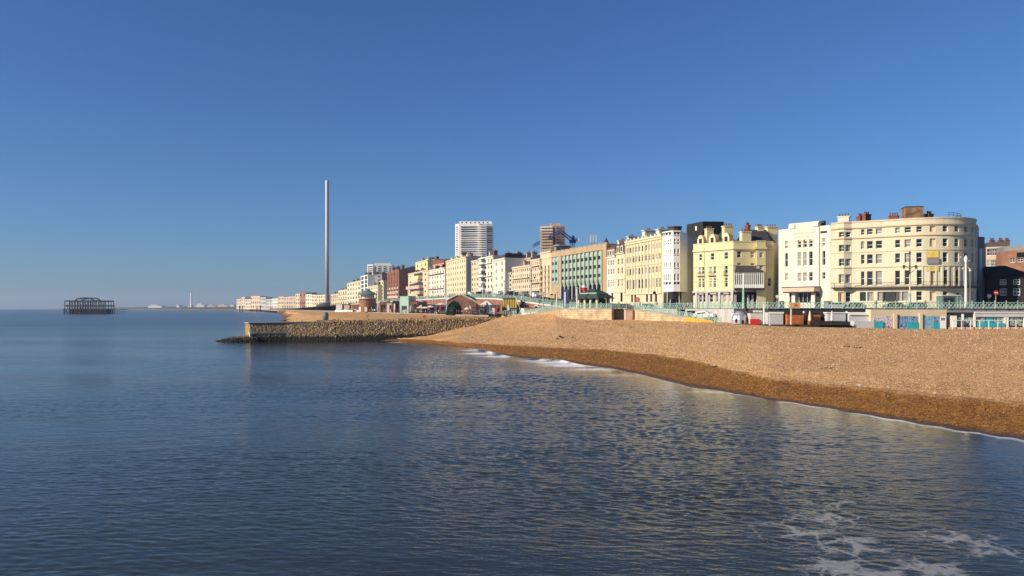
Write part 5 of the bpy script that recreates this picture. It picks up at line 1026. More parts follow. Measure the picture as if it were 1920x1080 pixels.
# power station chimney and pale sheds on the far coast
y = 5000; pc = thing('chimney', 'tall pale power station chimney on the far hazy coast', 'chimney', (X(358.5, y), y, 2)); m_ = MB(); m_.lathe((X(358.5, y), y, 0), [(7, 0), (6, 60), (5, Z(549, y))], 12); m_.build('shaft', 'tower_white', pc); m_ = MB(); m_.box(X(352, y), X(367, y), y, y+40, 0, Z(573, y)); m_.build('turbine_hall', 'pale_concrete', pc)
for lab, p0, p1, top, m in (('long white shed low on the far coast, leftmost', 278, 303, 573.2, 'white_paint'), ('small white tank on the far coast between sheds', 331, 336, 572.5, 'white_paint'), ('white warehouse right of the far chimney', 368, 382, 571, 'white_paint'), ('pale far sheds between chimney and town', 388, 404, 573, 'pale_concrete'), ('buff far buildings just left of the town', 408, 426, 572, 'pale_far'), ('white far block by the end of the town', 431, 439, 572.5, 'white_paint')):
    m_ = MB(); y = 4900; w_ = X(p1, y)-X(p0, y); m_.box(X(p0, y), X(p1, y), y, y+60, -1, Z(top, y)); m_.prism([(X(p0, y)+w_*.2, y-1), (X(p1, y)-w_*.3, y-1), (X(p1, y)-w_*.3, y+40), (X(p0, y)+w_*.2, y+40)], Z(top, y), Z(top, y)+6); tag(m_.build('shed', m), lab, 'shed')

# ------------------------------------------------------------------ sea walls, ramps and groyne
def wall_run(name, label, pts, z0, z1, m, th=.6, cope=None, cat='wall'):
    """a standing wall along plan points left to right; z1 may vary per point"""
    zt = z1 if isinstance(z1, (list, tuple)) else [z1]*len(pts); root = thing(name, label, cat, (*pts[0], z0)); mb = MB(); bk = offset(pts, -th); n = len(pts)
    vs = [(p[0], p[1], z0) for p in pts]+[(p[0], p[1], zt[i]) for i, p in enumerate(pts)]+[(p[0], p[1], zt[i]) for i, p in enumerate(bk)]+[(p[0], p[1], z0) for p in bk]; fs = []
    for k in range(n-1): fs += [(r*n+k, r*n+k+1, (r+1)*n+k+1, (r+1)*n+k) for r in range(3)]
    fs += [(0, n, 2*n, 3*n), (n-1, 4*n-1, 3*n-1, 2*n-1)]; mb.add(vs, fs); mb.build('masonry', m, root)
    if cope:
        c = MB(); o = offset(pts, .12); i_ = offset(pts, -th-.05); vs = []
        for q, dz in ((i_, .01), (o, .01), (o, .22), (i_, .22)): vs += [(p[0], p[1], zt[k]+dz) for k, p in enumerate(q)]
        fs = [(r*n+k, r*n+k+1, ((r+1) % 4)*n+k+1, ((r+1) % 4)*n+k) for k in range(n-1) for r in range(4)]+[(0, n, 2*n, 3*n), (n-1, 4*n-1, 3*n-1, 2*n-1)]; c.add(vs, fs); c.build('coping', cope, root)
    return root
SWL = [P(1049, 205), P(1098, 197.3), P(1147, 189.8)]
wall_run('sea_wall', 'buff stone sea wall with a pale coping below the green shelter', SWL, 3, 8.75, 'sea_stone', .7, 'concrete')
wall_run('sea_wall', 'darker recessed stone wall between the buff sea wall and the pink hut', [P(1147.4, 192.8), P(1176, 191.2)], 3, 8.8, 'brown_concrete', .6, 'concrete')  # set-back wall takes a darker brown to carry its shade
bk_ = P(1049, 205); wall_run('ramp_wall', 'weedy stone ramp wall running down from the sea wall to the lower promenade', [P(940, 246.5), P(985, 235), P(1010, 224), P(1048.6, 205.8)], 3, [6.85, 6.95, 7.7, 8.8], 'brown_concrete', .6, 'concrete')
# ramp with its outer wall
rw0 = [P(1190, 187), P(1235, 178.5), P(1285, 170.5), P(1352, 161.5)]; rz = [8.6, 7.9, 6.95, 5.75]
wall_run('ramp_wall', 'tapering buff ramp wall sloping down to the beach beside the pink hut', rw0, 3, rz, 'sea_stone', .5, 'concrete')
rp_ = MB(); bk_ = [P(1190, 191.2), P(1242, 184.5), P(1308, 178.5), P(1374, 163.5)]
for k in range(3): rp_.quad((*rw0[k], rz[k]-.3), (*rw0[k+1], rz[k+1]-.3), (*bk_[k+1], rz[k+1]-.25), (*bk_[k], rz[k]-.25))
struct('ramp', rp_, 'asphalt')
wall_run('retaining_wall', 'grey rendered retaining wall behind the ramp and parked vehicles', [P(1190.3, 190.8), P(1310, 177.8), P(1376, 162.8)], 3, 8.86, 'grey_render', .5)
wall_run('retaining_wall', 'dark grey wall above the shuttered beach kiosks', [P(1376.3, 162.7), P(1440, 156.7), P(1600, 153.2), P(1636, 152.9)], 3, 8.88, 'dark_paint', .5, 'mid_grey')
wall_run('retaining_wall', 'grey wall under the railing behind the glass fronted cafe', [P(1776, 151.8), P(1920, 150.8), P(2200, 145.8)], 3, 8.88, 'mid_grey', .5, 'concrete')
# brick arches under the upper promenade farther west
root = thing('arches_wall', 'long red brick retaining wall with dark arches below the upper promenade', 'wall', (21, 214, 6.7)); pts = [(97-.355*y-.3, y-.1) for y in (640, 520, 420, 360, 320, 290, 265, 245, 228, 214)]
mb = MB(); n = len(pts); vs = [(p[0], p[1], 5.5) for p in pts]+[(p[0], p[1], zup(p[1])-.06) for p in pts]; mb.add(vs, [(k, k+1, n+k+1, n+k) for k in range(n-1)]); mb.build('masonry', 'red_brick', root); cp = MB()
for a, b in zip(pts[:-1], pts[1:]): d, nn, L = seg(a, b); cp.add([(a[0]+nn[0]*k, a[1]+nn[1]*k, zup(a[1])+dz) for k, dz in ((.02, -.6), (.3, -.6), (.3, -.02), (.02, -.02))]+[(b[0]+nn[0]*k, b[1]+nn[1]*k, zup(b[1])+dz) for k, dz in ((.02, -.6), (.3, -.6), (.3, -.02), (.02, -.02))], [(0, 4, 5, 1), (1, 5, 6, 2), (2, 6, 7, 3)])
cp.build('coping', 'pale_concrete', root)
y = 222
while y < 620:
    p = (97-.355*y-.3, y-.1); d = (.3345, -.942); nn = (d[1], -d[0]); am = MB(); w_ = 2.1; hh = min(3.6, zup(y)-6.8-1.0); pr = [(-w_, 6.75), (w_, 6.75)]+[(w_*math.cos(t), 6.75+hh*.55+hh*.45*math.sin(t)) for t in [math.pi*j/8 for j in range(9)]]
    if hh > 1: 
        pr2 = [(u*1.16, z if z < 6.8 else 6.75+(z-6.75)*1.1) for u, z in pr]
        am.add([(p[0]+d[0]*u+nn[0]*.07, p[1]+d[1]*u+nn[1]*.07, z) for u, z in pr], [tuple(range(len(pr)))], 0); am.add([(p[0]+d[0]*u+nn[0]*.03, p[1]+d[1]*u+nn[1]*.03, z) for u, z in pr2], [tuple(range(len(pr2)))], 1)
        am.build('arch', [random.choice(['dark_paint', 'dark_paint', 'black_timber', 'mid_grey', 'blue_grey', 'glass_dark']), random.choice(['pale_concrete', 'red_brick', 'red_brick'])], root)
    y += 7.2 if y < 400 else 12

def groyne_mat():
    m = bpy.data.materials.new('groyne_stone'); m.use_nodes = True; t = m.node_tree; b = t.nodes['Principled BSDF']; b.inputs['Roughness'].default_value = .9
    g = nd(t, 'ShaderNodeNewGeometry'); v = nd(t, 'ShaderNodeTexVoronoi'); v.inputs['Scale'].default_value = 2.4; t.links.new(g.outputs['Position'], v.inputs['Vector']); s = nd(t, 'ShaderNodeSeparateXYZ'); t.links.new(v.outputs['Color'], s.inputs[0])
    r = nd(t, 'ShaderNodeValToRGB'); e = r.color_ramp.elements; e[0].position = .05; e[0].color = (.20, .13, .055, 1); e[1].position = .99; e[1].color = (.55, .43, .26, 1); x = e.new(.45); x.color = (.32, .20, .095, 1); x = e.new(.88); x.color = (.40, .27, .14, 1); t.links.new(s.outputs['X'], r.inputs[0])
    p = nd(t, 'ShaderNodeSeparateXYZ'); t.links.new(g.outputs['Position'], p.inputs[0]); n = nd(t, 'ShaderNodeTexNoise'); n.inputs['Scale'].default_value = .8; n.inputs['Detail'].default_value = 4; t.links.new(g.outputs['Position'], n.inputs['Vector'])
    a = nd(t, 'ShaderNodeMath', operation='MULTIPLY_ADD'); a.inputs[1].default_value = 2.2; a.inputs[2].default_value = -1.1; t.links.new(n.outputs['Fac'], a.inputs[0]); a2 = nd(t, 'ShaderNodeMath', operation='ADD'); t.links.new(a.outputs[0], a2.inputs[0]); t.links.new(p.outputs['Z'], a2.inputs[1])
    mr = nd(t, 'ShaderNodeMapRange'); mr.inputs['From Min'].default_value = 1.1; mr.inputs['From Max'].default_value = 1.9; mr.inputs['To Min'].default_value = 1; mr.inputs['To Max'].default_value = 0; t.links.new(a2.outputs[0], mr.inputs['Value'])
    mx = nd(t, 'ShaderNodeMix', data_type='RGBA'); t.links.new(mr.outputs[0], mx.inputs['Factor']); t.links.new(r.outputs[0], mx.inputs['A']); mx.inputs['B'].default_value = (.014, .014, .009, 1); t.links.new(mx.outputs['Result'], b.inputs['Base Color'])
    bp = nd(t, 'ShaderNodeBump'); bp.inputs['Strength'].default_value = .8; bp.inputs['Distance'].default_value = .3; bp.invert = True; t.links.new(v.outputs['Distance'], bp.inputs['Height']); t.links.new(bp.outputs[0], b.inputs['Normal']); M['groyne_stone'] = m
groyne_mat()
gT = np.array((-70.2, 211.0)); gd = np.array((67., 34.)); gd /= np.hypot(*gd); gn = np.array((gd[1], -gd[0])); GL = 88
root = thing('groyne', 'massive rubble stone groyne running from the beach into the sea', 'groyne', (-40, 226, 0))
ss = np.linspace(0, GL, 480); prof = [(6.2, -1.0), (5.6, .1), (4.6, .9), (3.4, 2.1), (2.2, 3.4), (1.0, 4.6), (.4, 5.0), (-.6, 5.05), (-3, 5.05), (-7, 5.0), (-7.6, 4.2), (-8.2, -1)]
cum = np.cumsum([0]+[math.hypot(b[0]-a[0], b[1]-a[1]) for a, b in zip(prof[:-1], prof[1:])]); tt = np.linspace(0, cum[-1], 90); pc_ = np.interp(tt, cum, [p[0] for p in prof]); pz_ = np.interp(tt, cum, [p[1] for p in prof])
S_, C_ = np.meshgrid(ss, pc_, indexing='xy'); Zg = np.repeat(pz_[:, None], len(ss), 1); rise = S_*.0105; Zg = np.where(Zg > 0, Zg*(1+rise/5), Zg)
rs2 = np.random.RandomState(9); rub = np.clip((S_-9)/12, 0.12, 1); front_ = ((C_ > -.2)).astype(float)
cell = rs2.normal(0, 1, (90, 240)); cell = np.repeat(np.repeat(cell, 1, 0), 2, 1)[:90, :480]
disp = (.06*cell+.045*rs2.normal(0, 1, S_.shape))*rub*front_+.03*rs2.normal(0, 1, S_.shape)*(1-front_)
tap = np.clip(S_/22, .42, 1); C_ = np.where(C_ > 0, C_*tap, C_)      # near-upright masonry at the head, a sloping bank towards the beach
C2 = C_+disp+front_*.35*np.clip((2-Zg)/2, 0, 1)*rub; Z2 = Zg+(.16*smoothn(S_, C_, 90, 1.1)+.14*cell*(C_ < 1.2))*np.clip((S_-19)/4, 0, 1)*(Zg > 3.6)+.4*disp*front_+.05*cell*(1-front_)
XY = gT[None, None]+S_[..., None]*gd+C2[..., None]*gn; V = np.concatenate([XY, Z2[..., None]], -1)
gm_ = mesh_np('rubble_face', (V-np.array((-40, 226, 0))).reshape(-1, 3), 90, 480, [M['groyne_stone']], smooth=False); gm_.parent = root
e_ = MB(); w2 = lambda s, c, z: (gT[0]+gd[0]*s+gn[0]*c, gT[1]+gd[1]*s+gn[1]*c, z)
e_.add([w2(.02, c*.42 if c > 0 else c, z) for c, z in prof], [tuple(reversed(range(len(prof))))]); e_.build('end_wall', 'groyne_stone', root)
c_ = MB(); q = lambda s0, s1, c0, c1, z0, z1, r=0: c_.add([w2(s, c, z) for z in (z0, z1) for s, c in ((s0, c0), (s1, c0), (s1, c1), (s0, c1))], [(0, 3, 2, 1), (4, 5, 6, 7), (0, 1, 5, 4), (1, 2, 6, 5), (2, 3, 7, 6), (3, 0, 4, 7)])
q(-.3, 19, -6.8, .45, 4.95, 5.2); c_.build('coping', 'concrete', root); c_ = MB(); q(-.15, 12, -2, 1.52, 2.2, 2.5); c_.build('string_course', 'pale_concrete', root)
for s0 in (-.15, 9.6): c_ = MB(); q(s0, s0+.6, .6, 1.75, .5, 2.19); c_.build('quoin', 'pale_concrete', root)
S3, C3 = np.meshgrid(np.linspace(-8.5, 1.5, 90), np.linspace(5.5, -9, 70)); hgt = 1.75*np.clip((S3+8.5)/6, 0, 1)**.6*np.clip((5.4-C3)/3.2, 0, 1)**.5*np.clip((C3+9)/3, 0, 1)
c3 = rs2.normal(0, 1, (35, 45)); c3 = np.repeat(np.repeat(c3, 2, 0), 2, 1); Z3 = np.where(hgt > 0, hgt*(1+.0*S3)+.22*c3*np.clip(hgt*2, 0, 1)-.55, -.8)
Vx = np.concatenate([gT[None, None]+S3[..., None]*gd+C3[..., None]*gn, Z3[..., None]], -1); ap = mesh_np('apron', (Vx-np.array((-40, 226, 0))).reshape(-1, 3), 70, 90, [M['groyne_stone']], smooth=False); ap.parent = root

# ------------------------------------------------------------------ railings
railing('teal railing along the promenade edge above the beach kiosks and cafe', [(*P(1377, 162.4), 8.95), (*P(1440, 156.3), 8.95), (*P(1600, 152.9), 8.95), (*P(1780, 151.5), 8.95), (*P(1930, 150.4), 8.95)], 1.15, 2.0, 1.55)
railing('teal railing on top of the buff stone sea wall', [(*p, 8.98) for p in (P(1050, 204.6), P(1098, 196.9), P(1147, 189.5), P(1189, 190.4))], 1.1, 2.0, 1.5)
railing('teal railing descending along the ramp wall to the beach', [(*p, z+.22) for p, z in zip([(a[0], a[1]) for a in rw0], rz)], 1.0, 1.9, 1.3)
railing('teal railing along the road edge behind the ramp', [(*P(1192, 190.6), 8.95), (*P(1310, 177.6), 8.95), (*P(1375, 163), 8.95)], 1.15, 2.0, 1.5)
railing('teal railing climbing the weedy stone ramp to the sea wall', [(*P(941, 246.2), 7.08), (*P(985, 234.7), 7.2), (*P(1010, 223.8), 7.95), (*P(1047, 206), 9.02)], 1.0, 2.4, 1.3)
railing('teal railing on top of the long brick arches wall', [(97-.355*y-.2, y, zup(y)+.02) for y in (214, 228, 245, 265, 290, 320, 350)], 1.2, 3.2, 1.6)
railing('teal railing of the upper promenade, far stretch', [(97-.355*y-.2, y, zup(y)+.02) for y in (352, 380, 420, 470, 530, 600)], 1.2, 8, 1.6)

# ------------------------------------------------------------------ people
def skin_obj(verts, edges, radii, sub=1):
    me = bpy.data.meshes.new('body'); me.from_pydata(verts, edges, []); o = bpy.data.objects.new('body', me); COL.objects.link(o)
    sk = o.modifiers.new('skin', 'SKIN'); sk.use_smooth_shade = True
    for i, r in enumerate(radii): me.skin_vertices[0].data[i].radius = (r, r)
    me.skin_vertices[0].data[0].use_root = True
    s = o.modifiers.new('sub', 'SUBSURF'); s.levels = sub; s.render_levels = sub
    dg = bpy.context.evaluated_depsgraph_get(); dg.update(); m2 = bpy.data.meshes.new_from_object(o.evaluated_get(dg)); bpy.data.objects.remove(o); return m2
def body_mesh(pose):
    J = {}; E = []; Rr = []; V_ = []
    def j(n, p, r): J[n] = len(V_); V_.append(p); Rr.append(r)
    if pose == 'sit':
        pel, che, nek, hd0, hd1 = (0, 0, .14), (0, .06, .45), (0, .05, .60), (0, .0, .70), (0, -.01, .85)
        legs = [[(s*.12, -.38, .48), (s*.13, -.62, .08), (s*.13, -.78, .05)] for s in (-1, 1)]; arms = [[(s*.21, .05, .53), (s*.28, -.12, .33), (s*.16, -.36, .40)] for s in (-1, 1)]
    else:
        st = {'walk': .20, 'stand': .03}[pose]; pel, che, nek, hd0, hd1 = (0, 0, .95), (0, .01, 1.30), (0, 0, 1.48), (0, -.02, 1.57), (0, -.03, 1.72)
        legs = [[(s*.11, -st*s*.7, .50), (s*.11, st*s*(1.2 if s < 0 else .9), .08), (s*.12, st*s*1.0-.16, .035)] for s in (-1, 1)]; arms = [[(s*.22, .0, 1.40), (s*.27, st*s*.6+.03, 1.12), (s*.25, st*s*.9-.07, .88)] for s in (-1, 1)]
    j('pel', pel, .135); j('che', che, .155); j('nek', nek, .058); j('hd0', hd0, .088); j('hd1', hd1, .075); E += [(0, 1), (1, 2), (2, 3), (3, 4)]
    j('nose', (hd0[0], hd0[1]-.105, hd0[2]+.05), .022); E.append((3, J['nose']))
    for s, (l, a) in enumerate(zip(legs, arms)):
        p = 0
        for i, (q, r) in enumerate(zip(l, (.075, .048, .042))): j(f'l{s}{i}', q, r); E.append((p, len(V_)-1)); p = len(V_)-1
        p = 1
        for i, (q, r) in enumerate(zip(a, (.062, .045, .034))): j(f'a{s}{i}', q, r); E.append((p, len(V_)-1)); p = len(V_)-1
        w = V_[p]; e = V_[p-1]; d = (Vector(w)-Vector(e)).normalized(); side = Vector((1, 0, 0)) if pose != 'sit' else Vector((0, 0, 1)); sgn = -1 if s else 1
        palm = Vector(w)+d*.07; j(f'p{s}', tuple(palm), .034); E.append((p, len(V_)-1)); pi_ = len(V_)-1
        for f in range(4): q = palm+d*(.085-.012*abs(f-1))+Vector((0, 1, 0)).cross(d).normalized()*0+Vector((0, (f-1.5)*.022, 0)) if pose != 'sit' else palm+d*.08+Vector(((f-1.5)*.02, 0, -.02)); j(f'f{s}{f}', tuple(q), .009); E.append((pi_, len(V_)-1))
        q = palm+d*.02+Vector((sgn*.05 if pose == 'sit' else 0, -.05, .0)); j(f't{s}', tuple(q), .011); E.append((p, len(V_)-1))
    return skin_obj(V_, E, Rr)
BM = {p: body_mesh(p) for p in ('walk', 'stand', 'sit')}; PC = {}
def person(loc, rz, pose, top, low, label, group='people out on the seafront', scale=1.0):
    key = (pose, top, low)
    if key not in PC:
        me = BM[pose].copy(); me.materials.clear()
        for m in ('skin', top, low, 'dark_paint'): me.materials.append(M[m])
        for p in me.polygons:
            c = p.center; z = c.z
            if pose == 'sit': i = 0 if (z > .60 and c.y > -.25) or (c.y < -.40 and z > .34 and abs(c.x) < .2 and z < .46 and False) else (1 if (c.y > -.13 and z > .16) or (abs(c.x) > .2 and z > .2) else 2)
            else: i = 0 if z > 1.47 or (abs(c.x) > .19 and z < .90 and z > .6) else (1 if z > .92 or (abs(c.x) > .19 and z > .6) else (2 if z > .09 else 3))
            p.material_index = i
        h = MB(); hz = (.80, .03) if pose == 'sit' else (1.66, .01); h.ell((0, hz[1], hz[0]), .095, .10, .095, 10, 6)
        hm = bpy.data.meshes.new('hair'); hm.from_pydata(h.v, [], h.f); hm.materials.append(M['hair']); PC[key] = (me, hm)
    me, hm = PC[key]; o = bpy.data.objects.new('person', me); COL.objects.link(o); o.location = loc; o.rotation_euler = (0, 0, rz); o.scale = (scale,)*3; tag(o, label, 'person', group)
    h = bpy.data.objects.new('hair', hm); COL.objects.link(h); h.parent = o; return o
def beach_z(px, Y):
    yw_, yt, ye, ze, zt_ = (float(np.interp(px, PXS, a)) for a in (YW, YTOP, YWET, ZWET, ZTOP)); q = (Y-ye)/(yt-ye); return ze+(zt_-ze)*(q*1.22-.22*q*q)
yy = 169; person((*P(1050, yy), beach_z(1050, yy)+.06), R(60), 'sit', 'cloth_dark', 'cloth_dark', 'person in dark clothes sitting alone on the open shingle beach', 'people sitting by the sea')
b_ = MB(); b_.lathe((X(1045, yy-.3), yy-.4, beach_z(1045, yy)-.03), [(.35, 0), (.42, .1), (.3, .22), (.05, .26)], 10); tag(b_.build('bag', 'cloth_dark'), 'dark bag lying on the shingle beside the sitting person', 'bag')
p = w2(9.5, -1.2, 5.2); person(p, R(200), 'sit', 'cloth_dark', 'cloth_blue', 'dark clad person sitting near the sea end of the groyne', 'people sitting by the sea', 1.15)
person((*P(690, 300), 5.6), R(-60), 'sit', 'cloth_dark', 'cloth_brown', 'person sitting hunched on the sand beyond the groyne', 'people sitting by the sea', 1.25)
person((*P(566, 330), 3.4), R(20), 'sit', 'cloth_pale', 'cloth_dark', 'person in a pale top sitting on the sloping far beach', 'people sitting by the sea', 1.2)
TOPS = {'cloth_dark': 'black coat', 'cloth_blue': 'navy jacket', 'cloth_red': 'red jacket', 'cloth_pale': 'pale coat', 'cloth_brown': 'brown coat', 'cloth_green': 'dark green coat'}
spots = [(1200, 196, 'walk', 'cloth_dark', 'behind the red disc sign'), (1232, 192, 'walk', 'cloth_blue', 'behind the ramp railing'), (1252, 196, 'walk', 'cloth_dark', 'before the bay tower'), (1290, 190, 'stand', 'cloth_pale', 'by the lane beside the yellow hotel'), (1374, 172, 'stand', 'cloth_dark', 'at the corner of the yellow hotel'), (1466, 170, 'walk', 'cloth_pale', 'by the white hotel canopy'), (1456, 172, 'walk', 'cloth_dark', 'near the small white sign'), (1735, 160, 'walk', 'cloth_red', 'under the curved hotel'), (1643, 162, 'stand', 'cloth_brown', 'outside the cream hotel bay'),
         (1035, 222, 'walk', 'cloth_dark', 'above the stone ramp'), (1012, 236, 'walk', 'cloth_blue', 'at the top of the stone ramp'), (1072, 212, 'stand', 'cloth_pale', 'beside the blue hoarding'), (1160, 200, 'walk', 'cloth_red', 'right of the green shelter')]
for px, Y, pose, tp, wh in spots: person((*P(px, Y), zup(Y)+.04), random.uniform(0, 6.28), pose, tp, random.choice(['cloth_dark', 'cloth_blue']), f'person in a {TOPS[tp]} {"walking" if pose == "walk" else "standing"} on the promenade {wh}')
for px, Y, pose, tp, wh in [(890, 272, 'walk', 'cloth_dark', 'by the white canopy'), (897, 268, 'stand', 'cloth_brown', 'under the white canopy'), (931, 256, 'stand', 'cloth_blue', 'before the golden kiosk'), (947, 252, 'walk', 'cloth_dark', 'below the golden kiosk'), (962, 247, 'walk', 'cloth_red', 'below the stone ramp'), (880, 280, 'stand', 'cloth_red', 'right of the green dome'), (829, 318, 'walk', 'cloth_pale', 'left of the green dome'), (806, 345, 'stand', 'cloth_dark', 'between the cafe parasols'), (742, 405, 'walk', 'cloth_dark', 'by the teal kiosk'), (725, 425, 'walk', 'cloth_red', 'in front of the cafe huts'), (716, 440, 'stand', 'cloth_blue', 'in front of the cafe huts'), (693, 468, 'walk', 'cloth_pale', 'by the round bandstand'), (662, 530, 'walk', 'cloth_dark', 'behind the white wall')]:
    person((*P(px, Y), 6.77), random.uniform(0, 6.28), pose, tp, 'cloth_dark', f'person in a {TOPS[tp]} {"walking" if pose == "walk" else "standing"} on the lower promenade {wh}')

# ------------------------------------------------------------------ vehicles
def car(label, loc, rz, paint, kind='car'):
    root = thing(kind, label, 'car', loc, rz, 'cars by the seafront'); saved = root.location.copy(); root.location = (0, 0, 0)
    Lh, hw = 2.15, .86; low = [(-Lh, .35), (-Lh, .78), (-Lh+.12, .9), (-1.0, .97), (1.5, .97), (Lh-.05, .85), (Lh, .6), (Lh, .32)]; b_ = MB()
    def ex(prof, w0, w1=None):
        n = len(prof); vs = [(x, -(w0 if w1 is None else (w0 if z < 1 else w1)), z) for x, z in prof]+[(x, (w0 if w1 is None else (w0 if z < 1 else w1)), z) for x, z in prof]; b_.add(vs, [tuple(range(n)), tuple(reversed(range(n, 2*n)))]+[(i, i+n, (i+1) % n+n, (i+1) % n) for i in range(n)])
    ex(low, hw); ex([(-1.35, .975), (-.55, 1.42), (1.0, 1.44), (1.95, .975)], hw-.02, hw-.17); b_.build('body', paint, root)
    for s in (-1, 1): g_ = MB(); f_ = lambda x, z: (x, s*(hw-.02-.15*(z-.975)/.46+.012), z); g_.add([f_(-1.1, 1.02), f_(1.6, 1.02), f_(.95, 1.37), f_(-.52, 1.36)], [(0, 1, 2, 3)]); g_.build('side_window', 'glass_dark', root)
    g_ = MB(); g_.add([(-1.31, -.7, 1.02), (-1.31, .7, 1.02), (-.62, .62, 1.40), (-.62, -.62, 1.40)], [(0, 1, 2, 3)]); g_.build('windscreen', 'glass_dark', root); g_ = MB(); g_.add([(1.9, -.7, 1.03), (1.9, .7, 1.03), (1.07, .62, 1.41), (1.07, -.62, 1.41)], [(0, 1, 2, 3)]); g_.build('rear_window', 'glass_dark', root)
    for x in (-1.35, 1.35):
        for s in (-1, 1): t = MB(); t.tube((x, s*.68, .32), (x, s*.89, .32), .32, 14); wh = t.build('wheel', 'rubber', root); t = MB(); t.tube((x, s*.891, .32), (x, s*.9, .32), .19, 10); t.build('rim', 'silver', wh)
    for s in (-1, 1): t = MB(); t.box(-Lh-.02, -Lh+.1, s*.62-.16, s*.62+.16, .62, .76); t.build('headlight', 'white_paint', root)
    for s in (-1, 1): t = MB(); t.box(Lh-.08, Lh+.02, s*.65-.13, s*.65+.13, .62, .78); t.build('tail_light', 'red_paint', root)
    root.location = saved; return root
rampc = lambda px, f: (X(px, f), f)
cw = car('white car heading down the beach ramp behind the amber barriers', (*P(1321, 171), 6.55), R(-30)+R(180), 'car_white'); cw.rotation_euler = (0, R(6), R(-38)+R(180)); cw.scale = (1.15, 1.1, 1.2)
cars = [('black car on the road before the curved hotel door', 1676, 164, 'car_black'), ('dark blue car on the road just right of the black one', 1718, 165, 'car_blue'), ('silver car parked before the white hotel', 1569, 169, 'car_silver'), ('black car passing the long cream terrace', 1213, 204, 'car_black'), ('dark car before the bay tower', 1268, 196, 'car_blue'), ('red car on the road beside the green shelter', 1171, 213, 'car_red'), ('black car by the grey porch of the curved hotel', 1603, 167, 'car_black')]
for lab, px, Y, c in cars: car(lab, (*P(px, Y), 8.83), R(-30) if px > 1300 else R(-62), c)
for lab, px, Y, c in (('dark car in the queue by the hooded hotel', 1018, 262, 'car_black'), ('silver car in the queue by the peach hotel', 985, 283, 'car_silver'), ('white car in the queue by the peach hotel', 998, 275, 'car_white'), ('blue car in the queue by the peach hotel', 972, 295, 'car_blue'), ('red car farther up the road', 946, 312, 'car_red'), ('black car farther up the road', 922, 330, 'car_black')): car(lab, (*P(px, Y), zup(Y)-.1), R(-70), c)

# ------------------------------------------------------------------ beach kiosks on the right
def hut(name, label, cat, px0, px1, Yf, zb, zt, m, depth=2.6, roofm=None, parts=()):
    """a small box building with a front from px0 to px1; parts: (name, px0, px1, z0, z1, material, proud)"""
    y0, y1 = (Yf if isinstance(Yf, tuple) else (Yf, Yf)); a, b = P(px0, y0), P(px1, y1); d, n, L = seg(a, b); root = thing(name, label, cat, (*P((px0+px1)/2, y0), zb)); mb = MB()
    mb.prism([a, b, (b[0]-n[0]*depth, b[1]-n[1]*depth), (a[0]-n[0]*depth, a[1]-n[1]*depth)], zb-1, zt); mb.build('body', m, root)
    if roofm: r_ = MB(); k = .18; r_.prism([(a[0]-d[0]*k+n[0]*k, a[1]-d[1]*k+n[1]*k), (b[0]+d[0]*k+n[0]*k, b[1]+d[1]*k+n[1]*k), (b[0]+d[0]*k-n[0]*depth, b[1]+d[1]*k-n[1]*depth), (a[0]-d[0]*k-n[0]*depth, a[1]-d[1]*k-n[1]*depth)], zt, zt+.2); r_.build('roof', roofm, root)
    for nm, q0, q1, z0, z1, mm, pr in parts:
        u0, u1 = upx(a, b, q0), upx(a, b, q1); c = (u0+u1)/2; x = MB(); x.obox((a[0]+d[0]*c+n[0]*pr/2, a[1]+d[1]*c+n[1]*pr/2), u1-u0, pr, z0, z1, math.atan2(d[1], d[0])); x.build(nm, mm, root)
    return root
zk = 5.3
hut('kiosk', 'cream beach arches front with bright turquoise and blue murals', 'kiosk', 1633, 1775, (149.4, 148.6), zk-.2, 8.78, 'sand_render', 2.6, None,
    [('mural', 1637, 1655, 5.1, 7.45, 'mural_pink', .06), ('mural', 1655.2, 1673, 5.1, 7.45, 'mural_pink', .05), ('shutter', 1634, 1654.5, 4.9, 6.5, 'turquoise', .35), ('mural', 1683, 1700.5, 4.9, 7.5, 'mural_blue', .06), ('mural', 1700.7, 1721, 6.35, 7.5, 'mural_blue', .05), ('shutter', 1701, 1722, 4.9, 6.3, 'turquoise', .2),
     ('mural', 1730, 1750.5, 4.9, 7.55, 'mural_sea', .06), ('shutter', 1750.8, 1761.5, 4.9, 6.35, 'turquoise', .07), ('mural', 1750.8, 1761.5, 6.4, 7.55, 'mural_blue', .05), ('door', 1762.2, 1773.5, 5.2, 7.5, 'white_paint', .07), ('door_sign', 1764.5, 1767, 6.7, 7.2, 'dark_paint', .09), ('door_sign', 1768.3, 1770.8, 6.7, 7.2, 'dark_paint', .09), ('skirting', 1727, 1774, 4.7, 5.05, 'turquoise', .4), ('pilaster', 1675, 1681, 4.7, 8.0, 'sand_render', .35), ('pilaster', 1723, 1728.5, 4.7, 8.0, 'sand_render', .35)])
hut('kiosk', 'white shuttered beach hut between the dark wall and the mural arches', 'kiosk', 1592, 1628, 150.6, zk, 8.05, 'light_shutter', 2.3, 'white_paint', [('counter', 1595, 1632, zk-.7, 6.55, 'light_shutter', 1.6), ('fascia', 1591.5, 1628.5, 7.75, 8.05, 'white_paint', .3)])
hut('kiosk', 'pale shuttered kiosk hung on the dark wall, above the dark deck', 'kiosk', 1551.5, 1586, 151.2, 6.7, 8.05, 'light_shutter', 1.6, 'white_paint', [('shutter', 1553, 1585, 6.5, 7.9, 'light_shutter', .12)])
hut('kiosk', 'grey roller shuttered kiosk left of the peach sign post', 'kiosk', 1442, 1468.5, 153.2, 6.2, 8.2, 'light_shutter', 3, None, [('shutter', 1443, 1468, 5.7, 7.9, 'light_shutter', .1), ('fascia', 1441, 1469, 7.95, 8.3, 'white_paint', .2)])
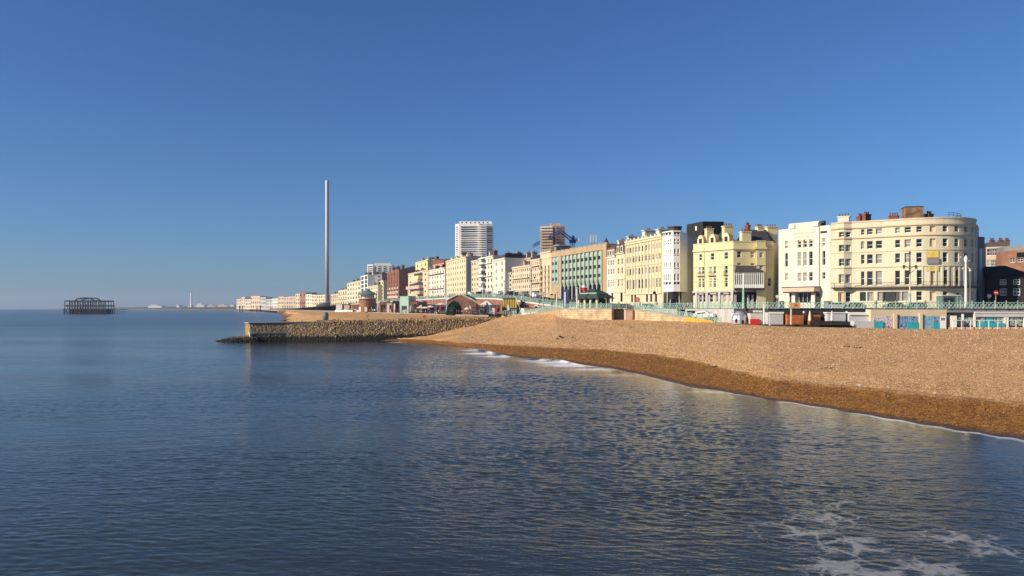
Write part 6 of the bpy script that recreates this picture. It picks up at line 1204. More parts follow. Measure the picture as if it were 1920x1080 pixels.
for lab, p0, p1 in (('orange timber counter beneath the peach sign post', 1476, 1507), ('orange timber counter behind the closed parasol', 1516, 1538.5)): hut('counter', lab, 'counter', p0, p1, 152.3, 5.9, 7.9, 'orange_wood', 1.5, 'dark_paint', [('panel', p0+1, p1-1, 6.0, 7.1, 'orange_wood', .08)])
hut('kiosk', 'beige shuttered kiosk with a red counter near the silver dome', 'kiosk', 1407, 1430, 155.5, 5.9, 8.0, 'pale_concrete', 2, None, [('counter', 1406, 1422, 5.6, 6.9, 'red_paint', .8), ('lettering', 1412, 1416.5, 8.2, 8.6, 'white_paint', .1), ('lettering', 1417.5, 1421, 8.2, 8.6, 'white_paint', .1), ('lettering', 1422, 1429, 8.2, 8.55, 'white_paint', .1)])
dk = MB(); dk.prism([P(1372, 157.5), P(1476, 151.3), P(1596, 148.6), P(1596, 151), P(1476, 153.5), P(1372, 160)], 4.2, [5.95, 5.85, 5.8, 5.8, 5.85, 5.95]); tag(dk.build('deck', 'black_timber'), 'long dark timber terrace deck in front of the shuttered kiosks', 'deck')
dk = MB(); dk.obox(P(1553, 149.0), 5.4, .3, 5.82, 6.6, R(-4)); dk.obox(P(1575, 148.6), 3.6, .3, 5.82, 6.5, R(-4)); tag(dk.build('screen', 'dark_paint'), 'low black wind screen on the dark terrace deck', 'screen')
# silver domed hut
sd2 = thing('dome_hut', 'silver domed hut with dark openings at the end of the terrace deck', 'hut', (*P(1386, 158), 5.9)); c = P(1386, 157.6); m_ = MB(); m_.lathe((c[0], c[1], 5.9), [(1.5, 0), (1.55, .8), (1.35, 1.6), (.9, 2.2), (.4, 2.45), (.05, 2.5)], 14); m_.build('shell', 'silver', sd2)
for k, (a_, z) in enumerate(((-2.2, 6.5), (-1.4, 6.3), (-.7, 6.7))): m_ = MB(); m_.ell((c[0]+1.42*math.cos(a_), c[1]+1.42*math.sin(a_), z), .34, .2, .5, 8, 5); m_.build('opening', 'dark_paint', sd2)
m_ = MB()
for j in range(12): a0, a1 = 2*math.pi*j/12, 2*math.pi*(j+1)/12; m_.tube((c[0]-.7+.95*math.cos(a0), c[1]-.5, 7.5+.95*math.sin(a0)), (c[0]-.7+.95*math.cos(a1), c[1]-.5, 7.5+.95*math.sin(a1)), .05, 5)
m_.build('wheel_rim', 'silver', sd2)
# glass fronted cafe at the right edge
root = hut('cafe', 'glass fronted beach cafe with a pale blue fascia at the right edge', 'cafe', 1778, 1960, (150.3, 149.2), zk+.15, 8.2, 'dark_paint', 1.5, None, [])
a, b = P(1778, 150.3), P(1960, 149.2); d, n, L = seg(a, b)
def cafe_part(nm, p0, p1, z0, z1, mm, pr, k=0): u0, u1 = upx(a, b, p0), upx(a, b, p1); c = (u0+u1)/2; x = MB(); x.obox((a[0]+d[0]*c+n[0]*(k+pr/2), a[1]+d[1]*c+n[1]*(k+pr/2)), u1-u0, pr, z0, z1, math.atan2(d[1], d[0])); return x.build(nm, mm, root)
cafe_part('fascia', 1826, 1958, 7.35, 8.15, 'light_shutter', .35); cafe_part('fascia_board', 1826, 1958, 8.16, 8.34, 'white_paint', .5)
for p0, p1, mm in ((1786, 1803, 'mural_shop'), (1806, 1824, 'mural_shop'), (1830, 1846, 'mural_shop'), (1848, 1862, 'turquoise'), (1864, 1880, 'mural_shop'), (1893, 1918, 'mural_shop'), (1922, 1950, 'mural_shop')): cafe_part('window', p0, p1, 5.7, 7.25, mm, .08)
for px in (1778.5, 1804.5, 1826.5, 1883, 1888, 1920): cafe_part('pillar', px-1.6, px+1.6, 5.0, 7.9, 'white_paint' if px > 1800 else 'sand_render', .3)
cafe_part('counter', 1832, 1880, 5.5, 6.2, 'turquoise', .5, .1); cafe_part('side_wall', 1775.5, 1786, 5.2, 7.6, 'white_paint', 1.6)
root = thing('railing', 'white tube railing before the glass fronted beach cafe', 'railing', (*P(1783, 147.3), 5.3)); m_ = MB(); q0, q1 = P(1783, 147.3), P(1955, 146.2); m_.tube((*q0, 6.75), (*q1, 6.75), .06, 6); m_.build('rail', 'white_paint', root)
for px in range(1786, 1955, 17): y = 147.3-(px-1783)*.0064; m_ = MB(); m_.tube((X(px, y), y, 4.9), (X(px, y), y, 6.75), .06, 6); m_.build('post', 'white_paint', root)
m_ = MB(); m_.prism([P(1778, 147.8), P(1960, 146.6), P(1960, 149), P(1778, 150)], 4.4, 5.45); tag(m_.build('step', 'pink_wall'), 'low pinkish step in front of the beach cafe', 'step')
# pink hut in the sea wall and vehicle clutter
hut('hut', 'small pink hut with a dark red door set beside the stone sea wall', 'hut', 1173, 1189.5, 187.2, 6.1, 8.7, 'pink_wall', 2.5, 'concrete', [('door', 1186, 1193.5, 6.1, 8.4, 'chimney_pot', .3)])
for lab, px, Y in (('black tapered planter tub left of the other on the ramp', 1277, 175.5), ('black tapered planter tub just left of the white car', 1295.5, 173)):
    root = thing('planter', lab, 'planter', (*P(px, Y), 7.0)); c = P(px, Y); z = 7.05 if px < 1290 else 6.75; m_ = MB(); m_.obox(c, 1.15, .9, z+.3, z+1.6, 0, top=1.35); m_.build('tub', 'dark_paint', root); m_ = MB(); m_.obox(c, 1.65, 1.3, z+1.6, z+1.72, 0); m_.build('rim', 'iron', root); m_ = MB(); m_.obox(c, .9, .7, z-.3, z+.3, 0); m_.build('stand', 'pale_concrete', root)
proto = None
for k in range(5):
    px = 1289+k*10.5; Y = 168.2-k*1.1; z = float(np.interp(px, [1285, 1352], [6.6, 5.6]))-.55; loc = (*P(px, Y), z)
    lab = ['solid yellow barrier, first of the row below the black planters', 'amber barrier second in the row below the white car', 'amber barrier in the middle of the row below the white car', 'amber barrier fourth in the row below the white car', 'amber barrier at the downhill end of the row'][k]
    if proto is None:
        proto = thing('barrier', lab, 'barrier', (0, 0, 0), 0, 'amber barriers along the ramp foot'); m_ = MB(); m_.box(-.6, .6, -.05, .05, .15, 1.05); m_.build('panel', 'amber_plastic', proto)
        for s in (-1, 1): m_ = MB(); m_.box(s*.45-.1, s*.45+.1, -.3, .3, 0, .14); m_.build('foot', 'amber_plastic', proto)
        m_ = MB(); m_.box(-.62, .62, -.08, .08, 1.05, 1.15); m_.build('top_bar', 'amber_plastic', proto); proto.location = loc; proto.rotation_euler = (0, 0, R(-38))
    else: dup(proto, loc, R(-38), lab)

# ------------------------------------------------------------------ shelter, hoarding, lamps and signs on the upper promenade
sh_ = thing('shelter', 'dark green roofed promenade shelter with cream columns', 'shelter', (*P(1113, 212), 8.95)); c = P(1113, 212)
m_ = MB()
def hip(mb, c, w, d, z0, z1, k, a=R(-50)): mb.obox(c, w, d, z0, z1, a, top=k)
hip(m_, c, 9.6, 6.6, 11.6, 12.9, .66); m_.build('roof', 'green_paint', sh_); m_ = MB(); hip(m_, c, 6.3, 4.3, 12.9, 13.1, 1); m_.build('roof_trim', 'pale_concrete', sh_); m_ = MB(); hip(m_, c, 6.0, 4.0, 13.1, 14.2, .25); m_.build('upper_roof', 'green_paint', sh_)
for x in (-3.4, -1.1, 1.1, 3.4):
    for y in (-2.1, 2.1): m_ = MB(); a = R(-50); q_ = (c[0]+x*math.cos(a)-y*math.sin(a), c[1]+x*math.sin(a)+y*math.cos(a)); m_.obox(q_, .65, .65, 8.9, 11.6, a); m_.build('column', 'sand_render', sh_)
m_ = MB(); m_.obox(c, 6, 3.2, 8.9, 11.5, R(-50)); m_.build('kiosk_wall', 'dark_paint', sh_)
hd = thing('hoarding', 'tall bright blue hoarding standing left of the green shelter', 'hoarding', (*P(1061.5, 214), 9)); m_ = MB(); m_.obox(P(1061.5, 214), 1.35, 1.3, 9.0, 14.0, R(-20)); m_.build('panel', 'blue_paint', hd); m_ = MB(); m_.obox(P(1059.3, 213.3), .5, .06, 9.2, 13.4, R(-20)); m_.build('edge_strip', 'light_shutter', hd)
fl_ = thing('flag', 'red and white flag on a pole above the green shelter', 'flag', (*P(1088, 222), 9)); m_ = MB(); p = P(1087.5, 222); m_.tube((*p, 9.2), (*p, 16), .06, 5); m_.build('pole', 'white_paint', fl_); m_ = MB()
def cloth(mb, x0, w, z0, z1, y): 
    n_ = 6; vs = []
    for z in (z0, z1):
        for i in range(n_+1): vs.append((x0+w*i/n_, y+.12*math.sin(i*1.4), z-.12*i/n_))
    mb.add(vs, [(i, i+1, n_+2+i, n_+1+i) for i in range(n_)])
cloth(m_, p[0]+.1, 2.1, 13.9, 14.9, p[1]); m_.build('red_cloth', 'red_paint', fl_); m_ = MB(); cloth(m_, p[0]+.1, 2.1, 14.9, 15.5, p[1]); m_.build('white_cloth', 'white_paint', fl_)

def lamp_ornate(label, px, Y, z0, ztop, dark=True):
    t = thing('street_lamp', label, 'street lamp', (*P(px, Y), z0), 0, 'ornate promenade lamps'); x, y = P(px, Y); h = ztop-z0; m_ = MB(); m_.lathe((x, y, z0), [(.34, 0), (.34, .5), (.26, .7), (.22, 2.6), (.3, 2.7), (.14, 2.9)], 10); m_.build('base', 'teal_paint', t)
    m_ = MB(); m_.lathe((x, y, z0+2.9), [(.14, 0), (.11, h*.5-2), (.09, h*.5-1.9)], 8); m_.build('post', 'sand_render', t); m_ = MB(); m_.lathe((x, y, z0+h*.5+1), [(.13, 0), (.12, h*.5-1.6), (.2, h*.5-1.4), (.05, h*.5-1)], 8)
    zc = ztop-3.0
    for s in (-1, 1):
        for dz, r in ((0, 1.15), (-.9, .9)): m_.tube((x, y, zc+dz-.5), (x+s*r, y, zc+dz+.15), .05, 4)
    m_.build('bracket', 'iron', t)
    for s in (-1, 1): m_ = MB(); m_.lathe((x+s*1.15, y, zc-.55), [(.06, 0), (.24, .35), (.28, .6), (.1, .8)], 8); m_.build('lantern', 'iron' if dark else 'glass', t)
    return t
lamp_ornate('ornate dark double lantern lamp on a cream and teal post before the curved hotel', 1706, 152.6, 8.95, Z(470, 152.6))
lamp_ornate('ornate double lantern lamp on the promenade before the long peach hotel', 996, 262, 11.4, Z(503, 262), False)
def post(name, label, cat, px, Y, z0, z1, r=.09, m='white_paint', base=None, group=None):
    t = thing(name, label, cat, (*P(px, Y), z0), 0, group); x, y = P(px, Y); m_ = MB(); m_.tube((x, y, z0), (x, y, z1), r*1.25, 8, r*.8); m_.build('post', m, t)
    if base: m_ = MB(); m_.lathe((x, y, z0), [(r*2.4, 0), (r*2.4, .4), (r*1.8, .6), (r*1.7, base)], 8); m_.build('base', 'teal_paint', t)
    return t, x, y
t, x, y = post('street_lamp', 'tall white lamp post with clustered heads at the right end of the curved hotel', 'street lamp', 1811, 152.2, 8.95, Z(492, 152.2), .2)
m_ = MB(); m_.lathe((x, y, Z(492, y)), [(.2, 0), (.3, .4), (.26, 1.0), (.1, 1.3)], 10); m_.build('lamp_head', 'white_paint', t)
for s, dz in ((-1.5, 1.0), (.9, .3), (-.9, -1.2), (1.2, -1.3)): m_ = MB(); m_.tube((x, y, Z(492, y)+dz*.3), (x+s*.6, y, Z(492, y)+dz), .07, 5); m_.ell((x+s*.65, y, Z(492, y)+dz), .22, .2, .16, 8, 5); m_.build('floodlight', 'light_shutter', t)
t, x, y = post('pole', 'thin grey pole just right of the tall white lamp post', 'pole', 1819, 155, 8.95, Z(507, 155), .07, 'mid_grey'); m_ = MB(); m_.ell((x, y, Z(507, y)), .2, .2, .25, 8, 5); m_.build('lamp_head', 'white_paint', t)
t, x, y = post('street_lamp', 'white lamp post with a teal base before the yellow corner hotel', 'street lamp', 1394, 160, 8.95, Z(512, 160), .14, 'white_paint', 4.0)
m_ = MB(); m_.tube((x, y, Z(513, y)), (x-.8, y, Z(511, y)), .05, 4); m_.ell((x-.9, y, Z(511, y)), .35, .2, .12, 8, 5); m_.build('lamp_head', 'mid_grey', t)
post('pole', 'short white pole standing on the terrace deck by the beige kiosk', 'pole', 1432.5, 153.3, 5.9, Z(570, 153.3), .16)
def disc_sign(label, px, py, Y, r, m, mark, z0=8.95, bar=True, round_=True):
    t, x, y = post('road_sign', label, 'sign', px, Y, z0, Z(py, Y), .05, 'grey_render'); z = Z(py, Y); m_ = MB(); m_.tube((x, y-.1, z), (x, y-.14, z), r, 20); d_ = m_.build('disc', m, t)
    if mark: m_ = MB(); m_.box(x-r*.68, x+r*.68, y-.165, y-.141, z-r*.17, z+r*.17) if bar else m_.tube((x, y-.141, z), (x, y-.16, z), r*.72, 18); m_.build('symbol', mark, d_)
disc_sign('red no entry sign with a white bar before the black cottages', 1867, 549, 153, .48, 'red_paint', 'white_paint')
disc_sign('grey backed round sign left of the red no entry sign', 1854, 555, 155, .40, 'light_shutter', None)
disc_sign('large red disc sign with a pale centre before the cream terrace', 1195, 562, 190, .62, 'red_paint', 'peach_sign', 8.95, False)
disc_sign('small white round sign in the dark alley left of the white hotel', 1457, 556, 165, .33, 'white_paint', None)
disc_sign('dark round sign on the road before the bay tower', 1227, 549, 198, .42, 'dark_paint', None)
disc_sign('small dark sign on a slim pole at the grey wing', 1795, 551, 155, .25, 'dark_paint', None)
t, x, y = post('sign', 'peach square sign on a pink post standing on the terrace deck', 'sign', 1483.5, 150.2, 5.9, Z(567, 150.2), .17, 'pink_wall'); m_ = MB(); m_.box(x-.35, x+1.65, y-.3, y-.22, Z(577.5, y), Z(567.5, y)); b_ = m_.build('board', 'peach_sign', t); m_ = MB(); m_.ell((x+.75, y-.31, Z(572.5, y)), .4, .02, .28, 10, 6); m_.build('symbol', 'orange_wood', b_)
for lab, px in (('closed cream parasol between the two orange counters', 1518.5), ('closed cream parasol before the pale hanging kiosk', 1560)):
    t = thing('parasol', lab, 'parasol', (*P(px, 149.6), 5.9)); x, y = P(px, 149.6); m_ = MB(); m_.tube((x, y, 5.85), (x, y, 8.5), .05, 6); m_.build('pole', 'mid_grey', t); m_ = MB(); m_.lathe((x, y, 6.5), [(.12, 0), (.28, .25), (.24, 1.0), (.13, 1.75), (.06, 1.95), (.02, 2.1)], 10); m_.build('canopy', 'canvas', t)
for lab, px in (('small round floodlight on the dark wall above the orange counter', 1507.5), ('small round floodlight on the dark wall above the shuttered hut', 1587.5)):
    t = thing('wall_light', lab, 'light', (*P(px, 152.4), 8.2)); x, y = P(px, 152.2); m_ = MB(); m_.ell((x, y, 8.2), .28, .2, .28, 10, 6); m_.build('lamp_head', 'light_shutter', t); m_ = MB(); m_.tube((x, y, 8.2), (x, y+.9, 8.4), .05, 5); m_.build('bracket', 'iron', t)
for lab, px, Y, m in (('dark cabinet on the pavement right of the white hotel canopy', 1549, 172, 'mid_grey'), ('brown cabinet beside the dark one by the white hotel', 1556, 172.5, 'chimney_pot'), ('dark cabinets left of the white hotel canopy', 1466, 175, 'dark_paint')):
    t = thing('cabinet', lab, 'cabinet', (*P(px, Y), 8.9)); m_ = MB(); m_.obox(P(px, Y), .95, .6, 8.85, 10.5, R(-30)); m_.build('box', m, t); m_ = MB(); m_.obox(P(px, Y), 1.02, .68, 10.5, 10.6, R(-30)); m_.build('lid', 'iron', t)
# columns of lamp posts of the western promenade
for k, (px, top, Y, z0, lab) in enumerate([(964, 545, 262, 7, 'teal lamp post rising beside the golden kiosk roof'), (1018.5, 548, 232, 8.5, 'teal lamp post at the head of the stone ramp'), (1044, 548, 216, 9, 'pale lamp post just left of the blue hoarding'), (945, 527, 285, 12.6, 'slim white lamp post before the white gabled house'), (923, 540, 300, 13.2, 'slim white lamp post above the white canopy'), (905, 534, 312, 13.3, 'slim white lamp post before the balconied hotel'), (866, 532, 334, 13.6, 'slim white lamp post at the top of the brick stair'), (837, 528, 345, 6.8, 'tall slim post left of the green dome'), (812, 540, 352, 6.8, 'teal and white post between the parasols and the brick stair'), (765, 546, 395, 6.8, 'pale post by the teal kiosk'), (708, 534, 455, 6.8, 'tall white post right of the round bandstand'), (1082, 540, 209, 9, 'thin mast behind the blue hoarding')]):
    t, x, y = post('street_lamp', lab, 'street lamp', px, Y, z0, Z(top, Y), .13+Y*.0002, 'white_paint' if 'teal' not in lab else 'teal_paint'); m_ = MB(); m_.ell((x, y, Z(top, y)), .45, .3, .22, 8, 5); m_.build('lamp_head', 'light_shutter', t)

# ------------------------------------------------------------------ lower promenade west: canopy, dome, golden kiosk, stair, bandstand, cafes
cv = thing('canopy', 'white four sided canopy on two white posts below the brick stair', 'canopy', (*P(913, 268), 6.75)); c = P(913, 268); m_ = MB(); m_.obox(c, 4.6, 4.2, 10.2, 11.5, R(-10), top=.12); m_.build('roof', 'canvas', cv)
for x, y in ((-1.0, -1.6), (-.55, 1.6), (1.7, -1.4), (1.5, 1.6)): m_ = MB(); m_.tube((c[0]+x, c[1]+y, 6.3), (c[0]+x, c[1]+y, 10.25), .13, 6); m_.build('post', 'white_paint', cv)
# clipped green dome of leaves
gd_ = thing('shrub', 'dark green dome shaped shrub on the lower promenade', 'shrub', (*P(851.5, 292), 6.6)); c = P(851.5, 292); m_ = MB(); rs = random.Random(11)
for i in range(2600):
    a, e = rs.uniform(0, 6.283), math.asin(rs.random()); r = 1-.16*rs.random()**2+.05*math.sin(a*7); x, y, z = 2.9*r*math.cos(a)*math.cos(e), 2.6*r*math.sin(a)*math.cos(e), 4.9*r*math.sin(e); s = rs.uniform(.12, .30)
    u = Vector((rs.uniform(-1, 1), rs.uniform(-1, 1), rs.uniform(-1, .2))).normalized(); v = u.orthogonal().normalized(); q = Vector((c[0]+x, c[1]+y, 6.6+z)); m_.add([q-u*s*1.6, q+v*s*.5, q+u*s*1.6, q-v*s*.5], [(0, 1, 2, 3)])
m_.build('leaves', 'leaf_green', gd_); m_ = MB(); m_.lathe((c[0], c[1], 6.6), [(2.4, 0), (2.2, 2), (1.4, 3.6), (.3, 4.2)], 12); m_.build('core', 'green_paint', gd_)
# golden kiosk
gk = thing('kiosk', 'kiosk with glowing yellow panels over a blue grey base and a sloping end', 'kiosk', (*P(955, 262), 6.75)); Y = 258; sx = lambda p: X(p, Y)
m_ = MB(); m_.prism([(sx(941), Y), (sx(972), Y), (sx(972), Y+4), (sx(941), Y+4)], 6.7, Z(579, Y)); m_.build('base', 'blue_grey', gk); m_ = MB(); zz0, zz1 = Z(579, Y)+.01, Z(560, Y)
m_.add([(sx(941.5), Y+.1, zz0), (sx(971), Y+.1, zz0), (sx(967), Y+.5, zz1), (sx(943), Y+.5, zz1), (sx(941.5), Y+4, zz0), (sx(971), Y+4, zz0), (sx(967), Y+4, zz1), (sx(943), Y+4, zz1)], [(0, 1, 2, 3), (1, 5, 6, 2), (4, 0, 3, 7), (3, 2, 6, 7), (5, 4, 7, 6)]); m_.build('wall', 'dark_paint', gk)
for k in range(6): p0 = 942.8+k*4.5; m_ = MB(); m_.prism([(sx(p0), Y-.1), (sx(p0+3.2), Y-.1), (sx(p0+3.0), Y+.3), (sx(p0+.2), Y+.3)], Z(577.5, Y), Z(561.5, Y)); m_.build('panel', 'gold_panel', gk)
for k in range(7): p0 = 942+k*4.3; m_ = MB(); m_.tube((sx(p0), Y-.12, 6.8), (sx(p0), Y-.12, Z(580, Y)), .06, 4); m_.build('post', 'canvas', gk)
m_ = MB(); m_.tube((sx(966.5), Y-.3, Z(556, Y)), (sx(979), Y-.3, Z(590, Y)), .16, 6); m_.build('stay', 'canvas', gk); m_ = MB(); m_.prism([(sx(940), Y-.3), (sx(968), Y-.3), (sx(968), Y+4.4), (sx(940), Y+4.4)], zz1+.01, zz1+.35); m_.build('roof', 'sage_green', gk)
hut('hut', 'low white walled hut with a brown upper band by the stone ramp', 'hut', 977, 1007, (243, 236), 6.6, 9.0, 'white_paint', 4, 'slate_roof', [('band', 983, 1006, 8.0, 9.0, 'brown_brick', .08), ('opening', 994, 996, 7.3, 7.8, 'dark_paint', .08)])
# brick stair with pale sloping handrails
bs = thing('stair', 'red brick stair block with pale sloping handrails and a dark flight behind', 'stair', (*P(870, 305), 6.75)); Y = 309; sx = lambda p: X(p, Y); m_ = MB(); pr = [(838, 588), (903, 588), (903, 572.5), (866, 553), (857, 554), (838, 563)]
m_.add([(sx(p), Y, Z(z, Y)) for p, z in pr]+[(sx(p), Y+1.2, Z(z, Y)) for p, z in pr], [tuple(range(6))]+[(i, i+6, (i+1) % 6+6, (i+1) % 6) for i in range(6)]); m_.build('masonry', 'red_brick', bs)
for (p0, z0), (p1, z1) in (((903, 571.5), (866, 552)), ((857, 553), (838, 562.5))): m_ = MB(); m_.tube((sx(p0), Y-.1, Z(z0, Y)), (sx(p1), Y-.1, Z(z1, Y)), .28, 5); m_.build('handrail', 'pale_concrete', bs)
m_ = MB(); q = [(869, 552), (905, 570.5), (905, 566), (876, 552)]; m_.add([(sx(p), Y+2.5, Z(z, Y)) for p, z in q]+[(sx(p), Y+4, Z(z, Y)) for p, z in q], [(0, 1, 2, 3), (0, 4, 5, 1), (1, 5, 6, 2), (2, 6, 7, 3), (3, 7, 4, 0)]); m_.build('flight', 'green_paint', bs)
# bandstand
bd = thing('bandstand', 'round bandstand with a low conical roof on a red and pale base', 'bandstand', (*P(689, 478), 6.75)); Y = 480; c = P(689, Y); k_ = Y/F; m_ = MB(); m_.lathe((*c, 6.7), [(5.2, 0), (5.2, Z(560.5, Y)-6.7)], 20); m_.build('base', 'brown_brick', bd); m_ = MB(); m_.lathe((*c, Z(560.5, Y)), [(6.2, 0), (6.2, .4)], 20); m_.build('floor', 'pale_concrete', bd)
m_ = MB(); m_.lathe((*c, Z(552.5, Y)), [(6.3, 0), (6.0, .35), (2.6, 2.1), (1.8, 2.5), (1.5, 3.2), (.1, 3.5)], 16); m_.build('roof', 'sage_green', bd)
for j in range(8): a = 2*math.pi*j/8+.2; m_ = MB(); m_.tube((c[0]+5.2*math.cos(a), c[1]+5.2*math.sin(a), Z(560.5, Y)+.4), (c[0]+5.2*math.cos(a), c[1]+5.2*math.sin(a), Z(552.5, Y)), .22, 6); m_.build('column', 'sage_green', bd)
for j in range(5): a = math.pi+j*math.pi/4; m_ = MB(); m_.obox((c[0]+5.2*math.cos(a), c[1]+5.2*math.sin(a)), 1.6, .3, 7.0, 9.8, a+math.pi/2); m_.build('arch', 'canvas', bd)
m_ = MB(); m_.lathe((*c, Z(560.5, Y)+.4), [(3.4, 0), (3.4, 2.2)], 12); m_.build('inner_wall', 'pale_concrete', bd)
wall_run('wall', 'long low white wall on the beach left of the bandstand', [P(628, 600), P(652, 560), P(676, 515)], 4, 7.7, 'white_paint', 1.0)
tk_ = hut('kiosk', 'teal panelled kiosk on the lower promenade below the red brick hotel', 'kiosk', 750, 766, (398, 390), 6.7, Z(556, 394), 'teal_panel', 4, 'teal_paint', [('window', 753, 763, 8.2, 10.2, 'glass_dark', .1)])
for lab, p0, p1, top, m, rm in (('dark cafe hut with a pale awning left of the teal kiosk', 736, 747, 564, 'dark_paint', 'canvas'), ('red fronted cafe hut right of the teal kiosk', 770, 782, 564, 'red_brick', 'slate_roof'), ('brown cafe hut with a cream awning beside the bandstand', 712, 724, 566, 'brown_brick', 'canvas'), ('sand coloured hut between the cafe huts', 725, 735, 567.5, 'sand_render', 'slate_roof'), ('black cafe hut behind the small parasols', 784, 800, 567, 'dark_paint', 'slate_roof'), ('dark hut behind the big parasol', 815, 835, 571, 'blue_grey', 'mid_grey'), ('grey workshop hut with blue doors behind the canopy', 919, 938, 573, 'blue_grey', 'sage_green'), ('pale round ended hut by the foot of the stair', 884, 897, 577, 'red_brick', 'slate_roof')):
    Y = ylow((p0+p1)/2)+9; z1 = Z(top, Y); hut('hut', lab, 'hut', p0, p1, Y, 6.7, z1, m, 3.5, rm, [('door', p0+(p1-p0)*.2, p0+(p1-p0)*.45, 6.75, 6.75+(z1-6.75)*.75, random.choice(['glass_dark', 'blue_grey', 'white_paint']), .06), ('window', p0+(p1-p0)*.55, p0+(p1-p0)*.9, 6.75+(z1-6.75)*.35, 6.75+(z1-6.75)*.75, 'glass_dark', .05)])
def parasol(label, px, Y, w, h, m='canvas'):
    t = thing('parasol', label, 'parasol', (*P(px, Y), 6.75), 0, 'open cafe parasols'); x, y = P(px, Y); q = MB(); q.tube((x, y, 6.7), (x, y, 6.75+h), .07, 6); q.build('pole', 'iron', t); q = MB(); q.lathe((x, y, 6.75+h-.75), [(w/2, 0), (w*.28, .42), (.05, .8)], 8); q.build('canopy', m, t); return t
for lab, px, dY, w, h in (('large white parasol left of the green dome', 828, 3, 5.2, 4.4), ('white parasol second from the green dome', 808, 4, 4.0, 3.4), ('white parasol in the middle of the cafe terrace', 797, 3, 3.6, 3.0), ('cream parasol at the left end of the cafe terrace', 788, 5, 3.4, 3.1), ('small pale parasol by the foot of the stair', 876, 2, 2.4, 2.6)): parasol(lab, px, ylow(px)+dY, w, h)
rs = random.Random(4); tproto = None
for k, px in enumerate((758, 770, 781, 790, 800, 809, 818, 826, 834, 884, 893, 921, 929, 938, 946)):
    Y = ylow(px)+rs.uniform(1, 3.5)
    lab = 'dark cafe table with two benches on the lower promenade by the beach'
    if tproto is None:
        tproto = thing('cafe_table', lab, 'table', (0, 0, 0), 0, 'cafe tables by the beach'); m_ = MB(); m_.box(-1, 1, -.4, .4, .7, .78); m_.build('tabletop', 'brown_concrete', tproto)
        for s in (-1, 1): m_ = MB(); m_.box(-1, 1, s*.75-.15, s*.75+.15, .4, .46); m_.build('bench', 'dark_paint', tproto); m_ = MB(); m_.box(s*.7-.05, s*.7+.05, -.7, .7, 0, .39); m_.build('leg', 'iron', tproto)
        tproto.location = (*P(px, Y), 6.77); tproto.rotation_euler = (0, 0, rs.uniform(0, 3))
    else: dup(tproto, (*P(px, Y), 6.77), rs.uniform(0, 3))
bn = thing('bin', 'white square bin with a dark lid in front of the cafe terrace', 'bin', (*P(817, 318), 6.2)); m_ = MB(); m_.obox(P(817, 318), 1.1, .9, 6.2, 7.6); m_.build('body', 'white_paint', bn); m_ = MB(); m_.obox(P(820, 318.5), .7, .9, 6.2, 7.5); m_.build('side_box', 'dark_paint', bn)
# cylinder hut on the beach, buoy and gulls
tb = thing('beach_tank', 'dark green rounded cylinder tank standing on the beach beyond the groyne', 'tank', (*P(610.5, 262), 5)); c = P(610.5, 262); m_ = MB(); m_.lathe((*c, Z(601.5, 262)), [(.98, 0), (.98, 2.1), (.9, 2.5), (.6, 2.8), (.05, 2.9)], 18); m_.build('body', 'sage_green', tb, True); m_ = MB(); m_.lathe((*c, Z(601.5, 262)-1.2), [(1.0, 0), (1.0, 1.25)], 18); m_.build('foot', 'mid_grey', tb)
m_ = MB(); m_.prism([P(594, 262), P(606, 262), P(606, 263.5), P(594, 263.5)], Z(602, 262)-.6, Z(600.6, 262)); tag(m_.build('plinth', 'weed'), 'low dark plinth lying left of the green cylinder tank', 'plinth')
t, x, y = post('lifebuoy_stand', 'red round lifebuoy stand near the groyne', 'lifebuoy', 796, 262, 5.2, Z(597, 262), .08, 'white_paint'); m_ = MB(); m_.tube((x, y-.1, Z(594, y)), (x, y-.25, Z(594, y)), .55, 16); m_.build('lifebuoy', 'red_paint', t)
GP = None
for lab, px, py in (('small white gull standing on the shingle above the wet strip, left of another', 1611, 724), ('small white gull on the shingle above the wet strip, right of another', 1752.5, 739)):
    ys = np.linspace(60, 120, 400); Y = float(ys[int(np.argmin([abs(HZ+(H-beach_z(px, yv))*F/yv-py) for yv in ys]))]); z = beach_z(px, Y)-.01
    g_ = thing('gull', lab, 'bird', (*P(px, Y), z), R(70)); gl = g_.location.copy(); g_.location = (0, 0, 0)
    V_ = [(0, 0, .19), (0, -.12, .22), (0, -.17, .31), (0, -.20, .35), (0, -.27, .34), (0, .14, .19), (0, .27, .18), (.035, .01, .10), (.035, .0, .01), (.035, -.05, .008), (-.035, .01, .10), (-.035, .0, .01), (-.035, -.05, .008)]
    me = skin_obj(V_, [(0, 1), (1, 2), (2, 3), (3, 4), (0, 5), (5, 6), (0, 7), (7, 8), (8, 9), (0, 10), (10, 11), (11, 12)], [.085, .07, .04, .045, .012, .06, .02, .014, .008, .012, .014, .008, .012]); me.materials.clear(); me.materials.append(M['bird_white']); o = bpy.data.objects.new('body', me); COL.objects.link(o); o.parent = g_
    m_ = MB()
    for s in (-1, 1): m_.ell((s*.075, .08, .215), .02, .19, .055, 8, 5)
    m_.build('wing', 'light_shutter', g_); g_.location = gl; g_.scale = (.62,)*3
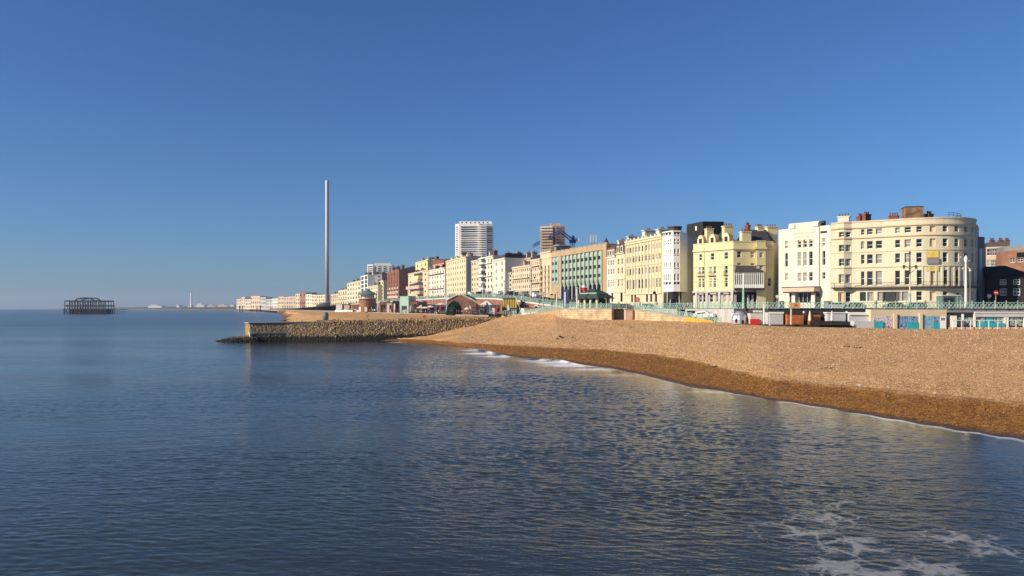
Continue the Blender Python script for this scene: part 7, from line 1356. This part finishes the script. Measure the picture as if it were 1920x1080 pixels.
for lab, px, py, ln in (('dark driftwood stick on the middle of the shingle', 1548, 691, 1.5), ('dark clump of seaweed high on the shingle, left', 1585, 650, 1.2), ('dark clump of seaweed high on the shingle, right', 1608, 652, 1.0), ('dark weed line below the buff sea wall', 1112, 604, 6), ('dark weed scrap beside the sitting person', 1074, 633, .7), ('small dark weed scrap low on the shingle by the wet edge', 1345, 688, 1.6), ('dark weed scrap below the stone ramp', 1045, 608, 1.2), ('dark weed scrap on the shingle below the pink hut', 1187, 614, 1.4)):
    ys = np.linspace(60, 200, 400); pyy = [HZ+(H-beach_z(px, yv))*F/yv for yv in ys]; Y = float(ys[int(np.argmin([abs(v-py) for v in pyy]))]); m_ = MB(); x0, z0 = X(px, Y), beach_z(px, Y)+.02
    for k in range(7): a, b = random.uniform(-.5, .5)*ln, random.uniform(-.3, .3); m_.tube((x0+a, Y+b, z0+.02), (x0+a+random.uniform(.1, .5)*ln*.7, Y+b+random.uniform(-.25, .25), z0+.07), .07, 5, .03)
    tag(m_.build('driftwood' if 'driftwood' in lab else 'seaweed', 'weed'), lab, 'driftwood' if 'driftwood' in lab else 'seaweed')
m_ = MB(); p0, p1 = P(503, 2050), P(552, 1500); m_.add([(p0[0], p0[1], -1), (p1[0], p1[1], -1), (p1[0]+9, p1[1], -1), (p0[0]+9, p0[1], -1), (p0[0], p0[1], 1.2), (p1[0], p1[1], 6), (p1[0]+9, p1[1], 6), (p0[0]+9, p0[1], 1.2)], [(4, 5, 6, 7), (0, 1, 5, 4), (1, 2, 6, 5), (2, 3, 7, 6), (3, 0, 4, 7)]); tag(m_.build('groyne', 'weed'), 'thin dark timber groyne on the far beach', 'groyne')

# ------------------------------------------------------------------ traffic and strollers of the western promenade
rs = random.Random(21)
for k in range(16):
    px = 868+k*10.5; Y = yedge(px)+rs.uniform(11, 17); lab = ['black', 'white', 'silver', 'blue', 'red'][k % 5]
    car(f'{lab} car in the line of parked cars above the brick arches', (*P(px, Y), zup(Y)-.1), R(-70)+rs.choice([0, R(180)]), 'car_'+lab)
for k in range(62):
    px = 770+k*4.2+rs.uniform(-2, 2); Y = yedge(px)+rs.uniform(1.2, 5); tp = rs.choice(list(TOPS)); person((*P(px, Y), zup(Y)+.03), rs.uniform(0, 6.28), rs.choice(['walk', 'stand']), tp, rs.choice(['cloth_dark', 'cloth_blue']), f'person in a {TOPS[tp]} among the strollers along the railing above the brick arches', 'strollers above the brick arches')
for k in range(74):
    px = 640+k*4.3+rs.uniform(-2, 2); Y = ylow(px)+rs.uniform(1, 8); tp = rs.choice(list(TOPS)); person((*P(px, Y), 6.78), rs.uniform(0, 6.28), rs.choice(['walk', 'stand']), tp, rs.choice(['cloth_dark', 'cloth_blue']), f'person in a {TOPS[tp]} among the crowd on the lower promenade cafe strip', 'crowd on the lower promenade')
for k, (p0, p1, top, m, rm, lab) in enumerate([(842, 850, 573, 'dark_paint', 'canvas', 'dark stall with a pale roof half hidden by the green dome'), (853, 862, 575, 'red_brick', 'slate_roof', 'brick stall behind the green dome'), (899, 908, 576, 'blue_grey', 'dark_paint', 'dark blue stall beside the white canopy'), (908.5, 917, 574, 'dark_paint', 'mid_grey', 'dark stall behind the white canopy'), (801, 807, 570, 'brown_brick', 'canvas', 'narrow brown stall between the parasols'), (808, 814, 572, 'dark_paint', 'sage_green', 'narrow dark stall between the parasols'), (697, 706, 569, 'dark_paint', 'slate_roof', 'dark stall right of the round bandstand'), (661, 671, 571, 'red_brick', 'canvas', 'red stall left of the round bandstand'), (645, 655, 571.5, 'sand_render', 'mid_grey', 'sand coloured stall behind the white wall'), (630, 641, 570, 'white_paint', 'slate_roof', 'white stall near the viewing tower')]):
    Y = ylow((p0+p1)/2)+6; hut('stall', lab, 'stall', p0, p1, Y, 6.7, Z(top, Y), m, 3, rm, [('counter', p0+(p1-p0)*.1, p0+(p1-p0)*.9, 7.6, 8.4, rs.choice(['glass_dark', 'canvas', 'dark_paint']), .3)])
for k, px in enumerate((884, 899, 917, 936, 958, 981, 1004)):
    Y = yedge(px)+rs.uniform(18, 21); p = P(px, Y); z = zup(Y)-.1; col_ = ['white', 'dark', 'pale', 'white', 'dark', 'pale', 'white'][k]; t = thing('van', f'{col_} box van parked {["beside the top of the brick stair", "before the balconied hotel", "before the buff block", "before the white gabled house", "left of the long peach hotel", "before the long peach hotel", "before the hooded window hotel"][k]}', 'van', (*p, z)); a = R(-70); ca, sa = math.cos(a), math.sin(a)
    m_ = MB(); m_.obox((p[0]-.6*ca, p[1]-.6*sa), 3.6, 1.95, z+.45, z+2.5, a, top=.97); m_.build('body', {'white': 'car_white', 'dark': 'car_black', 'pale': 'car_silver'}[col_], t); m_ = MB(); m_.obox((p[0]+1.95*ca, p[1]+1.95*sa), 1.45, 1.9, z+.45, z+1.75, a, top=.8); cb = m_.build('cab', {'white': 'car_white', 'dark': 'car_black', 'pale': 'car_silver'}[col_], t); m_ = MB(); m_.obox((p[0]+2.1*ca, p[1]+2.1*sa), 1.0, 1.66, z+1.2, z+1.65, a, top=.86); m_.build('windscreen', 'glass_dark', cb)
    for x in (-1.6, 1.8):
        for y in (-.9, .9): q = (p[0]+x*ca-y*sa, p[1]+x*sa+y*ca); m_ = MB(); m_.tube((q[0]+.12*sa, q[1]-.12*ca, z+.36), (q[0]-.12*sa, q[1]+.12*ca, z+.36), .36, 12); m_.build('wheel', 'rubber', t)
for k, px in enumerate((704, 733, 768, 786, 806, 823, 879, 893, 912, 928, 950, 969)):
    Y = ylow(px)+rs.uniform(2, 6); x, y = P(px, Y); hh = rs.uniform(3.2, 4.6); cl_, mm = [('dark blue', 'cloth_blue'), ('red', 'red_paint'), ('white', 'canvas'), ('black', 'cloth_dark')][k % 4]; t = thing('feather_banner', f'{cl_} feather banner on the lower promenade {["right of the bandstand", "near the sand coloured hut", "by the teal kiosk", "before the black cafe hut", "among the cafe parasols", "before the big parasol", "by the foot of the brick stair", "left of the white canopy", "right of the white canopy", "before the grey workshop hut", "before the golden kiosk", "by the white walled hut"][k]}', 'banner', (x, y, 6.77))
    m_ = MB(); m_.tube((x, y, 6.75), (x, y, 6.75+hh), .05, 5); m_.build('pole', 'iron', t); m_ = MB(); n_ = 7; m_.add([(x+.05, y, 7.4+(hh-.75)*i/n_) for i in range(n_+1)]+[(x+.08+.75*math.sin(math.pi*(.12+.86*i/n_))**.6, y+.08*math.sin(i*1.3), 7.4+(hh-.7)*i/n_) for i in range(n_+1)], [(i, n_+1+i, n_+2+i, i+1) for i in range(n_)]); m_.build('cloth', mm, t)
# teal iron stair down from the upper promenade
st_ = thing('stair', 'teal iron stair dropping from the upper promenade behind the white walled hut', 'stair', (*P(995, 258), 6.8)); Y = 256; sx = lambda p: X(p, Y); m_ = MB()
q = [(979, 553), (1009, 571), (1009, 577), (979, 559)]; m_.add([(sx(p), Y, Z(z, Y)) for p, z in q]+[(sx(p), Y+2.2, Z(z, Y)) for p, z in q], [(0, 3, 2, 1), (0, 1, 5, 4), (1, 2, 6, 5), (2, 3, 7, 6), (3, 0, 4, 7), (4, 5, 6, 7)]); m_.build('flight', 'teal_paint', st_)
for p, z in ((984, 561), (995, 568), (1006, 576)): m_ = MB(); m_.tube((sx(p), Y+.2, 6.6), (sx(p), Y+.2, Z(z, Y)), .16, 6); m_.build('support', 'green_paint', st_)
m_ = MB(); m_.prism([(sx(1009), Y-.3), (sx(1034), Y-6), (sx(1034), Y-3.5), (sx(1009), Y+2.2)], Z(572, Y), Z(569, Y)); m_.build('landing', 'teal_paint', st_)

# ------------------------------------------------------------------ sea air
hz_ = MB(); hz_.box(-9500, 6500, -600, 12800, -6, 186); ho = hz_.build('haze', 'white_paint'); ho.data.materials.clear(); ho.display_type = 'WIRE'; tag(ho, kind='stuff')
hm = bpy.data.materials.new('sea_air'); hm.use_nodes = True; t = hm.node_tree; t.nodes.clear(); o_ = nd(t, 'ShaderNodeOutputMaterial'); v_ = nd(t, 'ShaderNodeVolumePrincipled'); v_.inputs['Color'].default_value = (.62, .74, 1, 1); v_.inputs['Density'].default_value = .00007; v_.inputs['Anisotropy'].default_value = .1; t.links.new(v_.outputs[0], o_.inputs['Volume']); ho.data.materials.append(hm)
